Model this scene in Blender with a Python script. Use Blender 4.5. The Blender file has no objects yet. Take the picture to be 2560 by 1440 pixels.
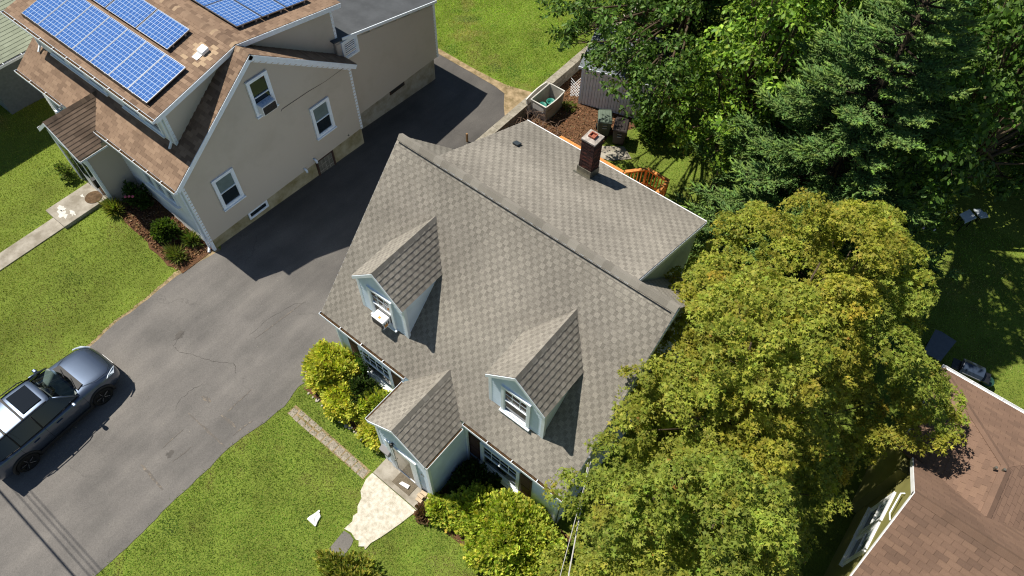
import bpy, bmesh, math, random
import numpy as np
from mathutils import Vector, Matrix
random.seed(7)
RNG = np.random.default_rng(11)
SC = bpy.context.scene
COL = SC.collection

# ------------------------------------------------------------------ camera
CAM = np.array([11.3378, -5.5878, 21.5069])
YAW, PIT, ROL, FPX = -0.651, 0.9774, 0.0282, 1812.757
_f = np.array([math.sin(YAW) * math.cos(PIT), math.cos(YAW) * math.cos(PIT), -math.sin(PIT)])
_r = np.array([math.cos(YAW), -math.sin(YAW), 0.0])
_u = np.cross(_r, _f)
_r, _u = _r * math.cos(ROL) + _u * math.sin(ROL), -_r * math.sin(ROL) + _u * math.cos(ROL)
cd = bpy.data.cameras.new('camera')
cam = bpy.data.objects.new('camera', cd)
COL.objects.link(cam)
cd.sensor_fit = 'HORIZONTAL'
cd.sensor_width = 36.0
cd.lens = 36.0 * FPX / 2560.0
cd.clip_end = 1000.0
m = Matrix.Identity(4)
for i in range(3):
    m[i][0], m[i][1], m[i][2], m[i][3] = _r[i], _u[i], -_f[i], CAM[i]
cam.matrix_world = m
SC.camera = cam

# ------------------------------------------------------------------ sky, sun, exposure
SAZ, SEL = 0.1926, 1.0333
sdir = Vector((math.cos(SAZ) * math.cos(SEL), math.sin(SAZ) * math.cos(SEL), -math.sin(SEL)))
W = bpy.data.worlds.new('World')
SC.world = W
W.use_nodes = True
nt = W.node_tree
sky = nt.nodes.new('ShaderNodeTexSky')
sky.sky_type = 'NISHITA'
sky.sun_disc = False
sky.sun_elevation = SEL
sky.sun_rotation = math.atan2(-math.cos(SAZ), -math.sin(SAZ))
sky.air_density = 1.1
sky.dust_density = 0.2
sky.ozone_density = 2.0
nt.links.new(sky.outputs[0], nt.nodes['Background'].inputs[0])
nt.nodes['Background'].inputs[1].default_value = 0.054
sd = bpy.data.lights.new('sun', 'SUN')
sd.energy = 5.0
sd.angle = math.radians(0.5)
sd.color = (1.0, 0.94, 0.83)
sun = bpy.data.objects.new('sun', sd)
COL.objects.link(sun)
sun.rotation_euler = sdir.to_track_quat('-Z', 'Y').to_euler()
sun.location = (-20, -4, 40)
SC.view_settings.view_transform = 'Standard'
SC.view_settings.look = 'None'
SC.view_settings.exposure = 0.50
SC.view_settings.gamma = 1.0
SC.view_settings.use_curve_mapping = False
SC.cycles.use_denoising = True
SC.cycles.denoising_prefilter = 'NONE'
SC.cycles.use_adaptive_sampling = False
SC.cycles.diffuse_bounces = 3
SC.cycles.max_bounces = 8
SC.cycles.filter_width = 1.15
SC.cycles.sample_clamp_indirect = 2.0

# ------------------------------------------------------------------ helpers
V = Vector
X, Y, Z = V((1, 0, 0)), V((0, 1, 0)), V((0, 0, 1))


def tag(o, label=None, cat=None, group=None, kind=None):
    if label: o['label'] = label
    if cat: o['category'] = cat
    if group: o['group'] = group
    if kind: o['kind'] = kind
    return o


def thing(name, label, cat, loc=(0, 0, 0), rz=0.0, group=None):
    o = bpy.data.objects.new(name, None)
    COL.objects.link(o)
    o.location = loc
    o.rotation_euler = (0, 0, rz)
    o.empty_display_size = 0.3
    o['rootloc'] = list(loc)
    return tag(o, label, cat, group)


ROOT = {}


def root_of(o):
    while o.parent: o = o.parent
    return o


def link(name, me, parent=None):
    o = bpy.data.objects.new(name, me)
    COL.objects.link(o)
    if parent is not None: o.parent = parent
    return o


class MB:
    """collects faces; build() links them as one mesh object. World coordinates unless local=True"""

    def __init__(s):
        s.v, s.f, s.t = [], [], []

    def face(s, pts, tone=0.5):
        i = len(s.v)
        s.v.extend([tuple(p) for p in pts])
        s.f.append(tuple(range(i, i + len(pts))))
        s.t.append(tone)

    def solid(s, v, faces, tone=0.5):
        i = len(s.v)
        s.v.extend([tuple(p) for p in v])
        for f in faces:
            s.f.append(tuple(i + k for k in f))
            s.t.append(tone)
        return s

    def obox(s, O, a, b, c, tone=0.5):
        """box from corner O with edge vectors a,b,c"""
        O, a, b, c = V(O), V(a), V(b), V(c)
        if a.cross(b).dot(c) < 0: a, b = b, a
        v = [O, O + a, O + a + b, O + b, O + c, O + a + c, O + a + b + c, O + b + c]
        s.solid(v, [(0, 3, 2, 1), (4, 5, 6, 7), (0, 1, 5, 4), (1, 2, 6, 5), (2, 3, 7, 6), (3, 0, 4, 7)], tone)
        return s

    def box(s, x0, y0, z0, x1, y1, z1, tone=0.5):
        return s.obox((x0, y0, z0), (x1 - x0, 0, 0), (0, y1 - y0, 0), (0, 0, z1 - z0), tone)

    def prism(s, poly, d, tone=0.5):
        """poly: list of 3d points (planar), extruded by vector d"""
        n = len(poly)
        p = [V(q) for q in poly]
        d = V(d)
        nn = V((0, 0, 0))
        for k in range(n): nn += p[k].cross(p[(k + 1) % n])
        if nn.dot(d) < 0: p.reverse()
        v = p + [q + d for q in p]
        s.solid(v, [tuple(reversed(range(n)))] + [tuple(range(n, 2 * n))] + [(k, (k + 1) % n, n + (k + 1) % n, n + k) for k in range(n)], tone)
        return s

    def tube(s, pts, rad, n=8, tone=0.5, caps=True):
        pts = [V(p) for p in pts]
        if not isinstance(rad, (list, tuple)): rad = [rad] * len(pts)
        i0 = len(s.v)
        pa = None
        for k, p in enumerate(pts):
            d = (pts[min(k + 1, len(pts) - 1)] - pts[max(k - 1, 0)])
            if d.length < 1e-9: d = Z
            d.normalize()
            if pa is None:
                a = d.orthogonal().normalized()
            else:
                a = (pa - d * pa.dot(d))
                a = a.normalized() if a.length > 1e-6 else d.orthogonal().normalized()
            pa = a
            b = d.cross(a)
            for j in range(n):
                th = 2 * math.pi * j / n
                s.v.append(tuple(p + (a * math.cos(th) + b * math.sin(th)) * rad[k]))
        for k in range(len(pts) - 1):
            for j in range(n):
                a0 = i0 + k * n + j
                a1 = i0 + k * n + (j + 1) % n
                s.f.append((a0, a1, a1 + n, a0 + n))
                s.t.append(tone)
        if caps:
            s.f.append(tuple(i0 + j for j in reversed(range(n))))
            s.t.append(tone)
            e = i0 + (len(pts) - 1) * n
            s.f.append(tuple(e + j for j in range(n)))
            s.t.append(tone)
        return s

    def lathe(s, c, prof, n=20, tone=0.5, axis=Z):
        """prof: list of (r, h) along axis"""
        c = V(c)
        ax = V(axis).normalized()
        a = ax.orthogonal().normalized()
        b = ax.cross(a)
        i0 = len(s.v)
        for r, h in prof:
            for j in range(n):
                th = 2 * math.pi * j / n
                s.v.append(tuple(c + ax * h + (a * math.cos(th) + b * math.sin(th)) * r))
        for k in range(len(prof) - 1):
            for j in range(n):
                a0 = i0 + k * n + j
                a1 = i0 + k * n + (j + 1) % n
                s.f.append((a0, a1, a1 + n, a0 + n))
                s.t.append(tone)
        s.f.append(tuple(i0 + j for j in reversed(range(n)))); s.t.append(tone)
        e = i0 + (len(prof) - 1) * n
        s.f.append(tuple(e + j for j in range(n))); s.t.append(tone)
        return s

    def mesh(s, name, mat, off=(0, 0, 0), smooth=False):
        me = bpy.data.meshes.new(name)
        if any(off):
            o = V(off)
            vs = [(p[0] - o[0], p[1] - o[1], p[2] - o[2]) for p in s.v]
        else:
            vs = s.v
        me.from_pydata(vs, [], s.f)
        if any(t != 0.5 for t in s.t):
            at = me.attributes.new('tone', 'FLOAT', 'FACE')
            at.data.foreach_set('value', s.t)
        if mat: me.materials.append(mat)
        if smooth:
            bm_ = bmesh.new(); bm_.from_mesh(me); bmesh.ops.remove_doubles(bm_, verts=bm_.verts, dist=1e-5); bm_.to_mesh(me); bm_.free()
            me.polygons.foreach_set('use_smooth', [True] * len(me.polygons))
        me.update()
        return me

    def build(s, name, mat, parent=None, local=False, smooth=False, bevel=0.0, sub=0):
        off = (0, 0, 0)
        if parent is not None and not local:
            r = root_of(parent)
            off = tuple(r.location)
        o = link(name, s.mesh(name, mat, off, smooth), parent)
        if bevel:
            b = o.modifiers.new('bevel', 'BEVEL')
            b.width = bevel; b.segments = 2; b.limit_method = 'ANGLE'
        if sub:
            b = o.modifiers.new('sub', 'SUBSURF')
            b.levels = sub; b.render_levels = sub
        return o


def clip(poly, a, b, c):
    """keep a*x+b*y<=c"""
    out = []
    n = len(poly)
    for i in range(n):
        p, q = poly[i], poly[(i + 1) % n]
        dp, dq = a * p[0] + b * p[1] - c, a * q[0] + b * q[1] - c
        if dp <= 0: out.append(p)
        if (dp < 0 < dq) or (dq < 0 < dp):
            t = dp / (dp - dq)
            out.append((p[0] + t * (q[0] - p[0]), p[1] + t * (q[1] - p[1])))
    return out


def clip_convex(poly, conv):
    """clip poly by convex ccw polygon"""
    for i in range(len(conv)):
        p, q = conv[i], conv[(i + 1) % len(conv)]
        a, b = (q[1] - p[1]), -(q[0] - p[0])
        poly = clip(poly, a, b, a * p[0] + b * p[1])
        if len(poly) < 3: return []
    return poly


def area2(poly):
    return sum(poly[i][0] * poly[(i + 1) % len(poly)][1] - poly[(i + 1) % len(poly)][0] * poly[i][1] for i in range(len(poly)))


def ccw(poly):
    return poly if area2(poly) > 0 else list(reversed(poly))


# ------------------------------------------------------------------ materials
def mat_new(name):
    mt = bpy.data.materials.new(name)
    mt.use_nodes = True
    n = mt.node_tree
    return mt, n, n.nodes['Principled BSDF']


def mat(name, col, rough=0.6, spec=0.3, metal=0.0, noise=0.0, scale=8.0, bump=0.0, bscale=60.0, col2=None, detail=4.0, contrast=(0.35, 0.65), coat=0.0):
    """procedural: base colour mottled by noise towards col2 (or darker), fine bump"""
    mt, n, b = mat_new(name)
    b.inputs['Roughness'].default_value = rough
    b.inputs['Specular IOR Level'].default_value = spec
    b.inputs['Metallic'].default_value = metal
    if coat: b.inputs['Coat Weight'].default_value = coat
    tc = n.nodes.new('ShaderNodeTexCoord')
    if noise > 0 or col2:
        nz = n.nodes.new('ShaderNodeTexNoise')
        nz.inputs['Scale'].default_value = scale
        nz.inputs['Detail'].default_value = detail
        nz.inputs['Roughness'].default_value = 0.65
        n.links.new(tc.outputs['Object'], nz.inputs['Vector'])
        cr = n.nodes.new('ShaderNodeValToRGB')
        c2 = col2 or tuple(c * (1 - noise) for c in col)
        cr.color_ramp.elements[0].position = contrast[0]
        cr.color_ramp.elements[0].color = (*c2, 1)
        cr.color_ramp.elements[1].position = contrast[1]
        cr.color_ramp.elements[1].color = (*col, 1)
        n.links.new(nz.outputs[0], cr.inputs[0])
        n.links.new(cr.outputs[0], b.inputs['Base Color'])
    else:
        b.inputs['Base Color'].default_value = (*col, 1)
    if bump > 0:
        n2 = n.nodes.new('ShaderNodeTexNoise')
        n2.inputs['Scale'].default_value = bscale
        n2.inputs['Detail'].default_value = 5
        n.links.new(tc.outputs['Object'], n2.inputs['Vector'])
        bp = n.nodes.new('ShaderNodeBump')
        bp.inputs['Strength'].default_value = bump
        bp.inputs['Distance'].default_value = 0.02
        n.links.new(n2.outputs[0], bp.inputs['Height'])
        n.links.new(bp.outputs[0], b.inputs['Normal'])
    return mt


def mat_tone(name, stops, rough=0.9, grain=0.25, gscale=140.0, patch=0.12, pscale=0.7):
    """colour from the 'tone' face attribute through a ramp, with mineral grain and broad weathering"""
    mt, n, b = mat_new(name)
    b.inputs['Roughness'].default_value = rough
    b.inputs['Specular IOR Level'].default_value = 0.15
    at = n.nodes.new('ShaderNodeAttribute')
    at.attribute_name = 'tone'
    cr = n.nodes.new('ShaderNodeValToRGB')
    el = cr.color_ramp.elements
    el[0].position = stops[0][0]; el[0].color = (*stops[0][1], 1)
    el[1].position = stops[-1][0]; el[1].color = (*stops[-1][1], 1)
    for p, c in stops[1:-1]:
        e = el.new(p); e.color = (*c, 1)
    n.links.new(at.outputs['Fac'], cr.inputs[0])
    ge = n.nodes.new('ShaderNodeNewGeometry')
    nz = n.nodes.new('ShaderNodeTexNoise')
    nz.inputs['Scale'].default_value = gscale
    nz.inputs['Detail'].default_value = 2
    n.links.new(ge.outputs['Position'], nz.inputs['Vector'])
    mr = n.nodes.new('ShaderNodeMapRange')
    mr.inputs['From Min'].default_value = 0.3; mr.inputs['From Max'].default_value = 0.7
    mr.inputs['To Min'].default_value = 1 - grain; mr.inputs['To Max'].default_value = 1 + grain
    n.links.new(nz.outputs[0], mr.inputs[0])
    nz2 = n.nodes.new('ShaderNodeTexNoise')
    nz2.inputs['Scale'].default_value = pscale
    nz2.inputs['Detail'].default_value = 5
    n.links.new(ge.outputs['Position'], nz2.inputs['Vector'])
    mr2 = n.nodes.new('ShaderNodeMapRange')
    mr2.inputs['From Min'].default_value = 0.3; mr2.inputs['From Max'].default_value = 0.7
    mr2.inputs['To Min'].default_value = 1 - patch; mr2.inputs['To Max'].default_value = 1 + patch
    n.links.new(nz2.outputs[0], mr2.inputs[0])
    mu = n.nodes.new('ShaderNodeMath'); mu.operation = 'MULTIPLY'
    n.links.new(mr.outputs[0], mu.inputs[0]); n.links.new(mr2.outputs[0], mu.inputs[1])
    mx = n.nodes.new('ShaderNodeVectorMath'); mx.operation = 'SCALE'
    n.links.new(cr.outputs[0], mx.inputs[0]); n.links.new(mu.outputs[0], mx.inputs['Scale'])
    n.links.new(mx.outputs[0], b.inputs['Base Color'])
    return mt


def mat_leaf(name, transl=0.3, rough=0.55, spec=0.3, tint=(1.1, 1.25, 0.6)):
    """leaf colour from the 'col' point attribute, partly translucent"""
    mt, n, b = mat_new(name)
    b.inputs['Roughness'].default_value = rough
    b.inputs['Specular IOR Level'].default_value = spec
    at = n.nodes.new('ShaderNodeAttribute'); at.attribute_name = 'col'
    n.links.new(at.outputs['Color'], b.inputs['Base Color'])
    tr = n.nodes.new('ShaderNodeBsdfTranslucent')
    vm = n.nodes.new('ShaderNodeVectorMath'); vm.operation = 'MULTIPLY'
    vm.inputs[1].default_value = tint
    n.links.new(at.outputs['Color'], vm.inputs[0])
    n.links.new(vm.outputs[0], tr.inputs['Color'])
    mx = n.nodes.new('ShaderNodeMixShader')
    mx.inputs[0].default_value = transl
    n.links.new(b.outputs[0], mx.inputs[1]); n.links.new(tr.outputs[0], mx.inputs[2])
    n.links.new(mx.outputs[0], n.nodes['Material Output'].inputs[0])
    return mt


M = {}
M['white'] = mat('white_paint', (0.85, 0.86, 0.87), 0.5, 0.3, noise=0.12, scale=3)
M['trim'] = mat('white_trim', (0.80, 0.865, 0.94), 0.45, 0.35, noise=0.1, scale=5)
M['vinyl'] = mat('white_vinyl_siding', (0.70, 0.80, 0.93), 0.55, 0.3, noise=0.15, scale=1.3)
M['greenwhite'] = mat('pale_vinyl_siding', (0.60, 0.66, 0.58), 0.55, 0.3, noise=0.2, scale=1.3)
M['tan'] = mat('tan_vinyl_siding', (0.53, 0.465, 0.385), 0.6, 0.25, col2=(0.47, 0.41, 0.33), scale=0.5, contrast=(0.30, 0.50), detail=7)
M['olive'] = mat('olive_siding', (0.20, 0.19, 0.065), 0.6, 0.25, noise=0.15, scale=2)
M['found'] = mat('foundation_concrete', (0.42, 0.37, 0.25), 0.9, 0.1, col2=(0.22, 0.185, 0.085), scale=1.6, bump=0.3, bscale=40, contrast=(0.3, 0.6))
M['found2'] = mat('grey_foundation_concrete', (0.40, 0.37, 0.31), 0.9, 0.1, col2=(0.24, 0.21, 0.14), scale=1.6, bump=0.3, bscale=40, contrast=(0.3, 0.6))
M['glass'] = mat('window_glass', (0.015, 0.022, 0.028), 0.04, 0.6)
M['blind'] = mat('window_blind_behind_glass', (0.16, 0.21, 0.21), 0.12, 0.5, noise=0.2, scale=3)
M['dark'] = mat('black_plastic', (0.012, 0.013, 0.015), 0.4, 0.4)
M['grille'] = mat('dark_grille', (0.05, 0.045, 0.04), 0.6, 0.3, noise=0.3, scale=20)
M['shutter'] = mat('brown_shutter', (0.085, 0.042, 0.033), 0.6, 0.3, noise=0.25, scale=6)
M['gutter_dirt'] = mat('gutter_debris', (0.10, 0.06, 0.03), 0.95, 0.1, noise=0.7, scale=18)
M['concrete'] = mat('weathered_concrete', (0.36, 0.33, 0.28), 0.9, 0.1, col2=(0.22, 0.195, 0.155), scale=2.2, bump=0.3, bscale=50)
M['slab'] = mat('exposed_pale_concrete', (0.62, 0.58, 0.50), 0.95, 0.1, col2=(0.38, 0.345, 0.275), scale=7.0, bump=0.5, bscale=30, detail=8)
M['orange'] = mat('orange_stained_wood', (0.66, 0.27, 0.075), 0.55, 0.3, noise=0.35, scale=9)
M['roofgrey'] = mat('grey_roll_roofing', (0.082, 0.088, 0.096), 0.9, 0.15, noise=0.25, scale=1.5, bump=0.2, bscale=80)
M['metal'] = mat('galvanised_flashing', (0.23, 0.22, 0.18), 0.45, 0.5, metal=0.6, noise=0.4, scale=9)
M['bark'] = mat('bark', (0.10, 0.075, 0.05), 0.9, 0.1, noise=0.5, scale=14, bump=0.5, bscale=30)
M['sh1'] = mat_tone('grey_laminated_shingle', [(0.0, (0.142, 0.130, 0.112)), (0.45, (0.196, 0.180, 0.155)), (0.75, (0.252, 0.232, 0.200)), (1.0, (0.292, 0.270, 0.234))], patch=0.2, pscale=0.45, grain=0.3, gscale=70)
M['cap1'] = mat_tone('grey_ridge_cap', [(0.0, (0.195, 0.179, 0.154)), (1.0, (0.255, 0.236, 0.206))], grain=0.2)
M['sh2'] = mat_tone('brown_three_tab_shingle', [(0.0, (0.130, 0.086, 0.060)), (0.5, (0.218, 0.148, 0.102)), (0.8, (0.262, 0.182, 0.126)), (1.0, (0.40, 0.295, 0.19))])
M['sh2d'] = mat_tone('stained_brown_shingle', [(0.0, (0.10, 0.073, 0.055)), (1.0, (0.20, 0.145, 0.108))], patch=0.3, pscale=1.6)
M['sh3'] = mat_tone('red_brown_shingle', [(0.0, (0.140, 0.090, 0.066)), (0.5, (0.180, 0.114, 0.082)), (1.0, (0.215, 0.138, 0.096))])
M['sh4'] = mat_tone('sage_green_shingle', [(0.0, (0.26, 0.29, 0.215)), (1.0, (0.32, 0.355, 0.265))])
M['brick'] = mat('chimney_brick', (0.155, 0.060, 0.045), 0.85, 0.15, col2=(0.045, 0.024, 0.022), scale=7, bump=0.3)
M['brick2'] = mat('sooty_brick', (0.072, 0.036, 0.030), 0.85, 0.15, col2=(0.028, 0.02, 0.02), scale=7, bump=0.3)
M['mortar'] = mat('mortar', (0.22, 0.20, 0.18), 0.9, 0.1, noise=0.5, scale=9)
M['crown'] = mat('chimney_crown_mortar', (0.44, 0.40, 0.36), 0.9, 0.1, col2=(0.22, 0.19, 0.17), scale=9, bump=0.5, bscale=25)
M['terracotta'] = mat('terracotta_flue', (0.36, 0.12, 0.075), 0.8, 0.15, noise=0.3, scale=8)
M['stone'] = mat('retaining_wall_concrete', (0.34, 0.31, 0.255), 0.9, 0.1, col2=(0.20, 0.18, 0.14), scale=4, bump=0.4, bscale=30)
M['paver'] = mat('path_paver', (0.33, 0.29, 0.24), 0.9, 0.1, col2=(0.21, 0.18, 0.145), scale=5, bump=0.3)
M['tanbrick'] = mat('tan_paver_brick', (0.55, 0.43, 0.30), 0.85, 0.1, noise=0.25, scale=9)
M['leaf'] = mat_leaf('broad_leaf', 0.40, 0.6, 0.2)
M['leafdark'] = mat_leaf('glossy_leaf', 0.28, 0.5, 0.25)
M['needle'] = mat_leaf('needles', 0.15, 0.8, 0.08)
M['grass'] = mat_leaf('grass_blades', 0.35, 0.6, 0.2, tint=(1.2, 1.25, 0.5))


# ------------------------------------------------------------------ roofing, siding, windows
SHM = {}


def shingle_box(w, e, t, tone, mt, base):
    key = (round(w, 3), round(e, 3), round(t, 4), round(tone, 2), mt.name)
    if key not in SHM:
        b = MB()
        v = [(0, 0, -0.006), (w, 0, -0.006), (w, e, -0.006), (0, e, -0.006), (0, 0, base + t), (w, 0, base + t), (w, e, base), (0, e, base)]
        b.solid(v, [(4, 5, 6, 7), (0, 1, 5, 4), (1, 2, 6, 5), (3, 0, 4, 7)], tone)
        SHM[key] = b.mesh('shingle', mt)
    return SHM[key]


class Roof:
    """gathers shingle tabs of a house; finish() turns the 300 nearest the camera into parts and joins the rest"""

    def __init__(s, parent, mt):
        s.p, s.mt, s.items = parent, mt, []
        s.off = V(root_of(parent).location)

    def plane(s, O, u, v, poly, style='lam', e=0.145, skip=None, tonef=None, mt=None, lo=0, owner=None):
        O, u, v = V(O), V(u).normalized(), V(v).normalized()
        n = u.cross(v).normalized()
        poly = ccw(poly)
        umin, umax = min(p[0] for p in poly), max(p[0] for p in poly)
        vmin, vmax = min(p[1] for p in poly), max(p[1] for p in poly)
        k = 0
        vv = vmin
        rnd = random.Random(int(abs(O.x * 71 + O.y * 37 + O.z * 13) * 10))
        prevraised = True
        while vv < vmax - 0.01:
            if style == 'lam':
                uu = umin - ((0.100 * k + rnd.uniform(0, 0.014)) % 0.235)
            else:
                uu = umin - (0.15 if k % 2 else 0.0) - 0.3 * rnd.choice((0, 0.02, -0.02))
            raised = True
            while uu < umax:
                if style == 'lam':
                    w = 0.135 if raised else 0.100
                    if raised:
                        t, tone = 0.013, rnd.choice((0.56, 0.61, 0.66, 0.72))
                    else:
                        t, tone = 0.010, rnd.choice((0.22, 0.28, 0.35, 0.42))
                    raised = not raised
                    gap = 0.0
                else:
                    w, t, gap = 0.302, 0.010, 0.007
                    tone = rnd.choice((0.2, 0.32, 0.45, 0.5, 0.55, 0.68))
                rect = [(uu, vv), (uu + w - gap, vv), (uu + w - gap, vv + e), (uu, vv + e)]
                uc, vc = uu + w / 2, vv + e / 2
                uu += w
                P = O + u * uc + v * vc
                if skip and skip(P): continue
                if tonef: tone = tonef(P, tone)
                cl = clip_convex(rect, poly)
                if len(cl) < 3 or abs(area2(cl)) < 2e-4: continue
                full = abs(abs(area2(cl)) - 2 * (w - gap) * e) < 1e-5
                s.items.append((((P - V(CAM)).length), full, O, u, v, n, cl, vv, e, t, tone, mt or s.mt, (w - gap), rect[0]))
            vv += e
            k += 1
        return s

    def finish(s, limit=300, prefer=None):
        base = 0.004
        it = s.items
        cand = sorted([i for i, q in enumerate(it) if q[1]], key=lambda i: it[i][0] + (0 if prefer is None or prefer(it[i]) else 100))
        pick = set(cand[:limit])
        rest = {}
        for i, (d, full, O, u, v, n, cl, v0, e, t, tone, mt, w, r0) in enumerate(it):
            if i in pick:
                o = link('shingle', shingle_box(w, e, t, tone, mt, base), s.p)
                R = Matrix((u, v, n)).transposed().to_4x4()
                R.translation = O + u * r0[0] + v * r0[1] - s.off
                o.matrix_local = R
            else:
                b = rest.setdefault(mt.name, (MB(), mt))[0]
                top = [O + u * p[0] + v * p[1] + n * (base + t * (1 - (p[1] - v0) / e)) for p in cl]
                bot = [O + u * p[0] + v * p[1] - n * 0.006 for p in cl]
                b.face(top, tone)
                for a in range(len(cl)):
                    c = (a + 1) % len(cl)
                    if cl[a][1] > v0 + e - 1e-4 and cl[c][1] > v0 + e - 1e-4: continue
                    b.face([bot[a], bot[c], top[c], top[a]], tone)
        for b, mt in rest.values():
            tag(b.build('shingles', mt, s.p), kind='stuff')


def ridge_caps(parent, A, B, d1, d2, mt, e=0.2, w=0.16, lift=0.03, name='ridge_cap', tones=(0.1, 0.3, 0.51, 0.7, 0.9)):
    """overlapping cap pieces from A to B; d1,d2 unit vectors down each slope"""
    A, B, d1, d2 = V(A), V(B), V(d1).normalized(), V(d2).normalized()
    L = (B - A).length
    u = (B - A).normalized()
    k = max(1, int(round(L / e)))
    e = L / k
    off = V(root_of(parent).location)
    up = V((0, 0, 1))
    cache = {}
    for i in range(k):
        tone = random.choice(tones)
        if tone not in cache:
            b = MB()
            t = 0.012
            for d in (d1, d2):
                p = [up * (lift + t), d * w + up * (lift * 0.12 + t), d * w + u * e * 1.0 + up * (lift * 0.12), u * e + up * lift]
                q = [x - up * 0.02 - d * 0.0 for x in p]
                nn = (p[1] - p[0]).cross(p[3] - p[0])
                if nn.z < 0:
                    p.reverse(); q.reverse()
                b.face(p, tone)
                for a in range(4):
                    c = (a + 1) % 4
                    b.face([q[a], q[c], p[c], p[a]], tone)
            cache[tone] = b.mesh(name, mt)
        o = link(name, cache[tone], parent)
        o.location = A + u * (e * i) - off


def siding(parent, O, u, v, n, poly, mt, e=0.125, t=0.020, name='siding'):
    """lap siding courses on a wall polygon"""
    O, u, v, n = V(O), V(u).normalized(), V(v).normalized(), V(n).normalized()
    poly = ccw(poly)
    vmin, vmax = min(p[1] for p in poly), max(p[1] for p in poly)
    umin, umax = min(p[0] for p in poly) - 1, max(p[0] for p in poly) + 1
    b = MB()
    vv = vmin
    flip = u.cross(v).dot(n) < 0
    while vv < vmax - 1e-4:
        cl = clip_convex([(umin, vv), (umax, vv), (umax, vv + e), (umin, vv + e)], poly)
        if len(cl) >= 3:
            top = [O + u * p[0] + v * p[1] + n * (0.003 + t * (1 - (p[1] - vv) / e)) for p in cl]
            if flip: top = top[::-1]
            b.face(top)
            lo = [p for p in cl if p[1] < vv + 1e-4]
            if len(lo) >= 2:
                a0, a1 = min(p[0] for p in lo), max(p[0] for p in lo)
                q = [O + u * a0 + v * vv + n * 0.001, O + u * a1 + v * vv + n * 0.001, O + u * a1 + v * vv + n * (0.003 + t), O + u * a0 + v * vv + n * (0.003 + t)]
                if flip: q = q[::-1]
                b.face(q)
        vv += e
    return tag(b.build(name, mt, parent), kind='stuff')


def window(parent, O, u, n, w, h, fw=0.09, upper='blind', lower='glass', name='window', grid=None, depth=0.05, sill=True, single=False, mtf=None):
    """double-hung window; O = lower left corner on the wall, u along the wall, n outward"""
    O, u, n = V(O), V(u).normalized(), V(n).normalized()
    mtf = mtf or M['trim']
    b = MB()
    q = lambda a, c, d: O + u * a + Z * c + n * d
    b.obox(q(0, 0, 0), u * fw, Z * h, n * depth)
    b.obox(q(w - fw, 0, 0), u * fw, Z * h, n * depth)
    b.obox(q(fw, h - fw, 0), u * (w - 2 * fw), Z * fw, n * depth)
    b.obox(q(fw, 0, 0), u * (w - 2 * fw), Z * fw * 0.8, n * depth)
    f = b.build(name, mtf, parent)
    iw, ih = w - 2 * fw, h - 1.8 * fw
    z0 = fw * 0.8
    s = MB()
    sw = 0.03
    d = depth * 0.6
    if not single:
        s.obox(q(fw, z0 + ih / 2 - sw / 2, 0.01), u * iw, Z * sw, n * (d + 0.008))
    s.obox(q(fw, z0, 0.01), u * sw, Z * ih, n * d)
    s.obox(q(w - fw - sw, z0, 0.01), u * sw, Z * ih, n * d)
    s.obox(q(fw + sw, z0, 0.01), u * (iw - 2 * sw), Z * sw, n * d)
    s.obox(q(fw + sw, z0 + ih - sw, 0.01), u * (iw - 2 * sw), Z * sw, n * d)
    if grid:
        gx, gz = grid
        for i in range(1, gx):
            s.obox(q(fw + iw * i / gx - 0.008, z0 + ih / 2 + sw / 2, 0.01), u * 0.016, Z * (ih / 2 - 1.5 * sw), n * 0.018)
        for i in range(1, gz):
            s.obox(q(fw + sw, z0 + ih / 2 + (ih / 2) * i / gz, 0.01), u * (iw - 2 * sw), Z * 0.016, n * 0.020)
    s.build('sash', mtf, f)
    if single:
        MB().obox(q(fw + sw, z0 + sw, 0.004), u * (iw - 2 * sw), Z * (ih - 2 * sw), n * 0.010).build('pane', M[upper], f)
    else:
        MB().obox(q(fw + sw, z0 + ih / 2 + sw / 2, 0.004), u * (iw - 2 * sw), Z * (ih / 2 - 1.5 * sw), n * 0.014).build('pane', M[upper], f)
        MB().obox(q(fw + sw, z0 + sw, 0.004), u * (iw - 2 * sw), Z * (ih / 2 - 1.5 * sw), n * 0.008).build('pane', M[lower], f)
    if sill:
        MB().obox(q(-0.03, -0.05, 0), u * (w + 0.06), Z * 0.048, n * (depth + 0.05)).build('sill', mtf, f)
    return f


def gutter(parent, A, B, out, mt=None, name='gutter', dirt=True, w=0.11, h=0.10):
    """U channel below the roof edge from A to B; out = outward horizontal direction"""
    A, B, out = V(A), V(B), V(out).normalized()
    d = B - A
    mt = mt or M['trim']
    b = MB()
    b.obox(A + Z * -h, d, out * w, Z * 0.008)
    b.obox(A + out * (w - 0.008) + Z * (-h + 0.008), d, out * 0.010, Z * (h - 0.005))
    b.obox(A + Z * (-h + 0.008), d, out * 0.008, Z * (h - 0.03))
    for e in (A, B - d.normalized() * 0.008):
        b.obox(e + Z * (-h + 0.008) + out * 0.008, d.normalized() * 0.008, out * (w - 0.016), Z * (h - 0.012))
    L = d.length
    k = int(L / 0.75)
    for i in range(1, k):
        b.obox(A + d * (i / k) + Z * 0.004 + out * -0.02, d.normalized() * 0.02, out * (w + 0.02), Z * 0.006)
    g = b.build(name, mt, parent)
    if dirt:
        MB().obox(A + d.normalized() * 0.01 + out * 0.01 + Z * (-h + 0.012), d.normalized() * (L - 0.02), out * (w - 0.022), Z * 0.05).build('debris', M['gutter_dirt'], g)
    return g


def downspout(parent, pts, r=0.04, mt=None):
    b = MB().tube(pts, r, 4)
    return b.build('downspout', mt or M['trim'], parent)


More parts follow.
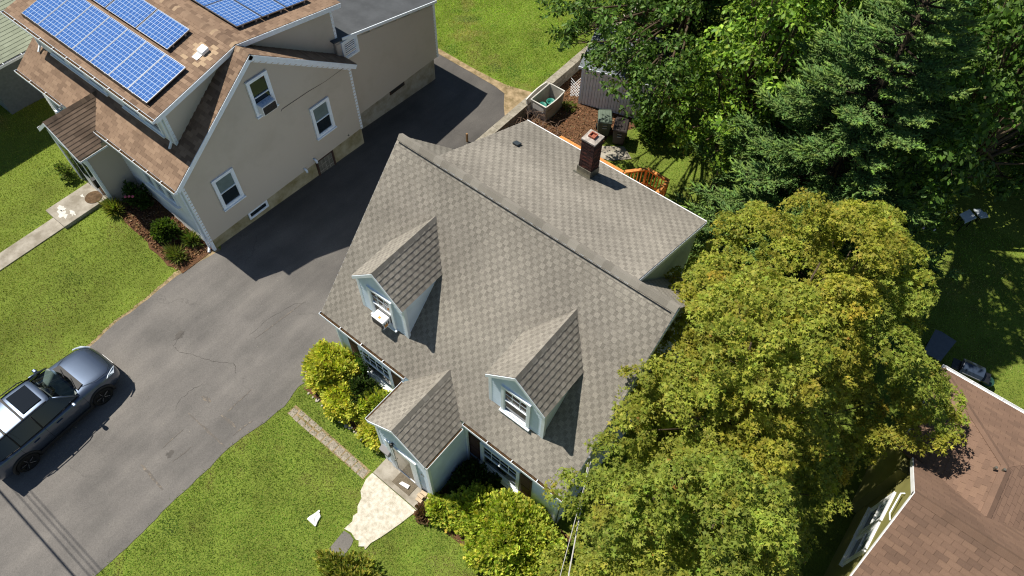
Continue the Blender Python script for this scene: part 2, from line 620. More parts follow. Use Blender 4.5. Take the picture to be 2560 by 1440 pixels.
# ------------------------------------------------------------------ leaves
TM_MAPLE = (np.array([(0, -.45, 0), (.20, .05, .03), (0, .62, -.08), (-.20, .05, .03), (.66, .22, -.10), (-.66, .22, -.10)], float),
            [(0, 1, 2), (0, 2, 3), (0, 4, 1), (0, 3, 5)])
TM_SPINDLE = (np.array([(0, 0, 0), (.13, .35, 0), (0, .35, .13), (-.13, .35, 0), (0, .35, -.13), (0, 1, 0)], float), [(0, 2, 1), (0, 3, 2), (0, 4, 3), (0, 1, 4), (5, 1, 2), (5, 2, 3), (5, 3, 4), (5, 4, 1)])
TM_LEAF = (np.array([(0, -.5, 0), (.27, 0, .06), (0, .5, -.03), (-.27, 0, .06)], float), [(0, 1, 2), (0, 2, 3)])
TM_SPRAY = (np.array([(0, 0, 0), (.10, .45, .03), (0, 1, 0), (-.10, .45, .03), (.36, .62, .0), (-.36, .62, .0), (.26, .95, -.02), (-.26, .95, -.02)], float), [(0, 1, 2), (0, 2, 3), (0, 4, 1), (0, 3, 5), (1, 6, 2), (3, 2, 7)])
TM_BLADE = (np.array([(-.08, 0, 0), (.08, 0, 0), (0.0, 1, .25)], float), [(0, 1, 2)])
TM_NEEDLE = (np.array([(-.09, 0, 0), (.09, 0, 0), (0, 1, 0)], float), [(0, 1, 2)])


def norm(a):
    return a / np.maximum(np.linalg.norm(a, axis=1, keepdims=True), 1e-9)


def leaf_mesh(name, P, T, N, S, tm, colr, mt, parent=None, off=None, aspect=None):
    """P positions, T long axis, N approximate normal, S sizes, colr Nx3"""
    P, T, N = np.asarray(P, float), norm(np.asarray(T, float)), np.asarray(N, float)
    B = norm(np.cross(T, N))
    N = np.cross(B, T)
    tv, tf = tm
    k = len(tv)
    n = len(P)
    S = np.asarray(S, float).reshape(-1, 1, 1)
    ax = 1.0 if aspect is None else aspect
    v = P[:, None, :] + S * (tv[None, :, 0:1] * ax * B[:, None, :] + tv[None, :, 1:2] * T[:, None, :] + tv[None, :, 2:3] * N[:, None, :])
    v = v.reshape(-1, 3)
    if off is not None: v = v - np.asarray(off, float)
    f = (np.asarray(tf)[None, :, :] + (np.arange(n) * k)[:, None, None]).reshape(-1, 3)
    me = bpy.data.meshes.new(name)
    me.vertices.add(len(v)); me.vertices.foreach_set('co', v.astype(np.float32).ravel())
    me.loops.add(f.size); me.loops.foreach_set('vertex_index', f.astype(np.int32).ravel())
    me.polygons.add(len(f))
    me.polygons.foreach_set('loop_start', np.arange(0, f.size, 3, dtype=np.int32))
    me.polygons.foreach_set('loop_total', np.full(len(f), 3, dtype=np.int32))
    ca = me.attributes.new('col', 'FLOAT_COLOR', 'POINT')
    c4 = np.ones((n, 4), np.float32); c4[:, :3] = np.clip(colr, 0, 1)
    ca.data.foreach_set('color', np.repeat(c4, k, axis=0).ravel())
    me.materials.append(mt)
    me.update(calc_edges=True)
    return link(name, me, parent)


def rand_dir(n, zmin=-1.0):
    z = RNG.uniform(zmin, 1, n)
    a = RNG.uniform(0, 2 * np.pi, n)
    r = np.sqrt(1 - z * z)
    return np.stack([r * np.cos(a), r * np.sin(a), z], 1)


def mixcol(c, n, jit=0.18, hue=0.08):
    """n colours around the palette list c [(weight,(r,g,b))]"""
    w = np.array([q[0] for q in c], float); w /= w.sum()
    idx = RNG.choice(len(c), n, p=w)
    base = np.array([q[1] for q in c])[idx]
    k = 1 + RNG.normal(0, jit, (n, 1))
    h = 1 + RNG.normal(0, hue, (n, 3))
    return np.clip(base * np.clip(k, .4, 1.8) * h, 0.002, 1)

# ------------------------------------------------------------------ terrain
def sstep(t):
    t = min(1.0, max(0.0, t))
    return t * t * (3 - 2 * t)


def lerp_tab(y, tab):
    if y <= tab[0][0]: return tab[0][1]
    for (a, b), (c, d) in zip(tab, tab[1:]):
        if y <= c: return b + (d - b) * (y - a) / (c - a)
    return tab[-1][1]


def gz(x, y):
    z = lerp_tab(y, [(0, 0), (8, -0.43), (13, -0.75), (14.5, -0.62), (16, -0.5)])
    if x > -3.25:
        z = lerp_tab(y, [(0, 0), (7, -0.376), (9.5, -1.0)])
    if x < -7.3:
        z += 0.55 * sstep((-7.3 - x) / 3.2) * (1 - sstep((y - 2) / 3))
    return z


xs = sorted(set([-160, -100, -60, -40] + [round(-30 + .5 * i, 2) for i in range(0, 113)] + [30, 45, 70, 110, 160] + [-3.26, -3.24]) - {-3.0 - 0.25})
ys = sorted(set([-160, -100, -60, -35, -22] + [round(-15 + .5 * i, 2) for i in range(0, 113)] + [45, 60, 90, 130, 170]))
gb = MB()
vid = {}
for i, x in enumerate(xs):
    for j, y in enumerate(ys):
        vid[i, j] = len(gb.v)
        gb.v.append((x, y, gz(x, y)))
for i in range(len(xs) - 1):
    for j in range(len(ys) - 1):
        gb.f.append((vid[i, j], vid[i + 1, j], vid[i + 1, j + 1], vid[i, j + 1])); gb.t.append(0.5)


def mat_lawn():
    mt, n, b = mat_new('lawn_soil_and_thatch')
    b.inputs['Roughness'].default_value = 0.95
    b.inputs['Specular IOR Level'].default_value = 0.05
    ge = n.nodes.new('ShaderNodeNewGeometry')
    a = n.nodes.new('ShaderNodeTexNoise'); a.inputs['Scale'].default_value = 0.8; a.inputs['Detail'].default_value = 6
    c = n.nodes.new('ShaderNodeTexNoise'); c.inputs['Scale'].default_value = 22; c.inputs['Detail'].default_value = 5
    for q in (a, c): n.links.new(ge.outputs['Position'], q.inputs['Vector'])
    ad = n.nodes.new('ShaderNodeMath'); ad.operation = 'ADD'
    n.links.new(a.outputs[0], ad.inputs[0]); n.links.new(c.outputs[0], ad.inputs[1])
    r = n.nodes.new('ShaderNodeValToRGB')
    e = r.color_ramp.elements
    e[0].position = 0.38; e[0].color = (0.110, 0.135, 0.026, 1)
    e[1].position = 0.75; e[1].color = (0.205, 0.275, 0.044, 1)
    q = e.new(0.55); q.color = (0.150, 0.200, 0.034, 1)
    mh = n.nodes.new('ShaderNodeMath'); mh.operation = 'MULTIPLY'; mh.inputs[1].default_value = 0.5
    n.links.new(ad.outputs[0], mh.inputs[0]); n.links.new(mh.outputs[0], r.inputs[0])
    n.links.new(r.outputs[0], b.inputs['Base Color'])
    bp = n.nodes.new('ShaderNodeBump'); bp.inputs['Strength'].default_value = 0.8; bp.inputs['Distance'].default_value = 0.04
    n.links.new(c.outputs[0], bp.inputs['Height']); n.links.new(bp.outputs[0], b.inputs['Normal'])
    return mt


M['lawn'] = mat_lawn()
ground = tag(gb.build('ground', M['lawn']), kind='structure')


# asphalt with worn, stained and cracked areas
def mat_asphalt():
    mt, n, b = mat_new('weathered_asphalt')
    b.inputs['Roughness'].default_value = 0.88
    b.inputs['Specular IOR Level'].default_value = 0.25
    ge = n.nodes.new('ShaderNodeNewGeometry')
    mp = n.nodes.new('ShaderNodeMapping'); mp.inputs['Scale'].default_value = (1.0, 0.22, 1.0)
    n.links.new(ge.outputs['Position'], mp.inputs['Vector'])
    a = n.nodes.new('ShaderNodeTexNoise'); a.inputs['Scale'].default_value = 1.1; a.inputs['Detail'].default_value = 7; a.inputs['Roughness'].default_value = .6
    n.links.new(mp.outputs[0], a.inputs['Vector'])
    a2 = n.nodes.new('ShaderNodeTexNoise'); a2.inputs['Scale'].default_value = 0.55; a2.inputs['Detail'].default_value = 6
    n.links.new(ge.outputs['Position'], a2.inputs['Vector'])
    g = n.nodes.new('ShaderNodeTexNoise'); g.inputs['Scale'].default_value = 38; g.inputs['Detail'].default_value = 7; g.inputs['Roughness'].default_value = .7
    n.links.new(ge.outputs['Position'], g.inputs['Vector'])
    r = n.nodes.new('ShaderNodeValToRGB')
    e = r.color_ramp.elements
    e[0].position = 0.36; e[0].color = (0.095, 0.090, 0.085, 1)
    e[1].position = 0.66; e[1].color = (0.180, 0.167, 0.154, 1)
    q = e.new(0.5); q.color = (0.135, 0.126, 0.118, 1)
    av = n.nodes.new('ShaderNodeMath'); av.operation = 'ADD'
    n.links.new(a.outputs[0], av.inputs[0]); n.links.new(a2.outputs[0], av.inputs[1])
    hv = n.nodes.new('ShaderNodeMath'); hv.operation = 'MULTIPLY'; hv.inputs[1].default_value = 0.5
    n.links.new(av.outputs[0], hv.inputs[0]); n.links.new(hv.outputs[0], r.inputs[0])
    mr = n.nodes.new('ShaderNodeMapRange')
    mr.inputs['From Min'].default_value = .3; mr.inputs['From Max'].default_value = .7; mr.inputs['To Min'].default_value = .74; mr.inputs['To Max'].default_value = 1.26
    n.links.new(g.outputs[0], mr.inputs[0])
    sc = n.nodes.new('ShaderNodeVectorMath'); sc.operation = 'SCALE'
    n.links.new(r.outputs[0], sc.inputs[0]); n.links.new(mr.outputs[0], sc.inputs['Scale'])
    # hairline cracks
    dn = n.nodes.new('ShaderNodeTexNoise'); dn.inputs['Scale'].default_value = 1.6; dn.inputs['Detail'].default_value = 5
    n.links.new(ge.outputs['Position'], dn.inputs['Vector'])
    dm = n.nodes.new('ShaderNodeVectorMath'); dm.operation = 'MULTIPLY_ADD'; dm.inputs[1].default_value = (0.9, 0.9, 0.9)
    n.links.new(dn.outputs[1], dm.inputs[0]); n.links.new(ge.outputs['Position'], dm.inputs[2])
    vo = n.nodes.new('ShaderNodeTexVoronoi'); vo.feature = 'DISTANCE_TO_EDGE'; vo.inputs['Scale'].default_value = 0.22
    n.links.new(dm.outputs[0], vo.inputs['Vector'])
    cr = n.nodes.new('ShaderNodeMapRange'); cr.inputs['From Min'].default_value = 0.0; cr.inputs['From Max'].default_value = 0.006; cr.inputs['To Min'].default_value = 0.80; cr.inputs['To Max'].default_value = 1.0
    n.links.new(vo.outputs[0], cr.inputs[0])
    mk = n.nodes.new('ShaderNodeTexNoise'); mk.inputs['Scale'].default_value = 0.35
    n.links.new(ge.outputs['Position'], mk.inputs['Vector'])
    mk2 = n.nodes.new('ShaderNodeMapRange'); mk2.inputs['From Min'].default_value = 0.50; mk2.inputs['From Max'].default_value = 0.56
    n.links.new(mk.outputs[0], mk2.inputs[0])
    cm = n.nodes.new('ShaderNodeMix'); cm.inputs[2].default_value = 1.0
    n.links.new(mk2.outputs[0], cm.inputs[0]); n.links.new(cr.outputs[0], cm.inputs[3])
    s2 = n.nodes.new('ShaderNodeVectorMath'); s2.operation = 'SCALE'
    n.links.new(sc.outputs[0], s2.inputs[0]); n.links.new(cm.outputs[0], s2.inputs['Scale'])
    # rear asphalt is darker; its colour also deepens the shade between the houses
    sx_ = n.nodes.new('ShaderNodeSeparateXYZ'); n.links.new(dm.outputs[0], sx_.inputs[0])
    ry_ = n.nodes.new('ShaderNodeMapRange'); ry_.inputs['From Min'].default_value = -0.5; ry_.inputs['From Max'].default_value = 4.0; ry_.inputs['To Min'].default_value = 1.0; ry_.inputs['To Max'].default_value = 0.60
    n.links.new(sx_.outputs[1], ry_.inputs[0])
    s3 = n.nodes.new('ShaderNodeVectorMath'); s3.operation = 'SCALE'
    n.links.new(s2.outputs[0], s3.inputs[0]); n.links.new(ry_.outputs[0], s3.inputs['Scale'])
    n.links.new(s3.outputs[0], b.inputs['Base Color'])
    bp = n.nodes.new('ShaderNodeBump'); bp.inputs['Strength'].default_value = 0.35; bp.inputs['Distance'].default_value = 0.01
    n.links.new(g.outputs[0], bp.inputs['Height']); n.links.new(bp.outputs[0], b.inputs['Normal'])
    return mt


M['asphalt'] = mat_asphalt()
db = MB()
rows = []
y = -30.0
rj = random.Random(5)
wl = wr = 0
while y <= 14.51:
    wl = wl * .8 + rj.uniform(-.05, .05); wr = wr * .8 + rj.uniform(-.04, .04)
    left = lerp_tab(y, [(-30, -7.2), (-8, -7.2), (-5, -6.92), (-3.6, -7.02), (-2.4, -6.93), (-1.2, -7.05), (0, -6.95), (0.5, -6.90), (0.75, -7.2), (8, -7.2), (8.5, -7.75), (13.2, -7.75), (13.5, -8.9), (14.5, -8.9)]) + wl
    right = lerp_tab(y, [(-30, -.45), (-6.5, -.5), (-4.4, -.48), (-3.4, -.3), (-2.1, -.24), (-1.4, -.38), (0, -.2), (6.5, -.2), (7.0, -3.3), (13.4, -3.42), (14.5, -4.6)]) + (wr if y < 6 else 0)
    if y > 0.7 and y < 13.3: left = min(left, lerp_tab(y, [(0.7, -7.15), (8, -7.15), (8.5, -7.7), (13.4, -7.7)]))
    rows.append((y, left, right))
    y += 0.25
for (y0, a0, b0), (y1, a1, b1) in zip(rows, rows[1:]):
    n = 8
    for k in range(n):
        t0, t1 = k / n, (k + 1) / n
        P = []
        for (yy, aa, bb, t) in ((y0, a0, b0, t0), (y0, a0, b0, t1), (y1, a1, b1, t1), (y1, a1, b1, t0)):
            xx = aa + (bb - aa) * t
            P.append((xx, yy, lerp_tab(yy, [(0, 0), (8, -0.43), (13, -0.75), (14.5, -0.62), (16, -0.5)]) + 0.012 + (0.0 if xx > -7.3 else gz(xx, yy) - gz(-7.2, yy))))
        db.face(P)
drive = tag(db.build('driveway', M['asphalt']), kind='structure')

# worn pale scrapes on the asphalt: thin raised residue strips
M['scrape'] = mat('pale_scrape_residue', (0.26, 0.215, 0.165), 0.9, 0.1, col2=(0.115, 0.105, 0.096), scale=9, contrast=(0.50, 0.70), detail=8)
for (x0, y0, x1, y1, w) in [(-2.42, -4.3, -.64, -4.31, .07), (-2.1, -4.75, -2.08, -5.55, .035), (-1.5, -3.51, -1.52, -2.49, .05), (-1.58, -3.7, -.86, -3.67, .10), (-2.16, -6.26, -.98, -6.33, .10), (-.73, -3.92, -.65, -3.18, .06), (-2.57, -3.68, -2.19, -3.61, .16), (-1.48, -5.63, -1.43, -4.92, .04), (-2.9, -1.2, -2.75, .9, .05)]:
    b = MB()
    d = V((x1 - x0, y1 - y0, 0)); nrm = V((-d.y, d.x, 0)).normalized()
    k = 9
    up, lo = [], []
    for i in range(k + 1):
        p = V((x0, y0, 0)) + d * (i / k)
        ww = w * (0.25 + 0.75 * math.sin(math.pi * (i + .35) / (k + .7))) * rj.uniform(.5, 1.2)
        c = p + nrm * rj.uniform(-.015, .015)
        up.append(c + nrm * ww / 2); lo.append(c - nrm * ww / 2)
    for i in range(k):
        b.face([tuple(q[:2]) + (gz(-1, q[1]) + .017,) for q in (lo[i], lo[i + 1], up[i + 1], up[i])])
    b.build('scrape', M['scrape'], drive)
# sharp cracks and oil stains
M['crack'] = mat('crack_shadow_line', (.075, .069, .064), .95, .05, noise=.4, scale=20)
M['oil'] = mat('oil_stain_asphalt', (.095, .086, .078), .8, .3, col2=(.065, .060, .055), scale=5, contrast=(.35, .7), detail=8)


def crack(pts, w):
    b = MB()
    P = []
    for a, c in zip(pts, pts[1:]):
        for i in range(6):
            t = i / 6
            P.append((a[0] + (c[0] - a[0]) * t + rj.uniform(-.03, .03), a[1] + (c[1] - a[1]) * t + rj.uniform(-.03, .03)))
    for i in range(len(P) - 1):
        d = V((P[i + 1][0] - P[i][0], P[i + 1][1] - P[i][1], 0)); nn = V((-d.y, d.x, 0)).normalized() * w * rj.uniform(.12, .38)
        z = lambda q: lerp_tab(q[1], [(0, 0), (8, -0.43), (13, -0.75)]) + .0165
        a, c = P[i], P[i + 1]
        b.face([(a[0] - nn.x, a[1] - nn.y, z(a)), (c[0] - nn.x, c[1] - nn.y, z(c)), (c[0] + nn.x, c[1] + nn.y, z(c)), (a[0] + nn.x, a[1] + nn.y, z(a))])
    b.build('crack', M['crack'], drive)


crack([(-4.98, -2.58), (-4.8, -3.09), (-4.45, -3.1), (-4.05, -2.92), (-3.7, -2.79), (-3.35, -2.65), (-2.95, -2.39), (-2.7, -2.26), (-2.53, -2.32), (-2.39, -2.5)], .016)
crack([(-2.92, -3.39), (-3.0, -3.73), (-3.01, -4.19), (-2.81, -4.57)], .010)
crack([(-2.7, 0.9), (-2.95, 0.59), (-3.15, -0.42), (-3.19, -1.4)], .010)
for (cx, cy, r) in ((-5.0, -2.72, .16), (-1.75, -5.5, .12)):
    b = MB()
    pp = [(cx + r * rj.uniform(.45, 1.1) * math.cos(2 * math.pi * k / 18), cy + 1.5 * r * rj.uniform(.45, 1.1) * math.sin(2 * math.pi * k / 18), .0148) for k in range(18)]
    b.face(pp)
    b.build('oil_stain', M['oil'], drive)
# scattered pale grit
gb_ = MB()
for k in range(170):
    x, y, q = rj.uniform(-6.7, -.7), rj.uniform(-9.5, 1.2), rj.uniform(.006, .022)
    z = lerp_tab(y, [(0, 0), (8, -0.43), (13, -0.75)]) + .012
    gb_.solid([(x - q, y - q * .6, z), (x + q, y - q * .4, z), (x + q * .2, y + q, z), (x, y, z + q * .9)], [(0, 1, 3), (1, 2, 3), (2, 0, 3)])
tag(gb_.build('grit', mat('pale_grit', (.5, .46, .38), .9, .1, noise=.5, scale=3), drive), kind='stuff')
# dry sandy verge where lawn meets the asphalt
M['verge'] = mat('dry_sandy_verge', (0.36, 0.27, 0.165), 0.95, 0.05, col2=(0.155, 0.118, 0.06), scale=3.5, bump=0.6, bscale=30, detail=8)


def flat_poly(name, pts, mt, dz=0.006, parent=None, kind='structure', thick=0.0, zf=None):
    zf = zf or gz
    b = MB()
    top = [(p[0], p[1], zf(p[0], p[1]) + dz + thick) for p in pts]
    if thick:
        b.prism([(p[0], p[1], zf(p[0], p[1]) - 0.15) for p in pts], (0, 0, thick + 0.15 + dz))
    else:
        if area2(pts) < 0: top.reverse()
        b.face(top)
    o = b.build(name, mt, parent)
    if parent is None: tag(o, kind=kind)
    return o


vb = MB()
for (y0, a0, b0), (y1, a1, b1) in zip(rows, rows[1:]):
    if -5.2 < y0 < 0.3:
        w0, w1 = .10 + .16 * sstep((y0 + 2.5) / 2.5), .10 + .16 * sstep((y1 + 2.5) / 2.5)
        vb.face([(a0 - w0 - rj.uniform(0, .05), y0, gz(a0 - w0, y0) + .005), (a0 + .06, y0, gz(a0, y0) + .005), (a1 + .06, y1, gz(a1, y1) + .005), (a1 - w1, y1, gz(a1 - w1, y1) + .005)])
tag(vb.build('dry_verge', M['verge']), kind='structure')
vb = MB()
pts = [(-9.0, 14.45), (-6.6, 14.42), (-5.2, 14.40), (-4.55, 14.3), (-4.1, 13.7), (-3.35, 12.9), (-3.32, 14.2), (-3.6, 15.1), (-4.1, 14.95), (-4.9, 14.75), (-6.6, 14.68), (-9.0, 14.72)]
vb.face([(p[0], p[1], lerp_tab(p[1], [(0, 0), (8, -0.43), (13, -0.75), (14.5, -0.62), (16, -0.5)]) + .022) for p in (pts if area2(pts) > 0 else pts[::-1])])
tag(vb.build('sandy_verge', M['verge']), kind='structure')

# front walk of the tan house, its stoop is part of the walk
walk = flat_poly('front_walk', [(-12.22, -14.0), (-11.52, -14.0), (-11.52, -2.6), (-12.22, -2.6)], M['concrete'], 0.0, thick=0.04)
stoop = MB().box(-12.64, -2.6, 0.3, -11.40, -0.82, 0.70).build('concrete_stoop', M['concrete'], bevel=.02)
tag(stoop, 'worn concrete stoop with flaking paint before the tan house entry', 'stoop')
M['flake'] = mat('flaked_white_paint', (0.62, 0.60, 0.55), 0.9, 0.1, noise=.25, scale=12)
for (cx, cy, r) in ((-12.25, -2.15, .20), (-11.95, -2.3, .24), (-12.2, -1.35, .10), (-11.75, -2.05, .16)):
    b = MB()
    pp = []
    for k in range(14):
        a = 2 * math.pi * k / 14
        rr = r * rj.uniform(.35, 1.1)
        pp.append((cx + 1.3 * rr * math.cos(a), cy + .7 * rr * math.sin(a), 0.7045))
    b.face(pp)
    b.build('paint_flake', M['flake'], stoop)
mm = MB().lathe((-11.82, -1.12, .703), [(.30, 0), (.31, .012), (.27, .016)], 24).build('doormat', mat('coir_doormat', (.13, .085, .05), .95, .05, noise=.5, scale=9))
tag(mm, 'round brown doormat on the worn stoop of the tan house', 'doormat')

# ------------------------------------------------------------------ grey-roofed cape house
L1, W1, HE, HR = 8.90, 4.005, 3.19, 7.325
SL = (HR - HE) / W1
h1 = thing('cape_house', 'white sided cape house with grey shingle roof, two dormers and entry porch', 'house', (4.45, 4.0, 0))
YW = 0.25   # front wall plane
walls = MB()
walls.prism([(0.15, YW, -1.3), (0.15, 7.75, -1.3), (0.15, 7.75, 3.15), (0.15, W1, HR - .17), (0.15, YW, 3.15)], (L1 - .3, 0, 0))
walls.prism([(1.42, W1 - .1, 3), (1.42, 7.95, 3), (1.42, 7.95, 5.66), (1.42, W1 - .1, HR - .07)], (6.18, 0, 0))
walls.box(1.42, 7.7, -1.3, 7.60, 7.95, 3.2)
wallo = walls.build('wall', M['vinyl'], h1)
siding(h1, (0.15, YW, 0.25), X, Z, -Y, [(0, 0), (L1 - .3, 0), (L1 - .3, 2.85), (0, 2.85)], M['vinyl'])
siding(h1, (L1 - .15, YW, 0.1), Y, Z, X, [(0, 0), (7.5, 0), (7.5, 3.0), (W1 - YW, 7.1), (0, 3.0)], M['vinyl'])
siding(h1, (7.60, W1 + .05, 3.15), Y, Z, X, [(0, 0), (3.9, 0), (3.9, 2.47), (0, 4.05)], M['greenwhite'], e=.14)
MB().box(0.12, YW - .03, -.2, L1 - .12, YW + .1, .25).build('foundation', M['found2'], h1)
for x in (0.13, L1 - .22):
    MB().box(x, YW - .03, .22, x + .10, YW - .0, 3.08).build('corner_trim', M['trim'], h1)
MB().box(L1 - .15, YW - .03, .22, L1 - .12, YW + .10, 3.08).build('corner_trim', M['trim'], h1)
# roof
rf = MB()
vf = V((0, W1, HR - HE)).normalized()
nf = V((0, -vf.z, vf.y))
th = .10
O = V((0, 0, HE))
rf.prism([O, O + X * L1, O + X * L1 + vf * 5.757, O + vf * 5.757], -nf * th)
for a, b_ in ((0, 1.31), (7.72, L1)):
    vb_ = V((0, -vf.y, vf.z)); nb_ = V((0, vf.z, vf.y))
    O2 = V((0, 2 * W1, HE))
    rf.prism([O2 + X * a, O2 + X * b_, O2 + X * b_ + vb_ * 5.757, O2 + X * a + vb_ * 5.757], -nb_ * th)
vs = V((0, -(8.10 - W1), HR - 5.71)).normalized(); ns = V((0, vs.z, -vs.y))
LS = V((0, 8.10 - W1, HR - 5.71)).length
O3 = V((7.72, 8.10, 5.71))
rf.prism([O3, O3 - X * 6.41, O3 - X * 6.41 + vs * (LS), O3 + vs * (LS)], -ns * th)
roof1 = rf.build('roof', M['sh1'], h1)
R1 = Roof(roof1, M['sh1'])
DX = (2.108, 6.788); DH = .925; DYF = .62; DZE = 5.45; DZR = 6.35


def inside(P):
    for c in DX:
        if abs(P.x - c) < DH - .12 and P.y > DYF + .15 and P.z < DZR - .1:
            yl = DYF + 0.1
            zr = DZR - (DZR - DZE) * abs(P.x - c) / DH
            if P.z < zr - .08: return True
    if 3.6 < P.x < 5.45 and P.z < 3.9 - .81 * abs(P.x - 4.52) / 1.06 - .08: return True
    return False


R1.plane(O, X, vf, [(0, 0), (L1, 0), (L1, 5.757), (0, 5.757)], skip=inside)
vb_ = V((0, -vf.y, vf.z))
R1.plane((L1, 2 * W1, HE), -X, vb_, [(0, 0), (1.18, 0), (1.18, 5.757), (0, 5.757)])
R1.plane((1.31, 2 * W1, HE), -X, vb_, [(0, 0), (1.31, 0), (1.31, 5.757), (0, 5.757)])
R1.plane(O3, -X, vs, [(0, 0), (6.41, 0), (6.41, LS), (0, LS)])
R1.finish(300, prefer=lambda q: abs(q[3].x - 1) < .01)
ridge_caps(roof1, (0, W1, HR + .02), (L1, W1, HR + .02), (0, -vf.y, -vf.z), (0, .93, -.37), M['cap1'], e=.26, w=.145, lift=.03)
# dark strip painted in as the vent gap's shadow under the front cap edge
q_ = V((0.1, W1, HR)) - vf * .148 + nf * .018
MB().obox(q_, X * (L1 - .2), -vf * .022, nf * .022).build('vent_gap_shadow', M['dark'], roof1)
# rake boards
for x in (-.015, L1 - .005):
    b = MB()
    Oq = V((x, 0, HE)) - nf * .012
    b.prism([Oq, Oq + vf * 5.757, Oq + vf * 5.757 - nf * .16, Oq - nf * .16], X * .02)
    b.build('rake_board', M['trim'], h1)
for xr in (7.72, 1.31 - .02):
    b = MB()
    Oq = V((xr, 8.10, 5.71)) - ns * .012
    b.prism([Oq, Oq + vs * LS, Oq + vs * LS - ns * .14, Oq - ns * .14], X * .02)
    b.build('rake_board', M['trim'], h1)
MB().box(1.31, 8.09, 5.58, 7.74, 8.115, 5.70).build('fascia', M['trim'], h1)
MB().box(1.31, 8.06, 5.705, 7.72, 8.135, 5.722).build('drip_edge', M['white'], h1)
MB().box(.0, .02, 3.03, L1, .05, 3.17).build('fascia', M['trim'], h1)
MB().box(.02, .05, 3.03, L1 - .02, YW, 3.05).build('soffit', M['trim'], h1)
gutter(h1, (-.03, .02, 3.19), (3.42, .02, 3.19), -Y)
gutter(h1, (5.58, .02, 3.19), (L1 + .03, .02, 3.19), -Y)
downspout(h1, [(.20, -.02, 3.1), (.20, .19, 2.85), (.20, .19, .1)], .045)
downspout(h1, [(8.68, -.02, 3.1), (8.68, .19, 2.85), (8.68, .19, .1)], .045)
# front windows with shutters
for (x0, x1, z0, z1, s0, s1) in ((1.08, 2.43, .58, 2.10, .63, 2.85), (5.95, 7.38, .50, 1.98, 5.50, 7.80)):
    window(h1, (x0, YW - .014, z0), X, -Y, x1 - x0, z1 - z0, upper='glass', grid=(4, 2), depth=.06)
    MB().box(x0 - .04, YW - .20, z0 - .08, x1 + .04, YW - .01, z0 - .055).build('window_ledge', M['white'], h1)
    for a, b_ in ((s0, x0 - .02), (x1 + .02, s1)):
        s = MB().box(a, YW - .05, z0 + .02, b_, YW - .012, z1)
        sh = s.build('shutter', M['shutter'], h1)
        for k in range(12):
            zz = z0 + .09 + k * (z1 - z0 - .16) / 12
            if abs(k - 6) < .5: continue
            MB().obox((a + .05, YW - .052, zz), (b_ - a - .10, 0, 0), (0, -.02, .0), (0, .012, .075)).build('slat', M['shutter'], sh)
# dormers
for di, c in enumerate(DX):
    d = MB()
    yb = DYF + .10
    d.prism([(c - DH + .085, yb + .004, HE + SL * yb - .1), (c + DH - .085, yb + .004, HE + SL * yb - .1), (c + DH - .085, yb + .004, DZE - .03), (c, yb + .004, DZR - .06), (c - DH + .085, yb + .004, DZE - .03)], (0, .2, 0))
    for sx in (-1, 1):
        xx = c + sx * (DH - .08)
        d.prism([(xx, yb, HE + SL * yb - .1), (xx, 2.25, HE + SL * 2.25), (xx, 2.15, DZE - .02), (xx, yb, DZE - .02)], (-sx * .08, 0, 0))
    dm = d.build('dormer', M['vinyl'], h1)
    zb = HE + SL * yb
    siding(dm, (c, yb, zb + .02), X, Z, -Y, [(-DH + .10, 0), (DH - .10, 0), (DH - .10, DZE - zb - .06), (0, DZR - zb - .12), (-DH + .10, DZE - zb - .06)], M['vinyl'])
    for sx in (-1, 1):
        siding(dm, (c + sx * (DH - .08), yb, zb + .02), Y, Z, X * sx, [(0.06, 0.06), (1.47, 1.46), (1.47, DZE - zb - .06), (0.06, DZE - zb - .06)], M['vinyl'])
        MB().box(c + sx * (DH - .08) - .055, yb - .025, zb - .02, c + sx * (DH - .08) + .045, yb + .07, DZE - .05).build('corner_trim', M['trim'], dm)
        vd = V((-sx * DH, 0, DZR - DZE)).normalized()
        nd = V((sx * vd.z, 0, abs(vd.x)))
        LD = V((DH, 0, DZR - DZE)).length
        y1e, y1r = (DZE - HE) / SL, (DZR - HE) / SL
        E0 = V((c + sx * DH, DYF, DZE))
        sl_ = MB()
        sl_.prism([E0, E0 + Y * (y1e - DYF), E0 + Y * (y1r - DYF) + vd * LD, E0 + vd * LD], -nd * .05)
        ro = sl_.build('dormer_roof', M['sh1'], dm)
        RR = Roof(dm, M['sh1'])
        if sx > 0:
            RR.plane(E0, Y, vd, [(0, 0), (y1e - DYF, 0), (y1r - DYF, LD), (0, LD)])
        else:
            RR.plane(E0 + Y * (y1e - DYF), -Y, vd, [(0, 0), (y1e - DYF, 0), (y1e - DYF, LD), (-(y1r - y1e), LD)])
        RR.finish(0)
        # rake trim on the gable face
        b = MB()
        G = E0 + V((0, -.002, -.008))
        b.prism([G, G + vd * LD, G + vd * LD - Z * .13, G - Z * .13], (0, -.018, 0))
        b.build('rake_board', M['trim'], dm)
    ridge_caps(dm, (c, DYF - .01, DZR + .01), (c, (DZR - HE) / SL + .05, DZR + .01), (-DH, 0, -(DZR - DZE)), (DH, 0, -(DZR - DZE)), M['cap1'], e=.2, w=.13, lift=.02)
    ww = .92
    window(dm, (c - ww / 2, yb - .012, zb + .06), X, -Y, ww, 1.36, upper='glass', grid=(3, 2), depth=.06)
# chimney, vent
ch = MB().box(4.03, 7.01, 5.6, 4.41, 7.39, 7.44).build('chimney', M['mortar'], h1)
bx = {}
off = V(h1.location)


def brick(wx, wy, mt_, loc, parent):
    key = (round(wx, 3), round(wy, 3), mt_.name)
    if key not in bx:
        bb = MB().box(0, 0, 0, wx, wy, .057)
        bx[key] = bb.mesh('brick', mt_)
    o = link('brick', bx[key], parent)
    o.location = V(loc) - off


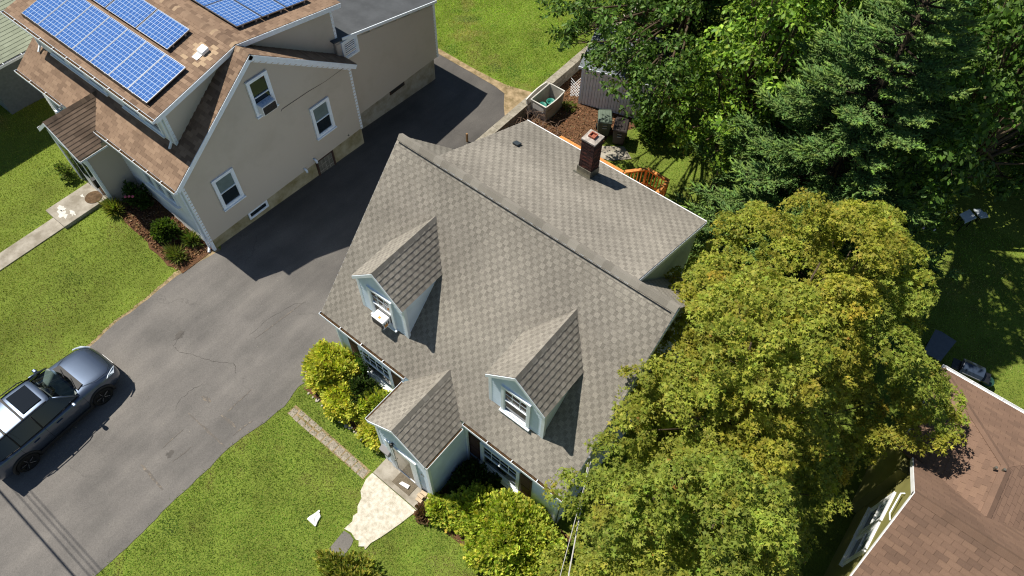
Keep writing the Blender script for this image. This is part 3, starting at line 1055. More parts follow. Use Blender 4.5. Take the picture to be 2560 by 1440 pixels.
for k in range(21):
    z = 6.02 + k * .067
    for side in range(4):
        for j in range(2):
            rr = random.random() < .45
            mt_ = M['brick'] if rr else M['brick2']
            a = 4.0 if k % 2 == 0 else 4.0 + .0
            ofs = [(0, .205), (.215, .205)] if k % 2 == 0 else [(0, .10), (.11, .205), (.325, .095)]
            if side in (1, 3) and k % 2 == 0: ofs = [(0.0, .10), (.11, .205), (.325, .095)]
            if side in (1, 3) and k % 2 == 1: ofs = [(0, .205), (.215, .205)]
            if j: continue
            g = .012 if k >= 18 else 0
            for (o_, w_) in ofs:
                mt_ = M['brick'] if random.random() < .5 else M['brick2']
                if side == 0: brick(w_, .04, mt_, (4.01 + o_, 6.99 - g + random.uniform(-.003, .003), z), ch)
                elif side == 2: brick(w_, .04, mt_, (4.01 + o_, 7.37 + g, z), ch)
                elif side == 1: brick(.04, w_, mt_, (4.39 + g + random.uniform(-.003, .003), 6.99 + o_, z), ch)
                else: brick(.04, w_, mt_, (4.01 - g, 6.99 + o_, z), ch)
zs = lambda yy: HR - (yy - W1) * (HR - 5.71) / (8.10 - W1)
fl = MB()
fl.prism([(3.985, 6.965, zs(6.965) - .05), (4.435, 6.965, zs(6.965) - .05), (4.435, 6.965, zs(6.965) + .26), (3.985, 6.965, zs(6.965) + .26)], (0, .02, 0))
for x in (3.975, 4.425):
    fl.prism([(x, 6.966, zs(6.966) - .05), (x, 7.43, zs(7.43) - .05), (x, 7.43, zs(7.43) + .30), (x, 6.966, zs(6.966) + .26)], (.02, 0, 0))
fl.prism([(3.90, 6.88, zs(6.88) + .017), (4.50, 6.88, zs(6.88) + .017), (4.50, 6.965, zs(6.965) + .017), (3.90, 6.965, zs(6.965) + .017)], (0, 0, .004))
fl.build('flashing', M['metal'], ch)
cr_ = MB()
cr_.box(3.99, 6.97, 7.425, 4.45, 7.43, 7.475)
cr_.solid([(3.995, 6.975, 7.475), (4.445, 6.975, 7.475), (4.445, 7.425, 7.475), (3.995, 7.425, 7.475), (4.11, 7.09, 7.51), (4.33, 7.09, 7.51), (4.33, 7.31, 7.51), (4.11, 7.31, 7.51)], [(4, 5, 6, 7), (0, 1, 5, 4), (1, 2, 6, 5), (2, 3, 7, 6), (3, 0, 4, 7)])
cr_.build('chimney_crown', M['crown'], ch)
flu = MB()
for (a, b_, c_, d_) in ((4.12, 7.10, 4.32, 7.125), (4.12, 7.275, 4.32, 7.30), (4.12, 7.125, 4.145, 7.275), (4.295, 7.125, 4.32, 7.275)):
    flu.box(a, b_, 7.48, c_, d_, 7.575)
flu.build('flue', M['terracotta'], ch)
MB().box(4.145, 7.125, 7.512, 4.295, 7.275, 7.516).build('flue_soot', M['terracotta'], ch)
vt = MB()
zv = zs(6.6)
vt.prism([(1.99, 6.50, zs(6.5) + .01), (2.19, 6.50, zs(6.5) + .01), (2.19, 6.50, zs(6.5) + .09), (1.99, 6.50, zs(6.5) + .09)], (0, .2, -.075))
vt.build('roof_vent', mat('slate_blue_vent', (.035, .045, .055), .5, .4), h1, bevel=.015)

# entry porch
PX0, PX1, PYF, PZE, PZR = 3.46, 5.58, -1.585, 3.09, 3.905
PC = (PX0 + PX1) / 2
pw = MB()
pw.prism([(3.58, -1.44, -.1), (5.46, -1.44, -.1), (5.46, -1.44, PZE - .03), (PC, -1.44, PZR - .08), (3.58, -1.44, PZE - .03)], (0, 1.75, 0))
porch = pw.build('entry_porch', M['vinyl'], h1)
siding(porch, (PC, -1.44, .16), X, Z, -Y, [(-.93, 0), (.93, 0), (.93, PZE - .22), (0, PZR - .30), (-.93, PZE - .22)], M['vinyl'])
for sx in (-1, 1):
    siding(porch, (PC + sx * .94, -1.44, .1), Y, Z, X * sx, [(0.05, 0), (1.68, 0), (1.68, PZE - .15), (0.05, PZE - .15)], M['vinyl'])
    MB().box(PC + sx * .94 - .05, -1.465, .1, PC + sx * .94 + .05, -1.38, PZE - .05).build('corner_trim', M['trim'], porch)
    hw = (PX1 - PX0) / 2
    vd = V((-sx * hw, 0, PZR - PZE)).normalized()
    nd = V((sx * vd.z, 0, abs(vd.x)))
    LD = V((hw, 0, PZR - PZE)).length
    y1e, y1r = (PZE - HE) / SL, (PZR - HE) / SL
    E0 = V((PC + sx * hw, PYF, PZE))
    MB().prism([E0, E0 + Y * (y1e - PYF), E0 + Y * (y1r - PYF) + vd * LD, E0 + vd * LD], -nd * .05).build('porch_roof', M['sh1'], porch)
    RR = Roof(porch, M['sh1'])
    if sx > 0:
        RR.plane(E0, Y, vd, [(0, 0), (y1e - PYF, 0), (y1r - PYF, LD), (0, LD)])
    else:
        RR.plane(E0 + Y * (y1e - PYF), -Y, vd, [(0, 0), (y1e - PYF, 0), (y1e - PYF, LD), (-(y1r - y1e), LD)])
    RR.finish(0)
    G = E0 + V((0, -.002, -.008))
    MB().prism([G, G + vd * LD, G + vd * LD - Z * .12, G - Z * .12], (0, -.018, 0)).build('rake_board', M['trim'], porch)
    gutter(porch, E0 + V((0, 0.0, -.01)), E0 + V((0, 1.45, -.01)), X * sx, w=.08, h=.07)
ridge_caps(porch, (PC, PYF - .01, PZR + .01), (PC, (PZR - HE) / SL + .05, PZR + .01), (-1, 0, -.77), (1, 0, -.77), M['cap1'], e=.2, w=.13, lift=.02)
downspout(porch, [(5.52, .05, 3.0), (5.52, .12, 2.8), (5.52, .12, .1)], .045)
# storm door
df = MB()
df.box(3.86, -1.50, .13, 4.03, -1.44, 2.16); df.box(4.87, -1.50, .13, 5.04, -1.44, 2.16); df.box(4.03, -1.50, 2.04, 4.87, -1.44, 2.16)
dfo = df.build('door_frame', M['trim'], porch)
dd = MB()
dd.box(4.04, -1.495, .13, 4.11, -1.458, 2.03); dd.box(4.79, -1.495, .13, 4.86, -1.458, 2.03); dd.box(4.11, -1.495, 1.95, 4.79, -1.458, 2.03); dd.box(4.11, -1.495, .13, 4.79, -1.458, .22)
dd.build('door', M['white'], porch)
M['doorglass'] = mat('storm_door_glass', (.33, .29, .24), .03, .8, col2=(.22, .20, .17), scale=1.2)
MB().box(4.11, -1.48, .22, 4.79, -1.472, 1.95).build('door_pane', M['doorglass'], porch)
MB().tube([(4.14, -1.52, 1.02), (4.14, -1.52, 1.14)], .012, 6).build('door_handle', M['metal'], porch)
lt = MB().lathe((4.19, -1.53, 2.22), [(.03, 0), (.055, .03), (.06, .15), (.03, .19)], 10)
lt.box(4.17, -1.50, 2.28, 4.21, -1.44, 2.34)
lt.build('porch_lamp', M['dark'], porch)
mbx = MB()
mbx.prism([(3.60, -1.456, 1.12), (3.60, -1.60, 1.12), (3.60, -1.62, 1.30), (3.60, -1.456, 1.42)], (.36, 0, 0))
mbx.build('mailbox', mat('grey_mailbox', (.24, .23, .23), .5, .4), porch, bevel=.01)
for zz in (1.5,):
    for k, chx in enumerate((5.15, 5.22)):
        MB().box(chx, -1.462, zz, chx + .045, -1.452, zz + .10).build('house_number', M['metal'], porch)

# ------------------------------------------------------------------ tan house with solar panels
XG, YF2, YR2 = -6.98, 0.34, 8.02      # gable wall, front wall, rear wall
XL2 = -16.05
E2, RZ2 = 3.55, 6.47                   # eave, ridge heights
EY0, EY1 = 0.09, 8.27                  # eave y
YC2 = 4.18
S2 = (RZ2 - E2) / (YC2 - EY0)
h2 = thing('tan_house', 'tan sided house with brown shingle roof carrying solar panels', 'house', (-11.5, 4.2, 0))
wb = MB()
wb.prism([(XL2, YF2, .5), (XL2, YR2, .5), (XL2, YR2, E2 + .1), (XL2, YC2, RZ2 - .12), (XL2, YF2, E2 + .1)], (XG - XL2, 0, 0))
w2 = wb.build('wall', M['tan'], h2)
siding(h2, (XG, YF2, .5), Y, Z, X, [(0, 0), (YR2 - YF2, 0), (YR2 - YF2, E2 - .42), (YC2 - YF2, RZ2 - .62), (0, E2 - .42)], M['tan'], e=.15, t=.034)
siding(h2, (XL2, YF2, .2), X, Z, -Y, [(0, 0), (XG - XL2, 0), (XG - XL2, E2 - .3), (0, E2 - .3)], M['white'], e=.13, t=.026)
fb = MB()
fb.box(XL2 + .03, YF2 + .03, -1.2, XG - .03, YR2 - .03, .5)
fnd = fb.build('foundation', M['found'], h2)
MB().box(XG - .02, YF2 - .03, -.05, XG + .03, YF2 + .08, E2 - .1).build('corner_trim', M['trim'], h2)
MB().box(XG - .10, YF2 - .035, -.05, XG - .02, YF2 - .005, E2 - .1).build('corner_trim', M['trim'], h2)
MB().box(XG - .02, YR2 - .09, .45, XG + .03, YR2 + .02, E2 - .1).build('corner_trim', M['trim'], h2)
vf2 = V((0, YC2 - EY0, RZ2 - E2)).normalized(); nf2 = V((0, -vf2.z, vf2.y)); LF2 = V((0, YC2 - EY0, RZ2 - E2)).length
vr2 = V((0, -vf2.y, vf2.z)); nr2 = V((0, vf2.z, vf2.y))
XR = XG + .15
OF = V((-16.21, EY0, E2)); OR = V((XR, EY1, E2))
W2 = XR + 16.21
rb = MB()
rb.prism([OF, OF + X * W2, OF + X * W2 + vf2 * LF2, OF + vf2 * LF2], -nf2 * .10)
rb.prism([OR, OR - X * W2, OR - X * W2 + vr2 * LF2, OR + vr2 * LF2], -nr2 * .10)
# low shed roofs over the dormers
UY0, UZ, HS, UYR, UXR = 0.77, 5.765, 6.50, 8.59, -7.50
mu2 = (HS - UZ) / (YC2 - UY0)
vs2 = V((0, 1, mu2)).normalized(); nsf = V((0, -vs2.z, vs2.y)); LU = (YC2 - UY0) / vs2.y
UL = -16.0
OU = V((UL, UY0, UZ))
mur = (HS - 5.70) / (UYR - YC2)
vsr = V((0, -1, mur)).normalized(); nsr = V((0, vsr.z, -vsr.y)); LUR = (UYR - YC2) / -vsr.y
OUR = V((UXR, UYR, 5.70))
WU = UXR - UL
rb.prism([OU, OU + X * WU, OU + X * WU + vs2 * LU, OU + vs2 * LU], -nsf * .10)
rb.prism([OUR, OUR - X * WU, OUR - X * WU + vsr * LUR, OUR + vsr * LUR], -nsr * .10)
roof2 = rb.build('roof', M['sh2'], h2)
R2 = Roof(roof2, M['sh2'])
DW0, DW1 = -15.75, -7.72     # dormer wall ends


def skip2(P):
    if P.x < UXR - .35 and P.y > 1.25 and P.y < 8.2 and P.x > -15.6: return True
    if abs(P.x + 12.08) < 1.1 and P.z < 4.2 - .8 * abs(P.x + 12.08) - .08: return True
    return False


def tone2(P, t):
    if -8.75 < P.x < -7.75 and 2.9 < P.y < 4.0 and random.random() < .7: return 0.93
    return t


R2.plane(OF, X, vf2, [(0, 0), (W2, 0), (W2, LF2), (0, LF2)], style='tab', e=.135, skip=skip2)
R2.plane(OR, -X, vr2, [(0, 0), (W2, 0), (W2, LF2), (0, LF2)], style='tab', e=.135, skip=skip2)
R2.plane(OU, X, vs2, [(0, 0), (WU, 0), (WU, LU), (0, LU)], style='tab', e=.135, tonef=tone2)
R2.plane(OUR, -X, vsr, [(0, 0), (WU, 0), (WU, LUR), (0, LUR)], style='tab', e=.135)
R2.finish(300)
ridge_caps(roof2, (UL, YC2, HS + .005), (UXR, YC2, HS + .005), (0, -1, -mu2), (0, 1, -mur), M['sh2'], e=.14, w=.15, lift=.02)
ridge_caps(roof2, (UXR, YC2, RZ2 + .005), (XR, YC2, RZ2 + .005), (0, -1, -S2), (0, 1, -S2), M['sh2'], e=.14, w=.15, lift=.02)
# gable rake boards
for Oq, vq, nq in ((V((XR, EY0, E2)), vf2, nf2), (V((XR, EY1, E2)), vr2, nr2)):
    b = MB()
    Oq = Oq - nq * .008
    b.prism([Oq, Oq + vq * LF2, Oq + vq * LF2 - nq * .17, Oq - nq * .17], X * .025)
    b.build('rake_board', M['trim'], h2)
    b = MB()
    Oq = V((XG + .012, Oq.y, Oq.z)) - nq * .18 + vq * .12
    b.prism([Oq, Oq + vq * (LF2 - .12), Oq + vq * (LF2 - .12) - nq * .10, Oq - nq * .10], X * .02)
    b.build('frieze_board', M['trim'], h2)
for Oq, vq, nq, LL in ((V((UXR, UY0, UZ)), vs2, nsf, LU), (V((UXR, UYR, 5.70)), vsr, nsr, LUR)):
    b = MB()
    Oq = Oq - nq * .008
    b.prism([Oq, Oq + vq * LL, Oq + vq * LL - nq * .17, Oq - nq * .17], X * .025)
    b.build('rake_board', M['trim'], h2)
# dormer walls
dz = lambda y: E2 + S2 * (y - EY0)
dz2 = lambda y: E2 + S2 * (EY1 - y)
us = lambda y: UZ + mu2 * (y - UY0)
usr = lambda y: 5.70 + mur * (UYR - y)
YD = 1.12
d = MB()
d.prism([(DW1, YD, dz(YD) - .3), (DW1, 4.0, dz(4.0) - .3), (DW1, 4.0, us(4.0) - .06), (DW1, YD, us(YD) - .06)], (DW0 - DW1, 0, 0))
d.prism([(DW1, 8.25, 3.0), (DW1, 4.3, dz2(4.3) - .3), (DW1, 4.3, usr(4.3) - .06), (DW1, 8.25, usr(8.25) - .06)], (DW0 - DW1, 0, 0))
dw = d.build('dormer_wall', M['tan'], h2)
siding(dw, (DW1, 0, 0), Y, Z, X, [(YD, dz(YD)), (3.95, dz(3.95)), (3.95, us(3.95) - .1), (YD, us(YD) - .1)], M['tan'], e=.15, t=.034)
siding(dw, (DW1, 0, 0), Y, Z, X, [(8.25, dz2(8.25)), (8.25, usr(8.25) - .1), (4.4, usr(4.4) - .1), (4.4, dz2(4.4))], M['tan'], e=.15, t=.034)
MB().box(DW1 - .07, YD - .025, dz(YD) - .02, DW1 + .035, YD + .08, us(YD) - .08).build('corner_trim', M['trim'], dw)
MB().box(DW1 - .07, 8.17, dz2(8.25) - .02, DW1 + .035, 8.275, usr(8.25) - .08).build('corner_trim', M['trim'], dw)
siding(dw, (DW0, YD, dz(YD) + .0), X, Z, -Y, [(0, 0), (DW1 - DW0 - .08, 0), (DW1 - DW0 - .08, 1.3), (0, 1.3)], M['white'], e=.13, t=.026)
for x in (-14.75, -13.6, -12.45, -10.45, -9.3):
    window(dw, (x, YD - .014, dz(YD) + .12), X, -Y, 1.08, 1.15, upper='glass', depth=.05)
MB().box(UL, UY0 - .005, UZ - .16, UXR, UY0 + .02, UZ - .01).build('fascia', M['trim'], h2)
gutter(h2, (UL - .03, UY0, UZ), (UXR + .05, UY0, UZ), -Y)
gutter(h2, (-16.25, EY0, E2), (-13.30, EY0, E2), -Y)
gutter(h2, (-11.30, EY0, E2), (XR + .03, EY0, E2), -Y)
MB().box(-16.21, EY0 + .005, E2 - .16, -6.83, EY0 + .03, E2 - .01).build('fascia', M['trim'], h2)
downspout(h2, [(DW1 - .15, UY0 - .04, UZ - .1), (DW1 - .13, YD - .06, UZ - .4), (DW1 - .13, YD - .06, dz(YD) + .12), (DW1 - .13, YD - .22, dz(YD - .2) + .06)], .045)
downspout(h2, [(DW0 + .25, UY0 - .04, UZ - .1), (DW0 + .25, YD - .06, UZ - .4), (DW0 + .25, YD - .06, dz(YD) + .12), (DW0 + .25, YD - .22, dz(YD - .2) + .06)], .045)
downspout(h2, [(XG - .2, EY0 - .03, E2 - .08), (XG - .16, YF2 - .07, E2 - .4), (XG - .16, YF2 - .07, .12), (XG - .05, YF2 - .2, .03)], .045)
# roof vent
MB().prism([(-8.34, 3.28, us(3.28) + .02), (-8.02, 3.28, us(3.28) + .02), (-8.02, 3.56, us(3.56) + .02), (-8.34, 3.56, us(3.56) + .02)], (0, 0, .14)).build('exhaust_vent', M['white'], h2, bevel=.04)
MB().prism([(-8.36, 3.06, us(3.06) + .018), (-8.10, 3.06, us(3.06) + .018), (-8.10, 3.30, us(3.30) + .018), (-8.36, 3.30, us(3.30) + .018)], (0, 0, .012)).build('vent_flange', M['white'], h2)
# gable windows
window(h2, (XG + .030, 3.74, 4.10), Y, X, .88, 1.45, upper='glass', lower='glass', depth=.07, fw=.10)
window(h2, (XG + .030, 5.80, 1.54), Y, X, .92, 1.46, depth=.07, fw=.10)
window(h2, (XG + .030, 1.30, 1.46), Y, X, .90, 1.44, depth=.07, fw=.10)
window(h2, (XG - .018, 2.06, .13), Y, X, .90, .36, upper='glass', single=True, sill=False, fw=.055, depth=.05)
# glass block hatch window in a rusty frame
M['rust'] = mat('rusty_frame', (.085, .05, .04), .8, .2, noise=.4, scale=10)
hb = MB()
hb.box(XG - .03, 5.46, -.47, XG + .035, 5.54, .50); hb.box(XG - .03, 6.28, -.47, XG + .035, 6.36, .50); hb.box(XG - .03, 5.54, .43, XG + .035, 6.28, .50)
ho = hb.build('hatch_frame', M['rust'], h2)
M['hatchpane'] = mat('dusty_hatch_pane', (.20, .19, .15), .3, .4, col2=(.09, .09, .07), scale=4)
for i in range(3):
    for j in range(4):
        MB().box(XG - .028, 5.555 + j * .182, -.44 + i * .29, XG - .012, 5.555 + j * .182 + .165, -.44 + i * .29 + .265).build('pane', M['hatchpane'], ho)
gmb = MB()
for j in range(5): gmb.box(XG - .029, 5.54 + j * .182 - .001, -.46, XG - .004, 5.54 + j * .182 + .016, .43)
for i in range(4): gmb.box(XG - .029, 5.54, -.468 + i * .29, XG - .006, 6.28, -.44 + i * .29)
gmb.build('muntin', M['crown'], ho)
for yy, zz in ((5.42, .72), (4.88, .62)):
    MB().tube([(XG, yy, zz), (XG + .13, yy, zz), (XG + .17, yy, zz - .03), (XG + .17, yy, zz - .12)], .045, 10).build('exhaust_pipe', M['trim'], h2, smooth=True)
MB().tube([(XG + .01, 7.25, .62), (XG + .07, 7.25, .62)], .03, 8).build('spigot', M['metal'], h2)
MB().tube([(XG + .03, 4.69, 3.66), (XG + .03, 4.76, 3.72), (XG + .03, 5.97, 3.70), (XG + .03, 6.77, 3.64), (XG + .03, 7.7, 3.66)], .010, 5).build('wall_cable', M['dark'], h2)
MB().box(XG + .012, .52, 1.0, XG + .10, .78, 1.5).build('meter_box', mat('grey_meter_box', (.30, .30, .29), .5, .4, noise=.15), h2) if False else None
# front windows under the eave
for x in (-9.72, -9.12, -8.52):
    window(h2, (x, YF2 - .014, 1.78), X, -Y, .58, 1.3, upper='glass', depth=.06, fw=.06, sill=False)
MB().box(-9.80, YF2 - .16, 1.70, -7.88, YF2 - .01, 1.76).build('window_ledge', M['white'], h2)
window(h2, (-15.45, YF2 - .014, 1.9), X, -Y, 1.2, 1.15, upper='glass', depth=.06)
# front entry vestibule
pb = MB()
pb.prism([(-13.12, -.82, .3), (-11.05, -.82, .3), (-11.05, -.82, 3.16), (-12.085, -.82, 4.08), (-13.12, -.82, 3.16)], (0, 1.3, 0))
po = pb.build('entry_vestibule', M['tan'], h2)
siding(po, (-11.05, -.82, .55), Y, Z, X, [(.06, 0), (1.16, 0), (1.16, 2.55), (.06, 2.55)], M['tan'], e=.15, t=.034)
for x in (-13.12, -11.05):
    MB().box(x - .09, -.85, .45, x + .03, -.74, 3.1).build('corner_trim', M['trim'], po)
MB().box(-13.0, -.835, 2.55, -11.15, -.822, 3.05).build('door_header', M['trim'], po)
for a, b_, mt_ in ((-12.95, -12.45, M['glass']), (-12.38, -11.62, M['white']), (-11.56, -11.22, M['glass'])):
    MB().box(a, -.84, .72, b_, -.824, 2.5).build('door' if mt_ is M['white'] else 'sidelight', mt_, po)
MB().box(-12.25, -.852, 1.5, -11.75, -.84, 2.3).build('door_pane', M['glass'], po)
MB().box(-11.53, -.93, 1.35, -11.34, -.84, 1.75).build('mailbox', M['dark'], po)
for sx in (-1, 1):
    E0 = V((-12.085 + sx * 1.24, -1.03, 3.2))
    vd = V((-sx * 1.24, 0, 1.0)).normalized(); nd = V((sx * vd.z, 0, abs(vd.x))); LD = V((1.24, 0, 1.0)).length
    ye, yr = EY0 + (3.2 - E2) / S2, EY0 + (4.2 - E2) / S2
    MB().prism([E0, E0 + Y * (ye - E0.y + .2), E0 + Y * (yr - E0.y) + vd * LD, E0 + vd * LD], -nd * .05).build('vestibule_roof', M['sh2d'], po)
    RR = Roof(po, M['sh2d'])
    if sx > 0: RR.plane(E0, Y, vd, [(0, 0), (ye - E0.y + .25, 0), (yr - E0.y, LD), (0, LD)], style='tab', e=.135)
    else: RR.plane(E0 + Y * (ye - E0.y), -Y, vd, [(0, 0), (ye - E0.y, 0), (ye - E0.y, LD), (-(yr - ye), LD)], style='tab', e=.135)
    RR.finish(0)
    G = E0 + V((0, -.002, -.008))
    MB().prism([G, G + vd * LD, G + vd * LD - Z * .14, G - Z * .14], (0, -.02, 0)).build('rake_board', M['trim'], po)
    gutter(po, E0 + V((0, 0, -.01)), E0 + V((0, 1.05, -.01)), X * sx, w=.08, h=.07)
ridge_caps(po, (-12.085, -1.04, 4.21), (-12.085, EY0 + (4.2 - E2) / S2, 4.21), (-1, 0, -.8), (1, 0, -.8), M['sh2d'], e=.16, w=.15, lift=.02)
downspout(po, [(-11.0, -.95, 3.1), (-11.0, -.79, 2.9), (-11.0, -.79, .6)], .04)
# rear addition with flat grey roof
XA = -7.55
ab = MB()
ab.prism([(XA, YR2, .55), (XA, 13.3, .55), (XA, 13.3, 3.22), (XA, YR2, 4.30)], (-7.2, 0, 0))
ao = ab.build('rear_addition', M['tan'], h2)
siding(ao, (XA, 0, 0), Y, Z, X, [(YR2 + .02, .55), (13.22, .55), (13.22, 3.12), (YR2 + .02, 4.2)], M['tan'], e=.15, t=.034)
MB().box(XA - 7.0, YR2, -1.2, XA - .14, 13.16, .55).build('foundation', M['found2'], ao)
MB().box(XA - .02, 13.2, .5, XA + .03, 13.32, 3.2).build('corner_trim', M['trim'], ao)
rfo = MB()
rfo.prism([(XA + .06, YR2 - .1, 4.33), (XA + .06, 13.4, 3.21), (XA - 7.3, 13.4, 3.21), (XA - 7.3, YR2 - .1, 4.33)], (0, 0, .05))
rfo.build('addition_roof', M['roofgrey'], ao)
MB().prism([(XA + .062, YR2 + .3, 4.265), (XA + .062, 13.41, 3.165), (XA + .062, 13.41, 3.275), (XA + .062, YR2 + .3, 4.385)], (.03, 0, 0)).build('fascia', M['trim'], ao)
aw = window(ao, (XA + .014, 8.24, 3.38), Y, X, .78, .82, upper='glass', single=True, depth=.07, fw=.10, sill=False)
for k in range(7):
    MB().obox((XA + .03, 8.36, 3.50 + k * .085), (0, .54, 0), (.012, 0, 0), (0, 0, .05)).build('louver', M['trim'], aw)
MB().box(XA - .145, 10.34, .20, XA - .10, 11.22, .53).build('basement_vent', M['rust'], ao)
MB().box(XA - .10, 10.40, .25, XA - .095, 11.16, .48).build('vent_screen', M['dark'], ao)

# ------------------------------------------------------------------ solar panels
def mat_solar():
    mt, n, b = mat_new('polycrystalline_cells')
    b.inputs['Roughness'].default_value = 0.12
    b.inputs['Specular IOR Level'].default_value = 0.5
    b.inputs['Coat Weight'].default_value = 0.6
    b.inputs['Coat Roughness'].default_value = 0.06
    tc = n.nodes.new('ShaderNodeTexCoord')
    sep = n.nodes.new('ShaderNodeSeparateXYZ')
    n.links.new(tc.outputs['Object'], sep.inputs[0])

    def line(sock, period, width, soft=.004):
        m_ = n.nodes.new('ShaderNodeMath'); m_.operation = 'PINGPONG'; m_.inputs[1].default_value = period / 2
        n.links.new(sock, m_.inputs[0])
        r_ = n.nodes.new('ShaderNodeMapRange')
        r_.inputs['From Min'].default_value = width / 2; r_.inputs['From Max'].default_value = width / 2 + soft
        r_.inputs['To Min'].default_value = 1; r_.inputs['To Max'].default_value = 0
        n.links.new(m_.outputs[0], r_.inputs[0])
        return r_.outputs[0]
    lx = line(sep.outputs[0], .1585, .010)
    ly = line(sep.outputs[1], .1600, .010)
    bus = line(sep.outputs[0], .1585 / 3, .003, .003)
    mx = n.nodes.new('ShaderNodeMath'); mx.operation = 'MAXIMUM'
    n.links.new(lx, mx.inputs[0]); n.links.new(ly, mx.inputs[1])
    bm_ = n.nodes.new('ShaderNodeMath'); bm_.operation = 'MULTIPLY'; bm_.inputs[1].default_value = .35
    n.links.new(bus, bm_.inputs[0])
    m2 = n.nodes.new('ShaderNodeMath'); m2.operation = 'MAXIMUM'
    n.links.new(mx.outputs[0], m2.inputs[0]); n.links.new(bm_.outputs[0], m2.inputs[1])
    vo = n.nodes.new('ShaderNodeTexVoronoi'); vo.inputs['Scale'].default_value = 40
    n.links.new(tc.outputs['Object'], vo.inputs['Vector'])
    cr = n.nodes.new('ShaderNodeValToRGB')
    cr.color_ramp.elements[0].color = (0.012, 0.060, 0.235, 1)
    cr.color_ramp.elements[1].color = (0.035, 0.135, 0.42, 1)
    sp = n.nodes.new('ShaderNodeSeparateColor')
    n.links.new(vo.outputs['Color'], sp.inputs[0])
    n.links.new(sp.outputs[0], cr.inputs[0])
    mix = n.nodes.new('ShaderNodeMix'); mix.data_type = 'RGBA'
    n.links.new(m2.outputs[0], mix.inputs[0])
    n.links.new(cr.outputs[0], mix.inputs[6])
    mix.inputs[7].default_value = (0.42, 0.52, 0.66, 1)
    n.links.new(mix.outputs[2], b.inputs['Base Color'])
    return mt


M['solar'] = mat_solar()
M['alu'] = mat('brushed_aluminium_frame', (.32, .33, .35), .35, .5, metal=.7, noise=.1, scale=20)
PW, PH = .985, 1.65
# shared meshes, local frame: x across (short side), y along the slope (long side), z normal
fm = MB()
t_ = .012
fm.box(0, 0, -.036, PW, t_, .004); fm.box(0, PH - t_, -.036, PW, PH, .004); fm.box(0, t_, -.036, t_, PH - t_, .004); fm.box(PW - t_, t_, -.036, PW, PH - t_, .004)
me_frame = fm.mesh('frame', M['alu'])
g_ = MB(); g_.box(t_, t_, -.004, PW - t_, PH - t_, .0)
me_cells = g_.mesh('cell_sheet', M['solar'])
bk = MB(); bk.box(t_, t_, -.034, PW - t_, PH - t_, -.008)
me_back = bk.mesh('backing', M['dark'])
cl_ = MB(); cl_.box(-.03, -.06, -.10, .03, .02, -.03); cl_.box(-.05, -.05, -.125, .05, .01, -.10)
me_clamp = cl_.mesh('mount', M['alu'])


def panel(label, O, u, v, n):
    O, u, v, n = V(O), V(u).normalized(), V(v).normalized(), V(n).normalized()
    r = bpy.data.objects.new('solar_panel', None)
    COL.objects.link(r)
    R = Matrix((u, v, n)).transposed().to_4x4()
    R.translation = O
    r.matrix_world = R
    tag(r, label, 'solar panel', 'solar panels on the tan house roof')
    for nm, me in (('frame', me_frame), ('cell_sheet', me_cells), ('backing', me_back)):
        link(nm, me, r)
    for px in (.22, .76):
        o = link('mount', me_clamp, r); o.location = (px, .05, 0)
        o = link('mount', me_clamp, r); o.location = (px, PH - .05, 0)
    return r


zup = .15
names7 = ['rightmost upright solar panel, at the open end of the lower row', 'second upright solar panel from the open end of the lower row', 'third upright solar panel from the open end of the lower row', 'middle upright solar panel of the seven in the lower row', 'third upright solar panel from the far left end of lower row', 'second upright solar panel from the far left end of lower row', 'leftmost upright solar panel above the gutter corner, in the lower row']
for i in range(7):
    x0 = -8.04 - (i + 1) * 1.003
    panel(names7[i], V((x0, 1.0, us(1.0) + zup)), X, vs2, nsf)
# black skirt along the lower edge belongs to the array
sk = MB().obox((-8.04 - 7.02, .968, us(.968) + .01), (7.02, 0, 0), (0, .012, 0), (0, 0, .155)).build('array_skirt', M['dark'])
tag(sk, 'long black skirt strip under the lower edge of front solar panels', 'skirt')
up_l = ['sideways solar panel at the right end of the upper row', 'sideways solar panel next to the end one in the upper row', 'sideways solar panel of the upper row cut by the picture edge']
for i in range(3):
    xr = -9.18 - i * 1.70
    panel(up_l[i], V((xr, 2.76, us(2.76) + zup)), vs2, -X, nsf)
rl = [['sideways solar panel just behind the ridge, nearest the white vent', 'sideways solar panel just behind the ridge, second from the gable'], ['sideways solar panel in second row behind the ridge, near the gable', 'sideways solar panel in second row behind the ridge, at picture top'], ['sideways solar panel in third row behind the ridge, cut by picture top']]
for rw in range(3):
    for cc in range(len(rl[rw])):
        yy = 4.80 + rw * 1.01
        panel(rl[rw][cc], V((-8.15 - cc * 1.68, yy, usr(yy) + zup)), V((0, 1, -mur)), -X, nsr)

# ------------------------------------------------------------------ brown-roofed olive house, lower right
h3 = thing('olive_house', 'olive sided house with red brown shingle roof, lower right corner', 'house', (18.5, 5.5, 0))
XA3, XB3 = 15.45, 26.0
AY, AZ = 4.74, 4.95
F3 = .90
wb = MB()
wb.prism([(15.62, 1.2, -.9), (15.62, 6.35, -.9), (15.62, 6.35, 3.35), (15.62, AY, AZ - .15), (15.62, 1.2, 1.65)], (10, 0, 0))
wb.box(15.36, 6.3, -1.2, 19.1, 9.75, 3.0)
wb.build('wall', M['olive'], h3)
siding(h3, (15.62, 0, 0), Y, Z, -X, [(1.3, -.5), (6.3, -.5), (6.3, 3.2), (AY, AZ - .3), (1.3, 1.5)], M['olive'], e=.12)
f3v = V((0, 1, F3)).normalized(); f3n = V((0, -f3v.z, f3v.y))
b3v = V((0, -1, .84)).normalized(); b3n = V((0, b3v.z, -b3v.y))
O3f = V((XA3, AY - 3.75, AZ - 3.75 * F3)); LF3 = 3.75 / f3v.y
O3b = V((XB3, AY + 1.85, AZ - 1.85 * .84)); LB3 = 1.85 / -b3v.y
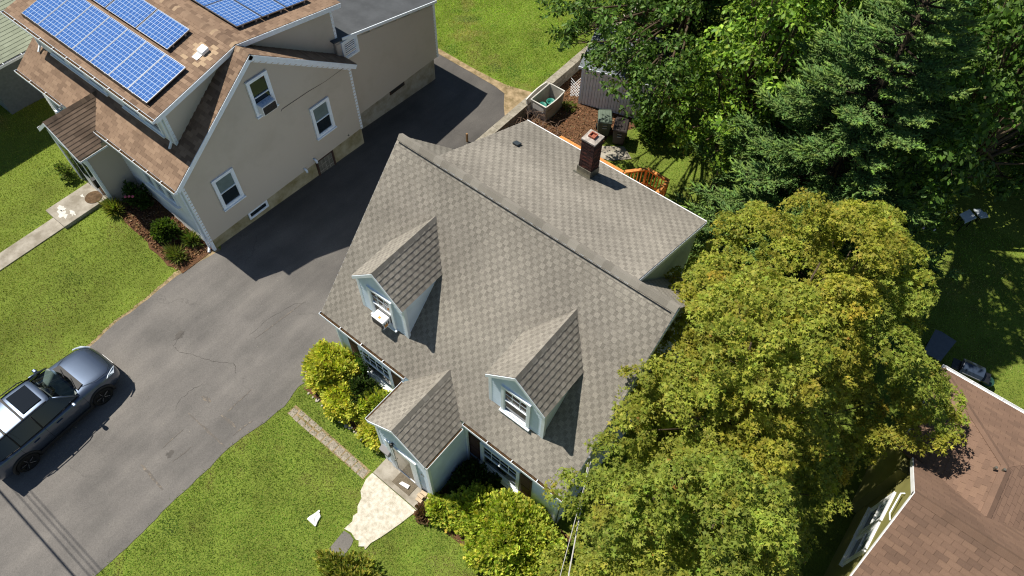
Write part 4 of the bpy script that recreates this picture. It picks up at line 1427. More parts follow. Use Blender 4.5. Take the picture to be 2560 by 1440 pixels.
rb = MB()
rb.prism([O3f, O3f + X * (XB3 - XA3), O3f + X * (XB3 - XA3) + f3v * LF3, O3f + f3v * LF3], -f3n * .1)
rb.prism([O3b, O3b - X * (XB3 - XA3), O3b - X * (XB3 - XA3) + b3v * LB3, O3b + b3v * LB3], -b3n * .1)
# low hipped rear wing: eaves z 3.1 at x=15.15 / y=9.95, ridge z 4.05 x=17.2
WZ, WR = 3.10, 4.05
wl, wr_, wbk, wrx, wry = 15.15, 19.35, 9.98, 17.25, 7.4
wrr = wr_ - (wrx - wl)
kx = (WR - WZ) / (wrx - wl); ky = (WR - WZ) / (wbk - wry)
yi = lambda z: AY + (AZ - z) / .84         # where the gable's rear slope reaches height z
def slab(b, pts, t=.09):
    b.prism(pts, (0, 0, -t))
slab(rb, [(wl, wbk, WZ), (wrx, wry, WR), (wrx, yi(WR) - .1, WR), (wl, yi(WZ) - .1, WZ)])
slab(rb, [(wl, wbk, WZ), (wr_, wbk, WZ), (wrx, wry, WR)])
slab(rb, [(wr_, wbk, WZ), (wr_, yi(WZ) - .1, WZ), (wrr, yi(WR) - .1, WR), (wrr, wry, WR)])
roof3 = rb.build('roof', M['sh3'], h3)
R3 = Roof(roof3, M['sh3'])
R3.plane(O3f, X, f3v, [(0, 0), (6.5, 0), (6.5, LF3), (0, LF3)], style='tab', e=.14)
R3.plane(O3b - X * (XB3 - XA3 - 6.5), -X, b3v, [(0, 0), (6.5, 0), (6.5, LB3), (0, LB3)], style='tab', e=.14)
vl = V((1, 0, kx)).normalized()
yv0, yv1 = yi(WZ), yi(WR)
LW = (wrx - wl) / vl.x
R3.plane((wl, wbk, WZ), -Y, vl, [(0, 0), (wbk - yv0, 0), (wbk - yv1, LW), (wbk - wry, LW)], style='tab', e=.14)
vk = V((0, -1, ky)).normalized()
R3.plane((wr_, wbk, WZ), -X, vk, [(0, 0), (wr_ - wl, 0), (wr_ - wrx, (wbk - wry) / -vk.y)], style='tab', e=.14)
vr3 = V((-1, 0, kx)).normalized()
R3.plane((wr_, yv0, WZ), Y, vr3, [(0, 0), (wbk - yv0, 0), (wry - yv0, LW), (yv1 - yv0, LW)], style='tab', e=.14)
ridge_caps(roof3, (wrx, wry, WR + .02), (wrx, yi(WR), WR + .02), (-1, 0, -kx), (1, 0, -kx), M['sh3'], e=.2, w=.14, lift=.012, tones=(.1, .2, .3))
R3.finish(300, prefer=lambda q: abs(q[3].x - 1) < .01)
ridge_caps(roof3, (XA3, AY, AZ + .01), (XA3 + 6.5, AY, AZ + .01), (0, -1, -F3), (0, 1, -.84), M['sh3'], e=.24, w=.17, lift=.03, tones=(.2, .35, .5001))
ridge_caps(roof3, (wl + .03, wbk - .03, WZ + .02), (wrx, wry, WR + .02), (-.9, -.3, -.33), (.3, .9, -.33), M['sh3'], e=.2, w=.12, lift=.012, tones=(.1, .2, .3))
for a, c in ((O3f, f3v), (V((XA3, O3b.y, O3b.z)), b3v)):
    nn = f3n if c is f3v else b3n
    LL = LF3 if c is f3v else LB3
    q = V((XA3 - .02, a.y, a.z)) - nn * .0
    MB().prism([q + nn * .012, q + c * LL + nn * .012, q + c * LL - nn * .11, q - nn * .11], X * .022).build('rake_board', M['white'], h3)
MB().box(wl - .0, wbk, WZ - .12, wr_, wbk + .025, WZ - .0).build('fascia', M['white'], h3)
gutter(h3, (wl - .02, wbk + .025, WZ + .0), (wr_, wbk + .025, WZ + .0), Y, w=.10, h=.09, mt=M['white'], dirt=False)
MB().box(wl - .02, yv0, WZ - .12, wl, wbk, WZ - .0).build('fascia', M['white'], h3)
window(h3, (15.606, 5.78, 1.30), -Y, -X, .95, 1.5, upper='blind', lower='glass', depth=.06, mtf=M['white'], fw=.11)
window(h3, (15.606, 4.78, 1.35), -Y, -X, .95, 1.42, upper='blind', lower='glass', depth=.06, mtf=M['white'], fw=.11)
MB().tube([(15.58, 4.55, 3.55), (15.50, 4.7, 3.58), (15.50, 5.3, 3.68), (15.58, 5.35, 3.7)], .02, 6).build('cable_bracket', M['trim'], h3)
for k, xx in enumerate((17.02, 17.20)):
    MB().tube([(xx, 7.18 + k * .08, WR - .02), (xx, 7.18 + k * .08, WR + .09)], .035, 10).build('vent_pipe', M['metal'], h3)

# ------------------------------------------------------------------ green-roofed house, far upper left
h4 = thing('green_roof_house', 'house with sage green shingle roof in the upper left corner', 'house', (-22, 3, 0))
wb = MB().prism([(-18.4, -.6, 0), (-18.4, 14, 0), (-18.4, 14, 3.2), (-18.4, -.6, 3.2)], (-8, 0, 0))
wb.build('wall', mat('blue_grey_siding', (.16, .19, .21), .7, .2, noise=.2), h4)
O4 = V((-17.35, -4.5, 3.3)); v4 = V((-1, 0, .5)).normalized(); n4 = V((.5, 0, 1)).normalized()
MB().prism([O4, O4 + Y * 20, O4 + Y * 20 + v4 * 6, O4 + v4 * 6], -n4 * .1).build('roof', M['sh4'], h4)
R4 = Roof(h4, M['sh4'])
R4.plane(O4, Y, v4, [(0, 0), (20, 0), (20, 6), (0, 6)], style='tab', e=.15)
R4.finish(300)
gutter(h4, (-17.34, -4.5, 3.3), (-17.34, 15, 3.3), X)

# ------------------------------------------------------------------ front step, slab, path
step = MB().box(3.53, -2.03, -.05, 5.36, -1.445, .10).build('concrete_step', M['concrete'], bevel=.012)
tag(step, 'low concrete step in front of the white entry porch door', 'step')
slab_pts = [(3.5, -2.04), (5.33, -2.05), (5.22, -2.6), (5.05, -3.25), (4.94, -3.55), (4.94, -3.79), (4.86, -3.74), (4.73, -3.84), (4.62, -3.72), (4.53, -3.76), (4.3, -3.70), (4.05, -3.75), (4.08, -3.45), (3.98, -3.32), (4.02, -3.18), (3.88, -3.04), (3.80, -2.8), (3.62, -2.66), (3.57, -2.52), (3.49, -2.3)]
tag(flat_poly('concrete_pad', slab_pts, M['slab'], 0.0, thick=.03), kind='structure')
tag(flat_poly('asphalt_patch', [(4.12, -4.45), (4.08, -3.79), (4.3, -3.75), (4.48, -3.80), (4.54, -3.93), (4.61, -4.35)], M['asphalt'], .012), kind='structure')
pth = MB()
pth.face([(0.0, -2.34, gz(0, -2) + .005), (3.42, -2.36, .005), (3.42, -2.02, .005), (0.0, -1.98, .005)])
path = tag(pth.build('stone_path', M['verge']), kind='structure')
rp = random.Random(3)
xx = 0.02
row = 0
while xx < 3.35:
    w = rp.uniform(.22, .30)
    for r2 in range(2 if .25 < xx < 1.15 else 1):
        yy = -2.18 + (-.02 if r2 == 0 else .0) + rp.uniform(-.02, .02)
        if .25 < xx < 1.15: yy = -2.09 + (-.19 if r2 == 0 else 0.02)
        hh = .15 if not (.25 < xx < 1.15) else .085
        b = MB().box(-w / 2 + .016, -hh * .9, -.03, w / 2 - .016, hh * .9, .012)
        o = b.build('paver', M['paver'], path, local=True, bevel=.01)
        o.location = (xx + w / 2, yy, 0); o.rotation_euler = (rp.uniform(-.03, .03), rp.uniform(-.03, .03), rp.uniform(-.12, .12))
    xx += w
# doormat, package, brick stack
M['mat'] = mat('grey_brown_mat', (.155, .13, .095), .95, .05, noise=.3, scale=20)
tag(MB().box(4.18, -1.88, .102, 4.87, -1.455, .115).build('doormat', M['mat']), 'dark rectangular doormat on the step of the white porch', 'doormat')
M['paper'] = mat('white_paper', (.80, .80, .79), .7, .2, noise=.06, scale=6)
pk = MB().prism([(4.40, -1.80, .117), (4.43, -1.69, .117), (4.55, -1.665, .117), (4.70, -1.635, .117), (4.72, -1.76, .117), (4.66, -1.765, .117)], (0, 0, .05)).build('package', M['paper'], bevel=.012)
tag(pk, 'white paper parcel lying on the dark doormat', 'parcel')
stack_lbl = ['tan brick on top of the stack, nearest the porch wall', 'tan brick on top of the stack, middle of the row', 'tan brick on top of the stack, at the step edge', 'tan brick beside the stack, against the porch corner', 'tan brick in the lower layer of the stack, porch side', 'tan brick in the lower layer of the stack, outer side']
pos = [(5.20, -1.56, .165), (5.17, -1.68, .165), (5.22, -1.80, .165), (5.38, -1.55, .10), (5.20, -1.60, .10), (5.20, -1.75, .10)]
for q, lb in zip(pos, stack_lbl):
    o = MB().box(-.105, -.052, .002, .105, .052, .063).build('brick', M['tanbrick'], bevel=.006)
    o.location = q; o.rotation_euler = (0, 0, rp.uniform(-.06, .06))
    tag(o, lb, 'brick', 'tan bricks stacked on the front step')
# plastic bag on the lawn
bg = bpy.data.meshes.new('plastic_bag')
gvs, gfs = [], []
cor = [V((3.0, -4.24, 0)), V((3.08, -3.83, 0)), V((3.27, -3.97, 0)), V((3.36, -4.24, 0))]
n = 9
for i in range(n):
    for j in range(n):
        a, b_ = i / (n - 1), j / (n - 1)
        p = cor[0].lerp(cor[1], a).lerp(cor[3].lerp(cor[2], a), b_)
        z = .05 + .05 * math.sin(5 * a + 7 * b_) * math.sin(6 * b_ + 1) + rp.uniform(-.012, .012)
        z *= min(1, 4 * min(a, 1 - a, b_, 1 - b_) + .35)
        gvs.append((p.x + .02 * math.sin(9 * b_), p.y + .02 * math.sin(8 * a), gz(p.x, p.y) + .03 + abs(z)))
for i in range(n - 1):
    for j in range(n - 1):
        gfs.append((i * n + j, (i + 1) * n + j, (i + 1) * n + j + 1, i * n + j + 1))
bg.from_pydata(gvs, [], gfs); bg.materials.append(M['paper'])
bo = link('plastic_bag', bg)
so = bo.modifiers.new('solid', 'SOLIDIFY'); so.thickness = .004
bg.polygons.foreach_set('use_smooth', [True] * len(bg.polygons)); so2 = bo.modifiers.new('sub', 'SUBSURF'); so2.levels = 2; so2.render_levels = 2
tag(bo, 'crumpled white plastic bag lying on the front lawn', 'bag')

# planting bed left of the porch, edged with pale stones
M['mulch'] = mat('red_brown_mulch', (.16, .085, .045), .95, .05, col2=(.065, .036, .022), scale=14, bump=.8, bscale=40, detail=8)
bed = flat_poly('planting_bed', [(-.25, -1.42), (3.45, -1.40), (3.5, .2), (-.2, .2)], M['mulch'], .008)
bed2 = flat_poly('planting_bed', [(5.5, -2.0), (9.3, -1.9), (9.4, .2), (5.5, .2)], M['mulch'], .008)
bedm = MB()
for i in range(12):
    x0, x1 = -11.0 + i * (4.0 / 12), -11.0 + (i + 1) * (4.0 / 12)
    yl = lambda x: -.98 + .10 * math.sin(2.1 * x) - (.25 if -9 < x < -7.6 else 0)
    bedm.face([(x0, yl(x0), gz(x0, 0) + .03), (x1, yl(x1), gz(x1, 0) + .03), (x1, .33, gz(x1, .3) + .03), (x0, .33, gz(x0, .3) + .03)])
bed3 = tag(bedm.build('planting_bed', M['mulch']), kind='structure')
yard = flat_poly('mulch_yard', [(-3.2, 9.6), (1.0, 9.6), (1.9, 13.3), (.6, 14.2), (.4, 15.4), (1.2, 16.9), (-3.2, 18.6)], M['mulch'], .012)
pad = flat_poly('patio_pad', [(.5, 13.9), (1.35, 14.25), (1.95, 14.9), (1.3, 15.3), (.45, 14.65)], M['concrete'], .03)
rs = random.Random(9)


def rock(sz, seed, mt_):
    r_ = random.Random(seed)
    b = MB()
    ring = []
    prof = [(.55, -.2), (1.0, .15), (.8, .6), (.35, .8)]
    n_ = 8
    for (rr, h) in prof:
        for k in range(n_):
            a = 2 * math.pi * k / n_
            q = rr * r_.uniform(.8, 1.15) * sz
            b.v.append((q * math.cos(a), q * math.sin(a) * .75, h * sz * .8))
    for i in range(3):
        for k in range(n_):
            b.f.append((i * n_ + k, i * n_ + (k + 1) % n_, (i + 1) * n_ + (k + 1) % n_, (i + 1) * n_ + k)); b.t.append(.5)
    b.f.append(tuple(3 * n_ + k for k in range(n_))); b.t.append(.5)
    return b.mesh('stone', mt_)


M['palestone'] = mat('pale_edging_stone', (.50, .47, .40), .9, .1, col2=(.30, .27, .22), scale=12)
rk = [rock(.07, s, M['palestone']) for s in range(4)]
xx = 0.02
while xx < 3.3:
    o = link('edging_stone', rs.choice(rk), bed)
    o.location = (xx, -1.45 + rs.uniform(-.03, .03), gz(xx, -1.45) + .015); o.rotation_euler = (0, 0, rs.uniform(0, 6)); s_ = rs.uniform(.6, 1.25); o.scale = (s_, s_, s_ * .7)
    xx += rs.uniform(.11, .26)

# ------------------------------------------------------------------ mulch chips (loose, uncountable)
def chips(name, poly, n, dz, zf):
    P = []
    conv = poly
    xs_ = [p[0] for p in conv]; ys_ = [p[1] for p in conv]
    while len(P) < n:
        x, y = RNG.uniform(min(xs_), max(xs_)), RNG.uniform(min(ys_), max(ys_))
        ins = False
        j = len(conv) - 1
        for i in range(len(conv)):
            if (conv[i][1] > y) != (conv[j][1] > y) and x < (conv[j][0] - conv[i][0]) * (y - conv[i][1]) / (conv[j][1] - conv[i][1]) + conv[i][0]: ins = not ins
            j = i
        if ins: P.append((x, y, zf(x, y) + dz + RNG.uniform(0, .03)))
    P = np.array(P)
    N = rand_dir(n, .2)
    T = rand_dir(n); T[:, 2] *= .3
    return tag(leaf_mesh(name, P, T, N, RNG.uniform(.05, .12, n), TM_LEAF, mixcol([(3, (.20, .105, .055)), (2, (.12, .062, .035)), (1, (.28, .18, .10))], n), M['needle']), kind='stuff')


chips('mulch_chips', [(-11.0, -1.0), (-7.2, -1.1), (-7.1, .3), (-11.0, .3)], 2500, .03, gz)
chips('mulch_chips', [(-3.1, 10), (1.0, 10), (1.9, 13.3), (.6, 14.2), (.4, 15.4), (1.2, 16.9), (-3.1, 18.4)], 6000, .012, gz)

# ------------------------------------------------------------------ retaining wall
rw = thing('retaining_wall', 'long grey block retaining wall between back lawn and mulch yard', 'wall', (-3.3, 14, -1))
MB().box(-3.42, 8.4, -1.6, -3.16, 24, -.44).build('core', M['stone'], rw)
for c_ in range(3):
    y = 8.4 - (c_ % 2) * .45
    while y < 23.9:
        w = .9
        a, e_ = max(8.4, y), min(24, y + w - .012)
        if e_ - a > .1:
            MB().box(-3.165 + 0, a, -1.06 + c_ * .205, -3.135 + rs.uniform(0, .012), e_, -1.06 + c_ * .205 + .195).build('block', M['stone'], rw)
        y += w
y = 8.4
while y < 24:
    w = rs.uniform(.85, 1.0)
    MB().box(-3.47, y, -.44, -3.11 + rs.uniform(-.01, .01), min(24, y + w - .012), -.36 + rs.uniform(-.006, .006)).build('cap_block', M['stone'], rw, bevel=.01)
    y += w
stk = MB().box(-3.9, 10.9, -.6, -3.83, 10.97, -.15).build('wooden_stake', mat('raw_wood', (.30, .18, .09), .8, .1, noise=.3)); tag(stk, 'short wooden stake beside the driveway near the retaining wall', 'stake')

# ------------------------------------------------------------------ storage box, its lid, green tubs
GZ = -1.0
M['resin'] = mat('grey_beige_resin', (.44, .415, .37), .6, .3, col2=(.33, .30, .25), scale=3)
M['resinl'] = mat('pale_resin_rim', (.62, .60, .55), .55, .3, noise=.12, scale=4)
sb = thing('storage_box', 'open grey resin storage box without its lid by the retaining wall', 'storage box', (-2.63, 14.97, GZ))
x0, x1, y0, y1, zt = -3.04, -2.22, 14.28, 15.64, -.10
wv = MB()
def taper(b, xa, ya, xb, yb, z0_, z1_, t, k=.07):
    """vertical wall panel between bottom points (pulled in) and top points"""
    pass
cx, cy = (x0 + x1) / 2, (y0 + y1) / 2
k = .90
def ptb(x, y, z):
    f_ = 1.0 if z > GZ + .4 else k
    return (cx + (x - cx) * f_, cy + (y - cy) * f_, z)
bul = .05
for nm, (ax, ay, bx_, by_) in {'front_panel': (x1, y0, x1, y1), 'back_panel': (x0, y1, x0, y0), 'end_panel': (x0, y0, x1, y0), 'end_panel.': (x1, y1, x0, y1)}.items():
    b = MB()
    A0, B0, A1, B1 = V(ptb(ax, ay, GZ + .02)), V(ptb(bx_, by_, GZ + .02)), V((ax, ay, zt)), V((bx_, by_, zt))
    inn = V((cx, cy, 0)) - V(((ax + bx_) / 2, (ay + by_) / 2, 0)); inn.normalize()
    n_ = 6
    for i in range(n_):
        t0, t1 = i / n_, (i + 1) / n_
        o0 = -inn * bul * math.sin(math.pi * t0) * (1 if nm == 'front_panel' else .3); o1 = -inn * bul * math.sin(math.pi * t1) * (1 if nm == 'front_panel' else .3)
        q = [A0.lerp(B0, t0) + o0, A0.lerp(B0, t1) + o1, A1.lerp(B1, t1) + o1, A1.lerp(B1, t0) + o0]
        b.prism(q, inn * .03)
    b.build(nm.strip('.'), M['resin'], sb)
rim = MB()
pts_r = []
for i in range(7): t = i / 6; pts_r.append(V((x1 + bul * math.sin(math.pi * t), y0 + (y1 - y0) * t, zt)))
pts_r += [V((x0, y1, zt)), V((x0, y0, zt)), pts_r[0]]
rim.tube(pts_r, .035, 6)
rim.build('rim', M['resinl'], sb)
MB().box(x0 + .04, y0 + .04, GZ + .01, x1 - .04, y1 - .04, GZ + .05).build('floor', M['dark'], sb)
MB().box(x0 + .12, y0 - .012, -.48, x1 - .12, y0 + .01, -.22).build('handle_recess', M['resinl'], sb)
lid = MB()
n_ = 8
for i in range(n_):
    t0, t1 = i / n_, (i + 1) / n_
    f0 = lambda t: .10 * math.sin(math.pi * t)
    q = [V((-3.10, 14.15 + 1.5 * t0, GZ + .05)), V((-3.10, 14.15 + 1.5 * t1, GZ + .05)), V((-3.24, 14.15 + 1.5 * t1, -.12 + f0(t1))), V((-3.24, 14.15 + 1.5 * t0, -.12 + f0(t0)))]
    lid.prism(q, (.05, 0, .01))
tag(lid.build('leaning_panel', M['resinl']), 'pale curved resin panel leaning between storage box and retaining wall', 'panel')
M['teal'] = mat('teal_green_plastic', (.025, .20, .155), .45, .4, noise=.2, scale=8)
for (qx, qy, lb) in ((-2.52, 15.05, 'larger teal green plastic tub standing in the storage box'), (-2.66, 14.62, 'teal green plastic tub in the near corner of storage box')):
    t_o = thing('plastic_tub', lb, 'tub', (qx, qy, GZ + .06), 0, 'teal tubs inside the storage box')
    b = MB().lathe((0, 0, 0), [(.13, 0), (.17, .45), (.19, .46), (.20, .52), (.165, .53), (.15, .40)], 20)
    b.build('tub_body', M['teal'], t_o, local=True, smooth=True)
    MB().lathe((0, 0, .36), [(.145, 0), (.145, .02)], 16).build('tub_contents', mat('dry_leaf_litter', (.14, .11, .05), .9, .1, noise=.5, scale=12), t_o, local=True)

# ------------------------------------------------------------------ white board shed and lattice
shd = thing('garden_shed', 'small white board shed under the dark trees', 'shed', (-1.82, 16.28, GZ), math.radians(17))
MB().box(.03, .03, 0, 3.2, 2.4, 2.05).build('frame', mat('shaded_grey_timber', (.20, .20, .21), .9, .1, noise=.3), shd, local=True)
nb = 24
for k in range(nb):
    w = 3.2 / nb
    MB().box(k * w + .008, -.012 - rs.uniform(0, .008), .03, (k + 1) * w - .008, .03, 2.04).build('board', M['white'], shd, local=True)
for k in range(20):
    w = 2.4 / 20
    MB().box(-.006, k * w + .008 + .03, .03, .03, (k + 1) * w - .008, 2.04).build('board', M['white'], shd, local=True)
MB().box(-.03, -.03, 0, .06, .02, 2.06).build('corner_trim', M['trim'], shd, local=True)
MB().prism([(-.15, -.15, 2.06), (3.35, -.15, 2.06), (3.35, 2.55, 2.45), (-.15, 2.55, 2.45)], (0, 0, .07)).build('roof', mat('blue_grey_roofing', (.16, .18, .20), .9, .1, noise=.25), shd, local=True)
MB().box(-.16, -.175, 2.03, 3.36, -.15, 2.14).build('fascia', M['trim'], shd, local=True)
lat = thing('lattice_panel', 'broken white lattice panel leaning on the shed corner', 'lattice', (-2.2, 16.55, GZ), math.radians(35))
lat.rotation_euler = (math.radians(-35), 0, math.radians(35))
for sgn in (1, -1):
    for k in range(-3, 8):
        pl = clip_convex([(k * .11 - sgn * 0, 0), (k * .11 + .035, 0), (k * .11 + .035 + sgn * 1.0, 1.0), (k * .11 + sgn * 1.0, 1.0)], [(-.25, 0), (.25, 0), (.25, .95), (-.25, .8)])
        pl = clip_convex(ccw([(k * .12 - .3, 0), (k * .12 - .265, 0), (k * .12 - .265 + sgn * .95, .95), (k * .12 - .3 + sgn * .95, .95)]), [(-.25, 0), (.25, 0), (.25, .85), (-.25, .95)])
        if len(pl) >= 3:
            MB().prism([(p[0], .01 * sgn, p[1]) for p in pl], (0, .008, 0)).build('slat', M['white'], lat, local=True)

# ------------------------------------------------------------------ wheeled trash carts
def cart(name, label, loc, rz, mb_, ml_, stripe):
    c = thing(name, label, 'trash cart', loc, rz, 'trash carts beside the shed')
    b = MB()
    b.solid([(-.23, -.28, .08), (.23, -.28, .08), (.23, .28, .0), (-.23, .28, .0), (-.30, -.36, .92), (.30, -.36, .92), (.30, .36, .92), (-.30, .36, .92)], [(0, 3, 2, 1), (4, 5, 6, 7), (0, 1, 5, 4), (1, 2, 6, 5), (2, 3, 7, 6), (3, 0, 4, 7)])
    b.build('bin_body', mb_, c, local=True, bevel=.03)
    l = MB()
    l.solid([(-.32, -.42, .93), (.32, -.42, .93), (.32, .40, .93), (-.32, .40, .93), (-.27, -.36, 1.0), (.27, -.36, 1.0), (.27, .34, 1.03), (-.27, .34, 1.03)], [(0, 3, 2, 1), (4, 5, 6, 7), (0, 1, 5, 4), (1, 2, 6, 5), (2, 3, 7, 6), (3, 0, 4, 7)])
    l.build('lid', ml_, c, local=True, bevel=.025)
    for xr in (-.15, .0, .15):
        MB().box(xr - .012, -.33, .995, xr + .012, .31, 1.035).build('lid_rib', ml_, c, local=True)
    for sx in (-.31, .26):
        MB().lathe((sx, .30, .12), [(.12, 0), (.12, .05)], 16, axis=X).build('wheel', M['dark'], c, local=True)
    MB().tube([(-.26, .44, .95), (.26, .44, .95)], .018, 8).build('handle', mb_, c, local=True)
    for sz in stripe:
        MB().box(-.08, -.375, sz, .10, -.335, sz + .02).build('label_strip', M['resinl'], c, local=True)
    return c


M['cartg'] = mat('faded_green_cart', (.075, .105, .075), .55, .35, noise=.2, scale=4)
M['cartlid'] = mat('grey_green_lid', (.115, .15, .115), .5, .35, noise=.2, scale=4)
M['cartb'] = mat('dark_brown_cart', (.028, .021, .02), .5, .4, noise=.2, scale=4)
cart('trash_cart', 'green wheeled trash cart with grey green lid beside the shed', (.10, 15.40, GZ), math.radians(35), M['cartg'], M['cartlid'], (.6, .75))
cart('trash_cart', 'dark brown wheeled trash cart in shade beside the green one', (.92, 15.42, GZ), math.radians(25), M['cartb'], M['cartb'], (.58, .72))

# ------------------------------------------------------------------ orange stained deck
dk = thing('wooden_deck', 'orange stained wooden deck and railing behind the house', 'deck', (2, 10.5, GZ))
FZ = -.45
RT = .50
yb_ = 8.0
for i in range(34):
    y = yb_ + i * .142
    x_1 = 4.32
    if y > 12.85: break
    MB().box(-.35, y, FZ - .03, x_1, y + .134, FZ + rs.uniform(-.002, .002)).build('deck_board', M['orange'], dk)
for i in range(5):
    y = 12.86 + i * .142
    MB().box(3.35, y, FZ - .03, 4.36, y + .134, FZ).build('deck_board', M['orange'], dk)
MB().box(-.35, 12.70, FZ - .2, 4.3, 12.74, FZ - .035).build('joist', M['orange'], dk)


def rail(p, q, flat=True, bal=True):
    p, q = V(p), V(q)
    d = (q - p); u_ = d.normalized(); s_ = V((-u_.y, u_.x, 0)).normalized()
    MB().obox(p - s_ * .07, d, s_ * .14, Z * .035).build('top_rail', M['orange'], dk)
    MB().obox(p - s_ * .02 - Z * .82, d, s_ * .04, Z * .07).build('bottom_rail', M['orange'], dk)
    MB().obox(p - s_ * .02 - Z * .09, d, s_ * .04, Z * .085).build('rail_apron', M['orange'], dk)
    n_ = max(1, int(d.length / .135))
    for i in range(1, n_):
        c_ = p + d * (i / n_)
        MB().obox(c_ - u_ * .018 - s_ * .018 - Z * .80, u_ * .036, s_ * .036, Z * .75).build('baluster', M['orange'], dk)


rail((-.35, 12.72, RT), (2.72, 12.72, RT))
rail((3.35, 13.48, RT), (4.36, 13.48, RT)); rail((4.32, 13.45, RT), (4.32, 8.1, RT)); rail((2.76, 12.80, RT), (3.32, 13.44, RT))
for p in ((-.35, 12.72), (1.2, 12.72), (2.76, 12.75), (3.36, 13.46), (4.32, 13.46), (4.32, 12.7), (4.32, 10.5)):
    MB().box(p[0] - .045, p[1] - .045, GZ - .1, p[0] + .045, p[1] + .045, RT - .002).build('post', M['orange'], dk)

# ------------------------------------------------------------------ things on the shaded lawn, right
M['pale'] = mat('pale_blue_white_board', (.68, .76, .82), .5, .3, noise=.15, scale=6)
for lb, pts, dzz in (('left of two pale slab tables standing on the shaded lawn', [(13.92, 20.14), (14.14, 20.66), (14.51, 20.4), (14.24, 19.81), (14.20, 19.95)], 0), ('right, notched one of two pale slab tables on the shaded lawn', [(14.26, 20.78), (14.47, 20.95), (14.62, 20.88), (14.70, 20.92), (14.87, 20.74), (14.65, 20.49)], 0)):
    cx_, cy_ = np.mean([p[0] for p in pts]), np.mean([p[1] for p in pts])
    tb = thing('slab_table', lb, 'table', (cx_, cy_, GZ), 0, 'pale slab tables on the lawn')
    MB().prism([(p[0], p[1], -.44) for p in pts], (0, 0, .04)).build('top', M['pale'], tb)
    for k in (0, 1, 2, 3):
        px, py = pts[k][0] * .75 + cx_ * .25, pts[k][1] * .75 + cy_ * .25
        MB().tube([(px, py, GZ), (px, py, -.44)], .02, 6).build('leg', M['dark'], tb)
gr = thing('gas_grill', 'black gas grill behind the brown roofed house', 'grill', (16.65, 13.3, GZ), math.radians(8))
M['grillb'] = mat('black_enamel', (.013, .014, .017), .25, .5)
b = MB().box(-.35, -.25, .1, .35, .25, .75); b.build('cabinet', M['grillb'], gr, local=True, bevel=.02)
l = MB(); l.prism([(-.35, -.28, .76), (-.35, .28, .76), (-.35, .25, .92), (-.35, .05, 1.02), (-.35, -.2, .95)], (.7, 0, 0)); l.build('lid', mat('blue_black_lid', (.03, .045, .075), .3, .5), gr, local=True, bevel=.015)
MB().tube([(-.28, -.31, .86), (.28, -.31, .86)], .015, 8).build('handle', M['alu'], gr, local=True)
for s_ in (-1, 1):
    MB().box(s_ * .36 if s_ > 0 else -.62, -.22, .72, .62 if s_ > 0 else -.36, .22, .76).build('side_shelf', M['grillb'], gr, local=True)
    MB().lathe((s_ * .33, .2, .08), [(.08, -.02), (.08, .02)], 14, axis=X).build('wheel', M['dark'], gr, local=True)
ta = thing('patio_table', 'dark grey flat patio table half hidden by the yellow green maple', 'table', (15.55, 13.7, GZ))
MB().prism([(15.1, 14.15, -.28), (15.3, 14.2, -.28), (15.85, 14.15, -.28), (15.70, 13.0, -.28), (15.1, 13.0, -.28)], (0, 0, .03)).build('top', mat('slate_table_top', (.12, .14, .17), .4, .4, noise=.2), ta)
for px, py in ((15.2, 14.0), (15.7, 14.0), (15.6, 13.15), (15.2, 13.15)): MB().tube([(px, py, GZ), (px, py, -.28)], .02, 6).build('leg', M['dark'], ta)
pt = thing('flower_pot', 'ribbed dark green pot standing beside the black grill', 'pot', (17.32, 13.65, GZ))
MB().lathe((17.32, 13.65, GZ), [(.14, 0), (.20, .10), (.19, .13), (.22, .22), (.21, .25), (.23, .34), (.19, .35)], 18).build('pot_body', mat('dark_green_glaze', (.02, .06, .04), .35, .5), pt, smooth=False)
# overhead street wires (their shadows cross the driveway) and the service drop to the house
M['wire'] = mat('black_wire', (.02, .02, .02), .6, .3)
M['wirew'] = mat('weathered_pale_cable', (.42, .41, .40), .6, .3)
hh = 8.0
for lb, ys_, r_, h_ in (('thick overhead street cable bundle', -9.39, .035, 6.5), ('lowest thin overhead street wire', -9.11, .014, 7.2), ('middle thin overhead street wire', -8.95, .013, 7.6), ('top thin overhead street wire', -8.82, .014, 8.0)):
    yw = ys_ - .114 * h_
    tag(MB().tube([(-60, yw, h_ + .6), (-30, yw, h_ + .15), (-6, yw, h_), (20, yw, h_ + .15), (55, yw, h_ + .6)], r_, 6).build('overhead_wire', M['wire']), lb, 'wire', 'overhead street wires')
tag(MB().tube([(8.98, .84, 4.11), (9.6, -.45, 4.75), (10.20, -1.72, 4.68), (13, -6.5, 6.3), (14, -9.9, 7.0)], .016, 6).build('service_cable', M['wirew']), 'pale twisted service cable from the grey roof corner to the street', 'cable')
tag(MB().tube([(8.98, 1.0, 4.05), (9.5, -.35, 3.6), (10.0, -1.65, 3.5), (13, -6.5, 5.6), (14.1, -9.9, 6.5)], .009, 6).build('service_cable', M['wirew']), 'thin lower service cable beside the pale twisted one', 'cable')
ms = MB().tube([(8.93, .95, 2.6), (8.93, .95, 4.2)], .03, 8).build('service_mast', M['alu'], h1)

# ------------------------------------------------------------------ vegetation
def tree_root(name, label, cat, x, y, group=None):
    return thing(name, label, cat, (x, y, gz(x, y)), 0, group)


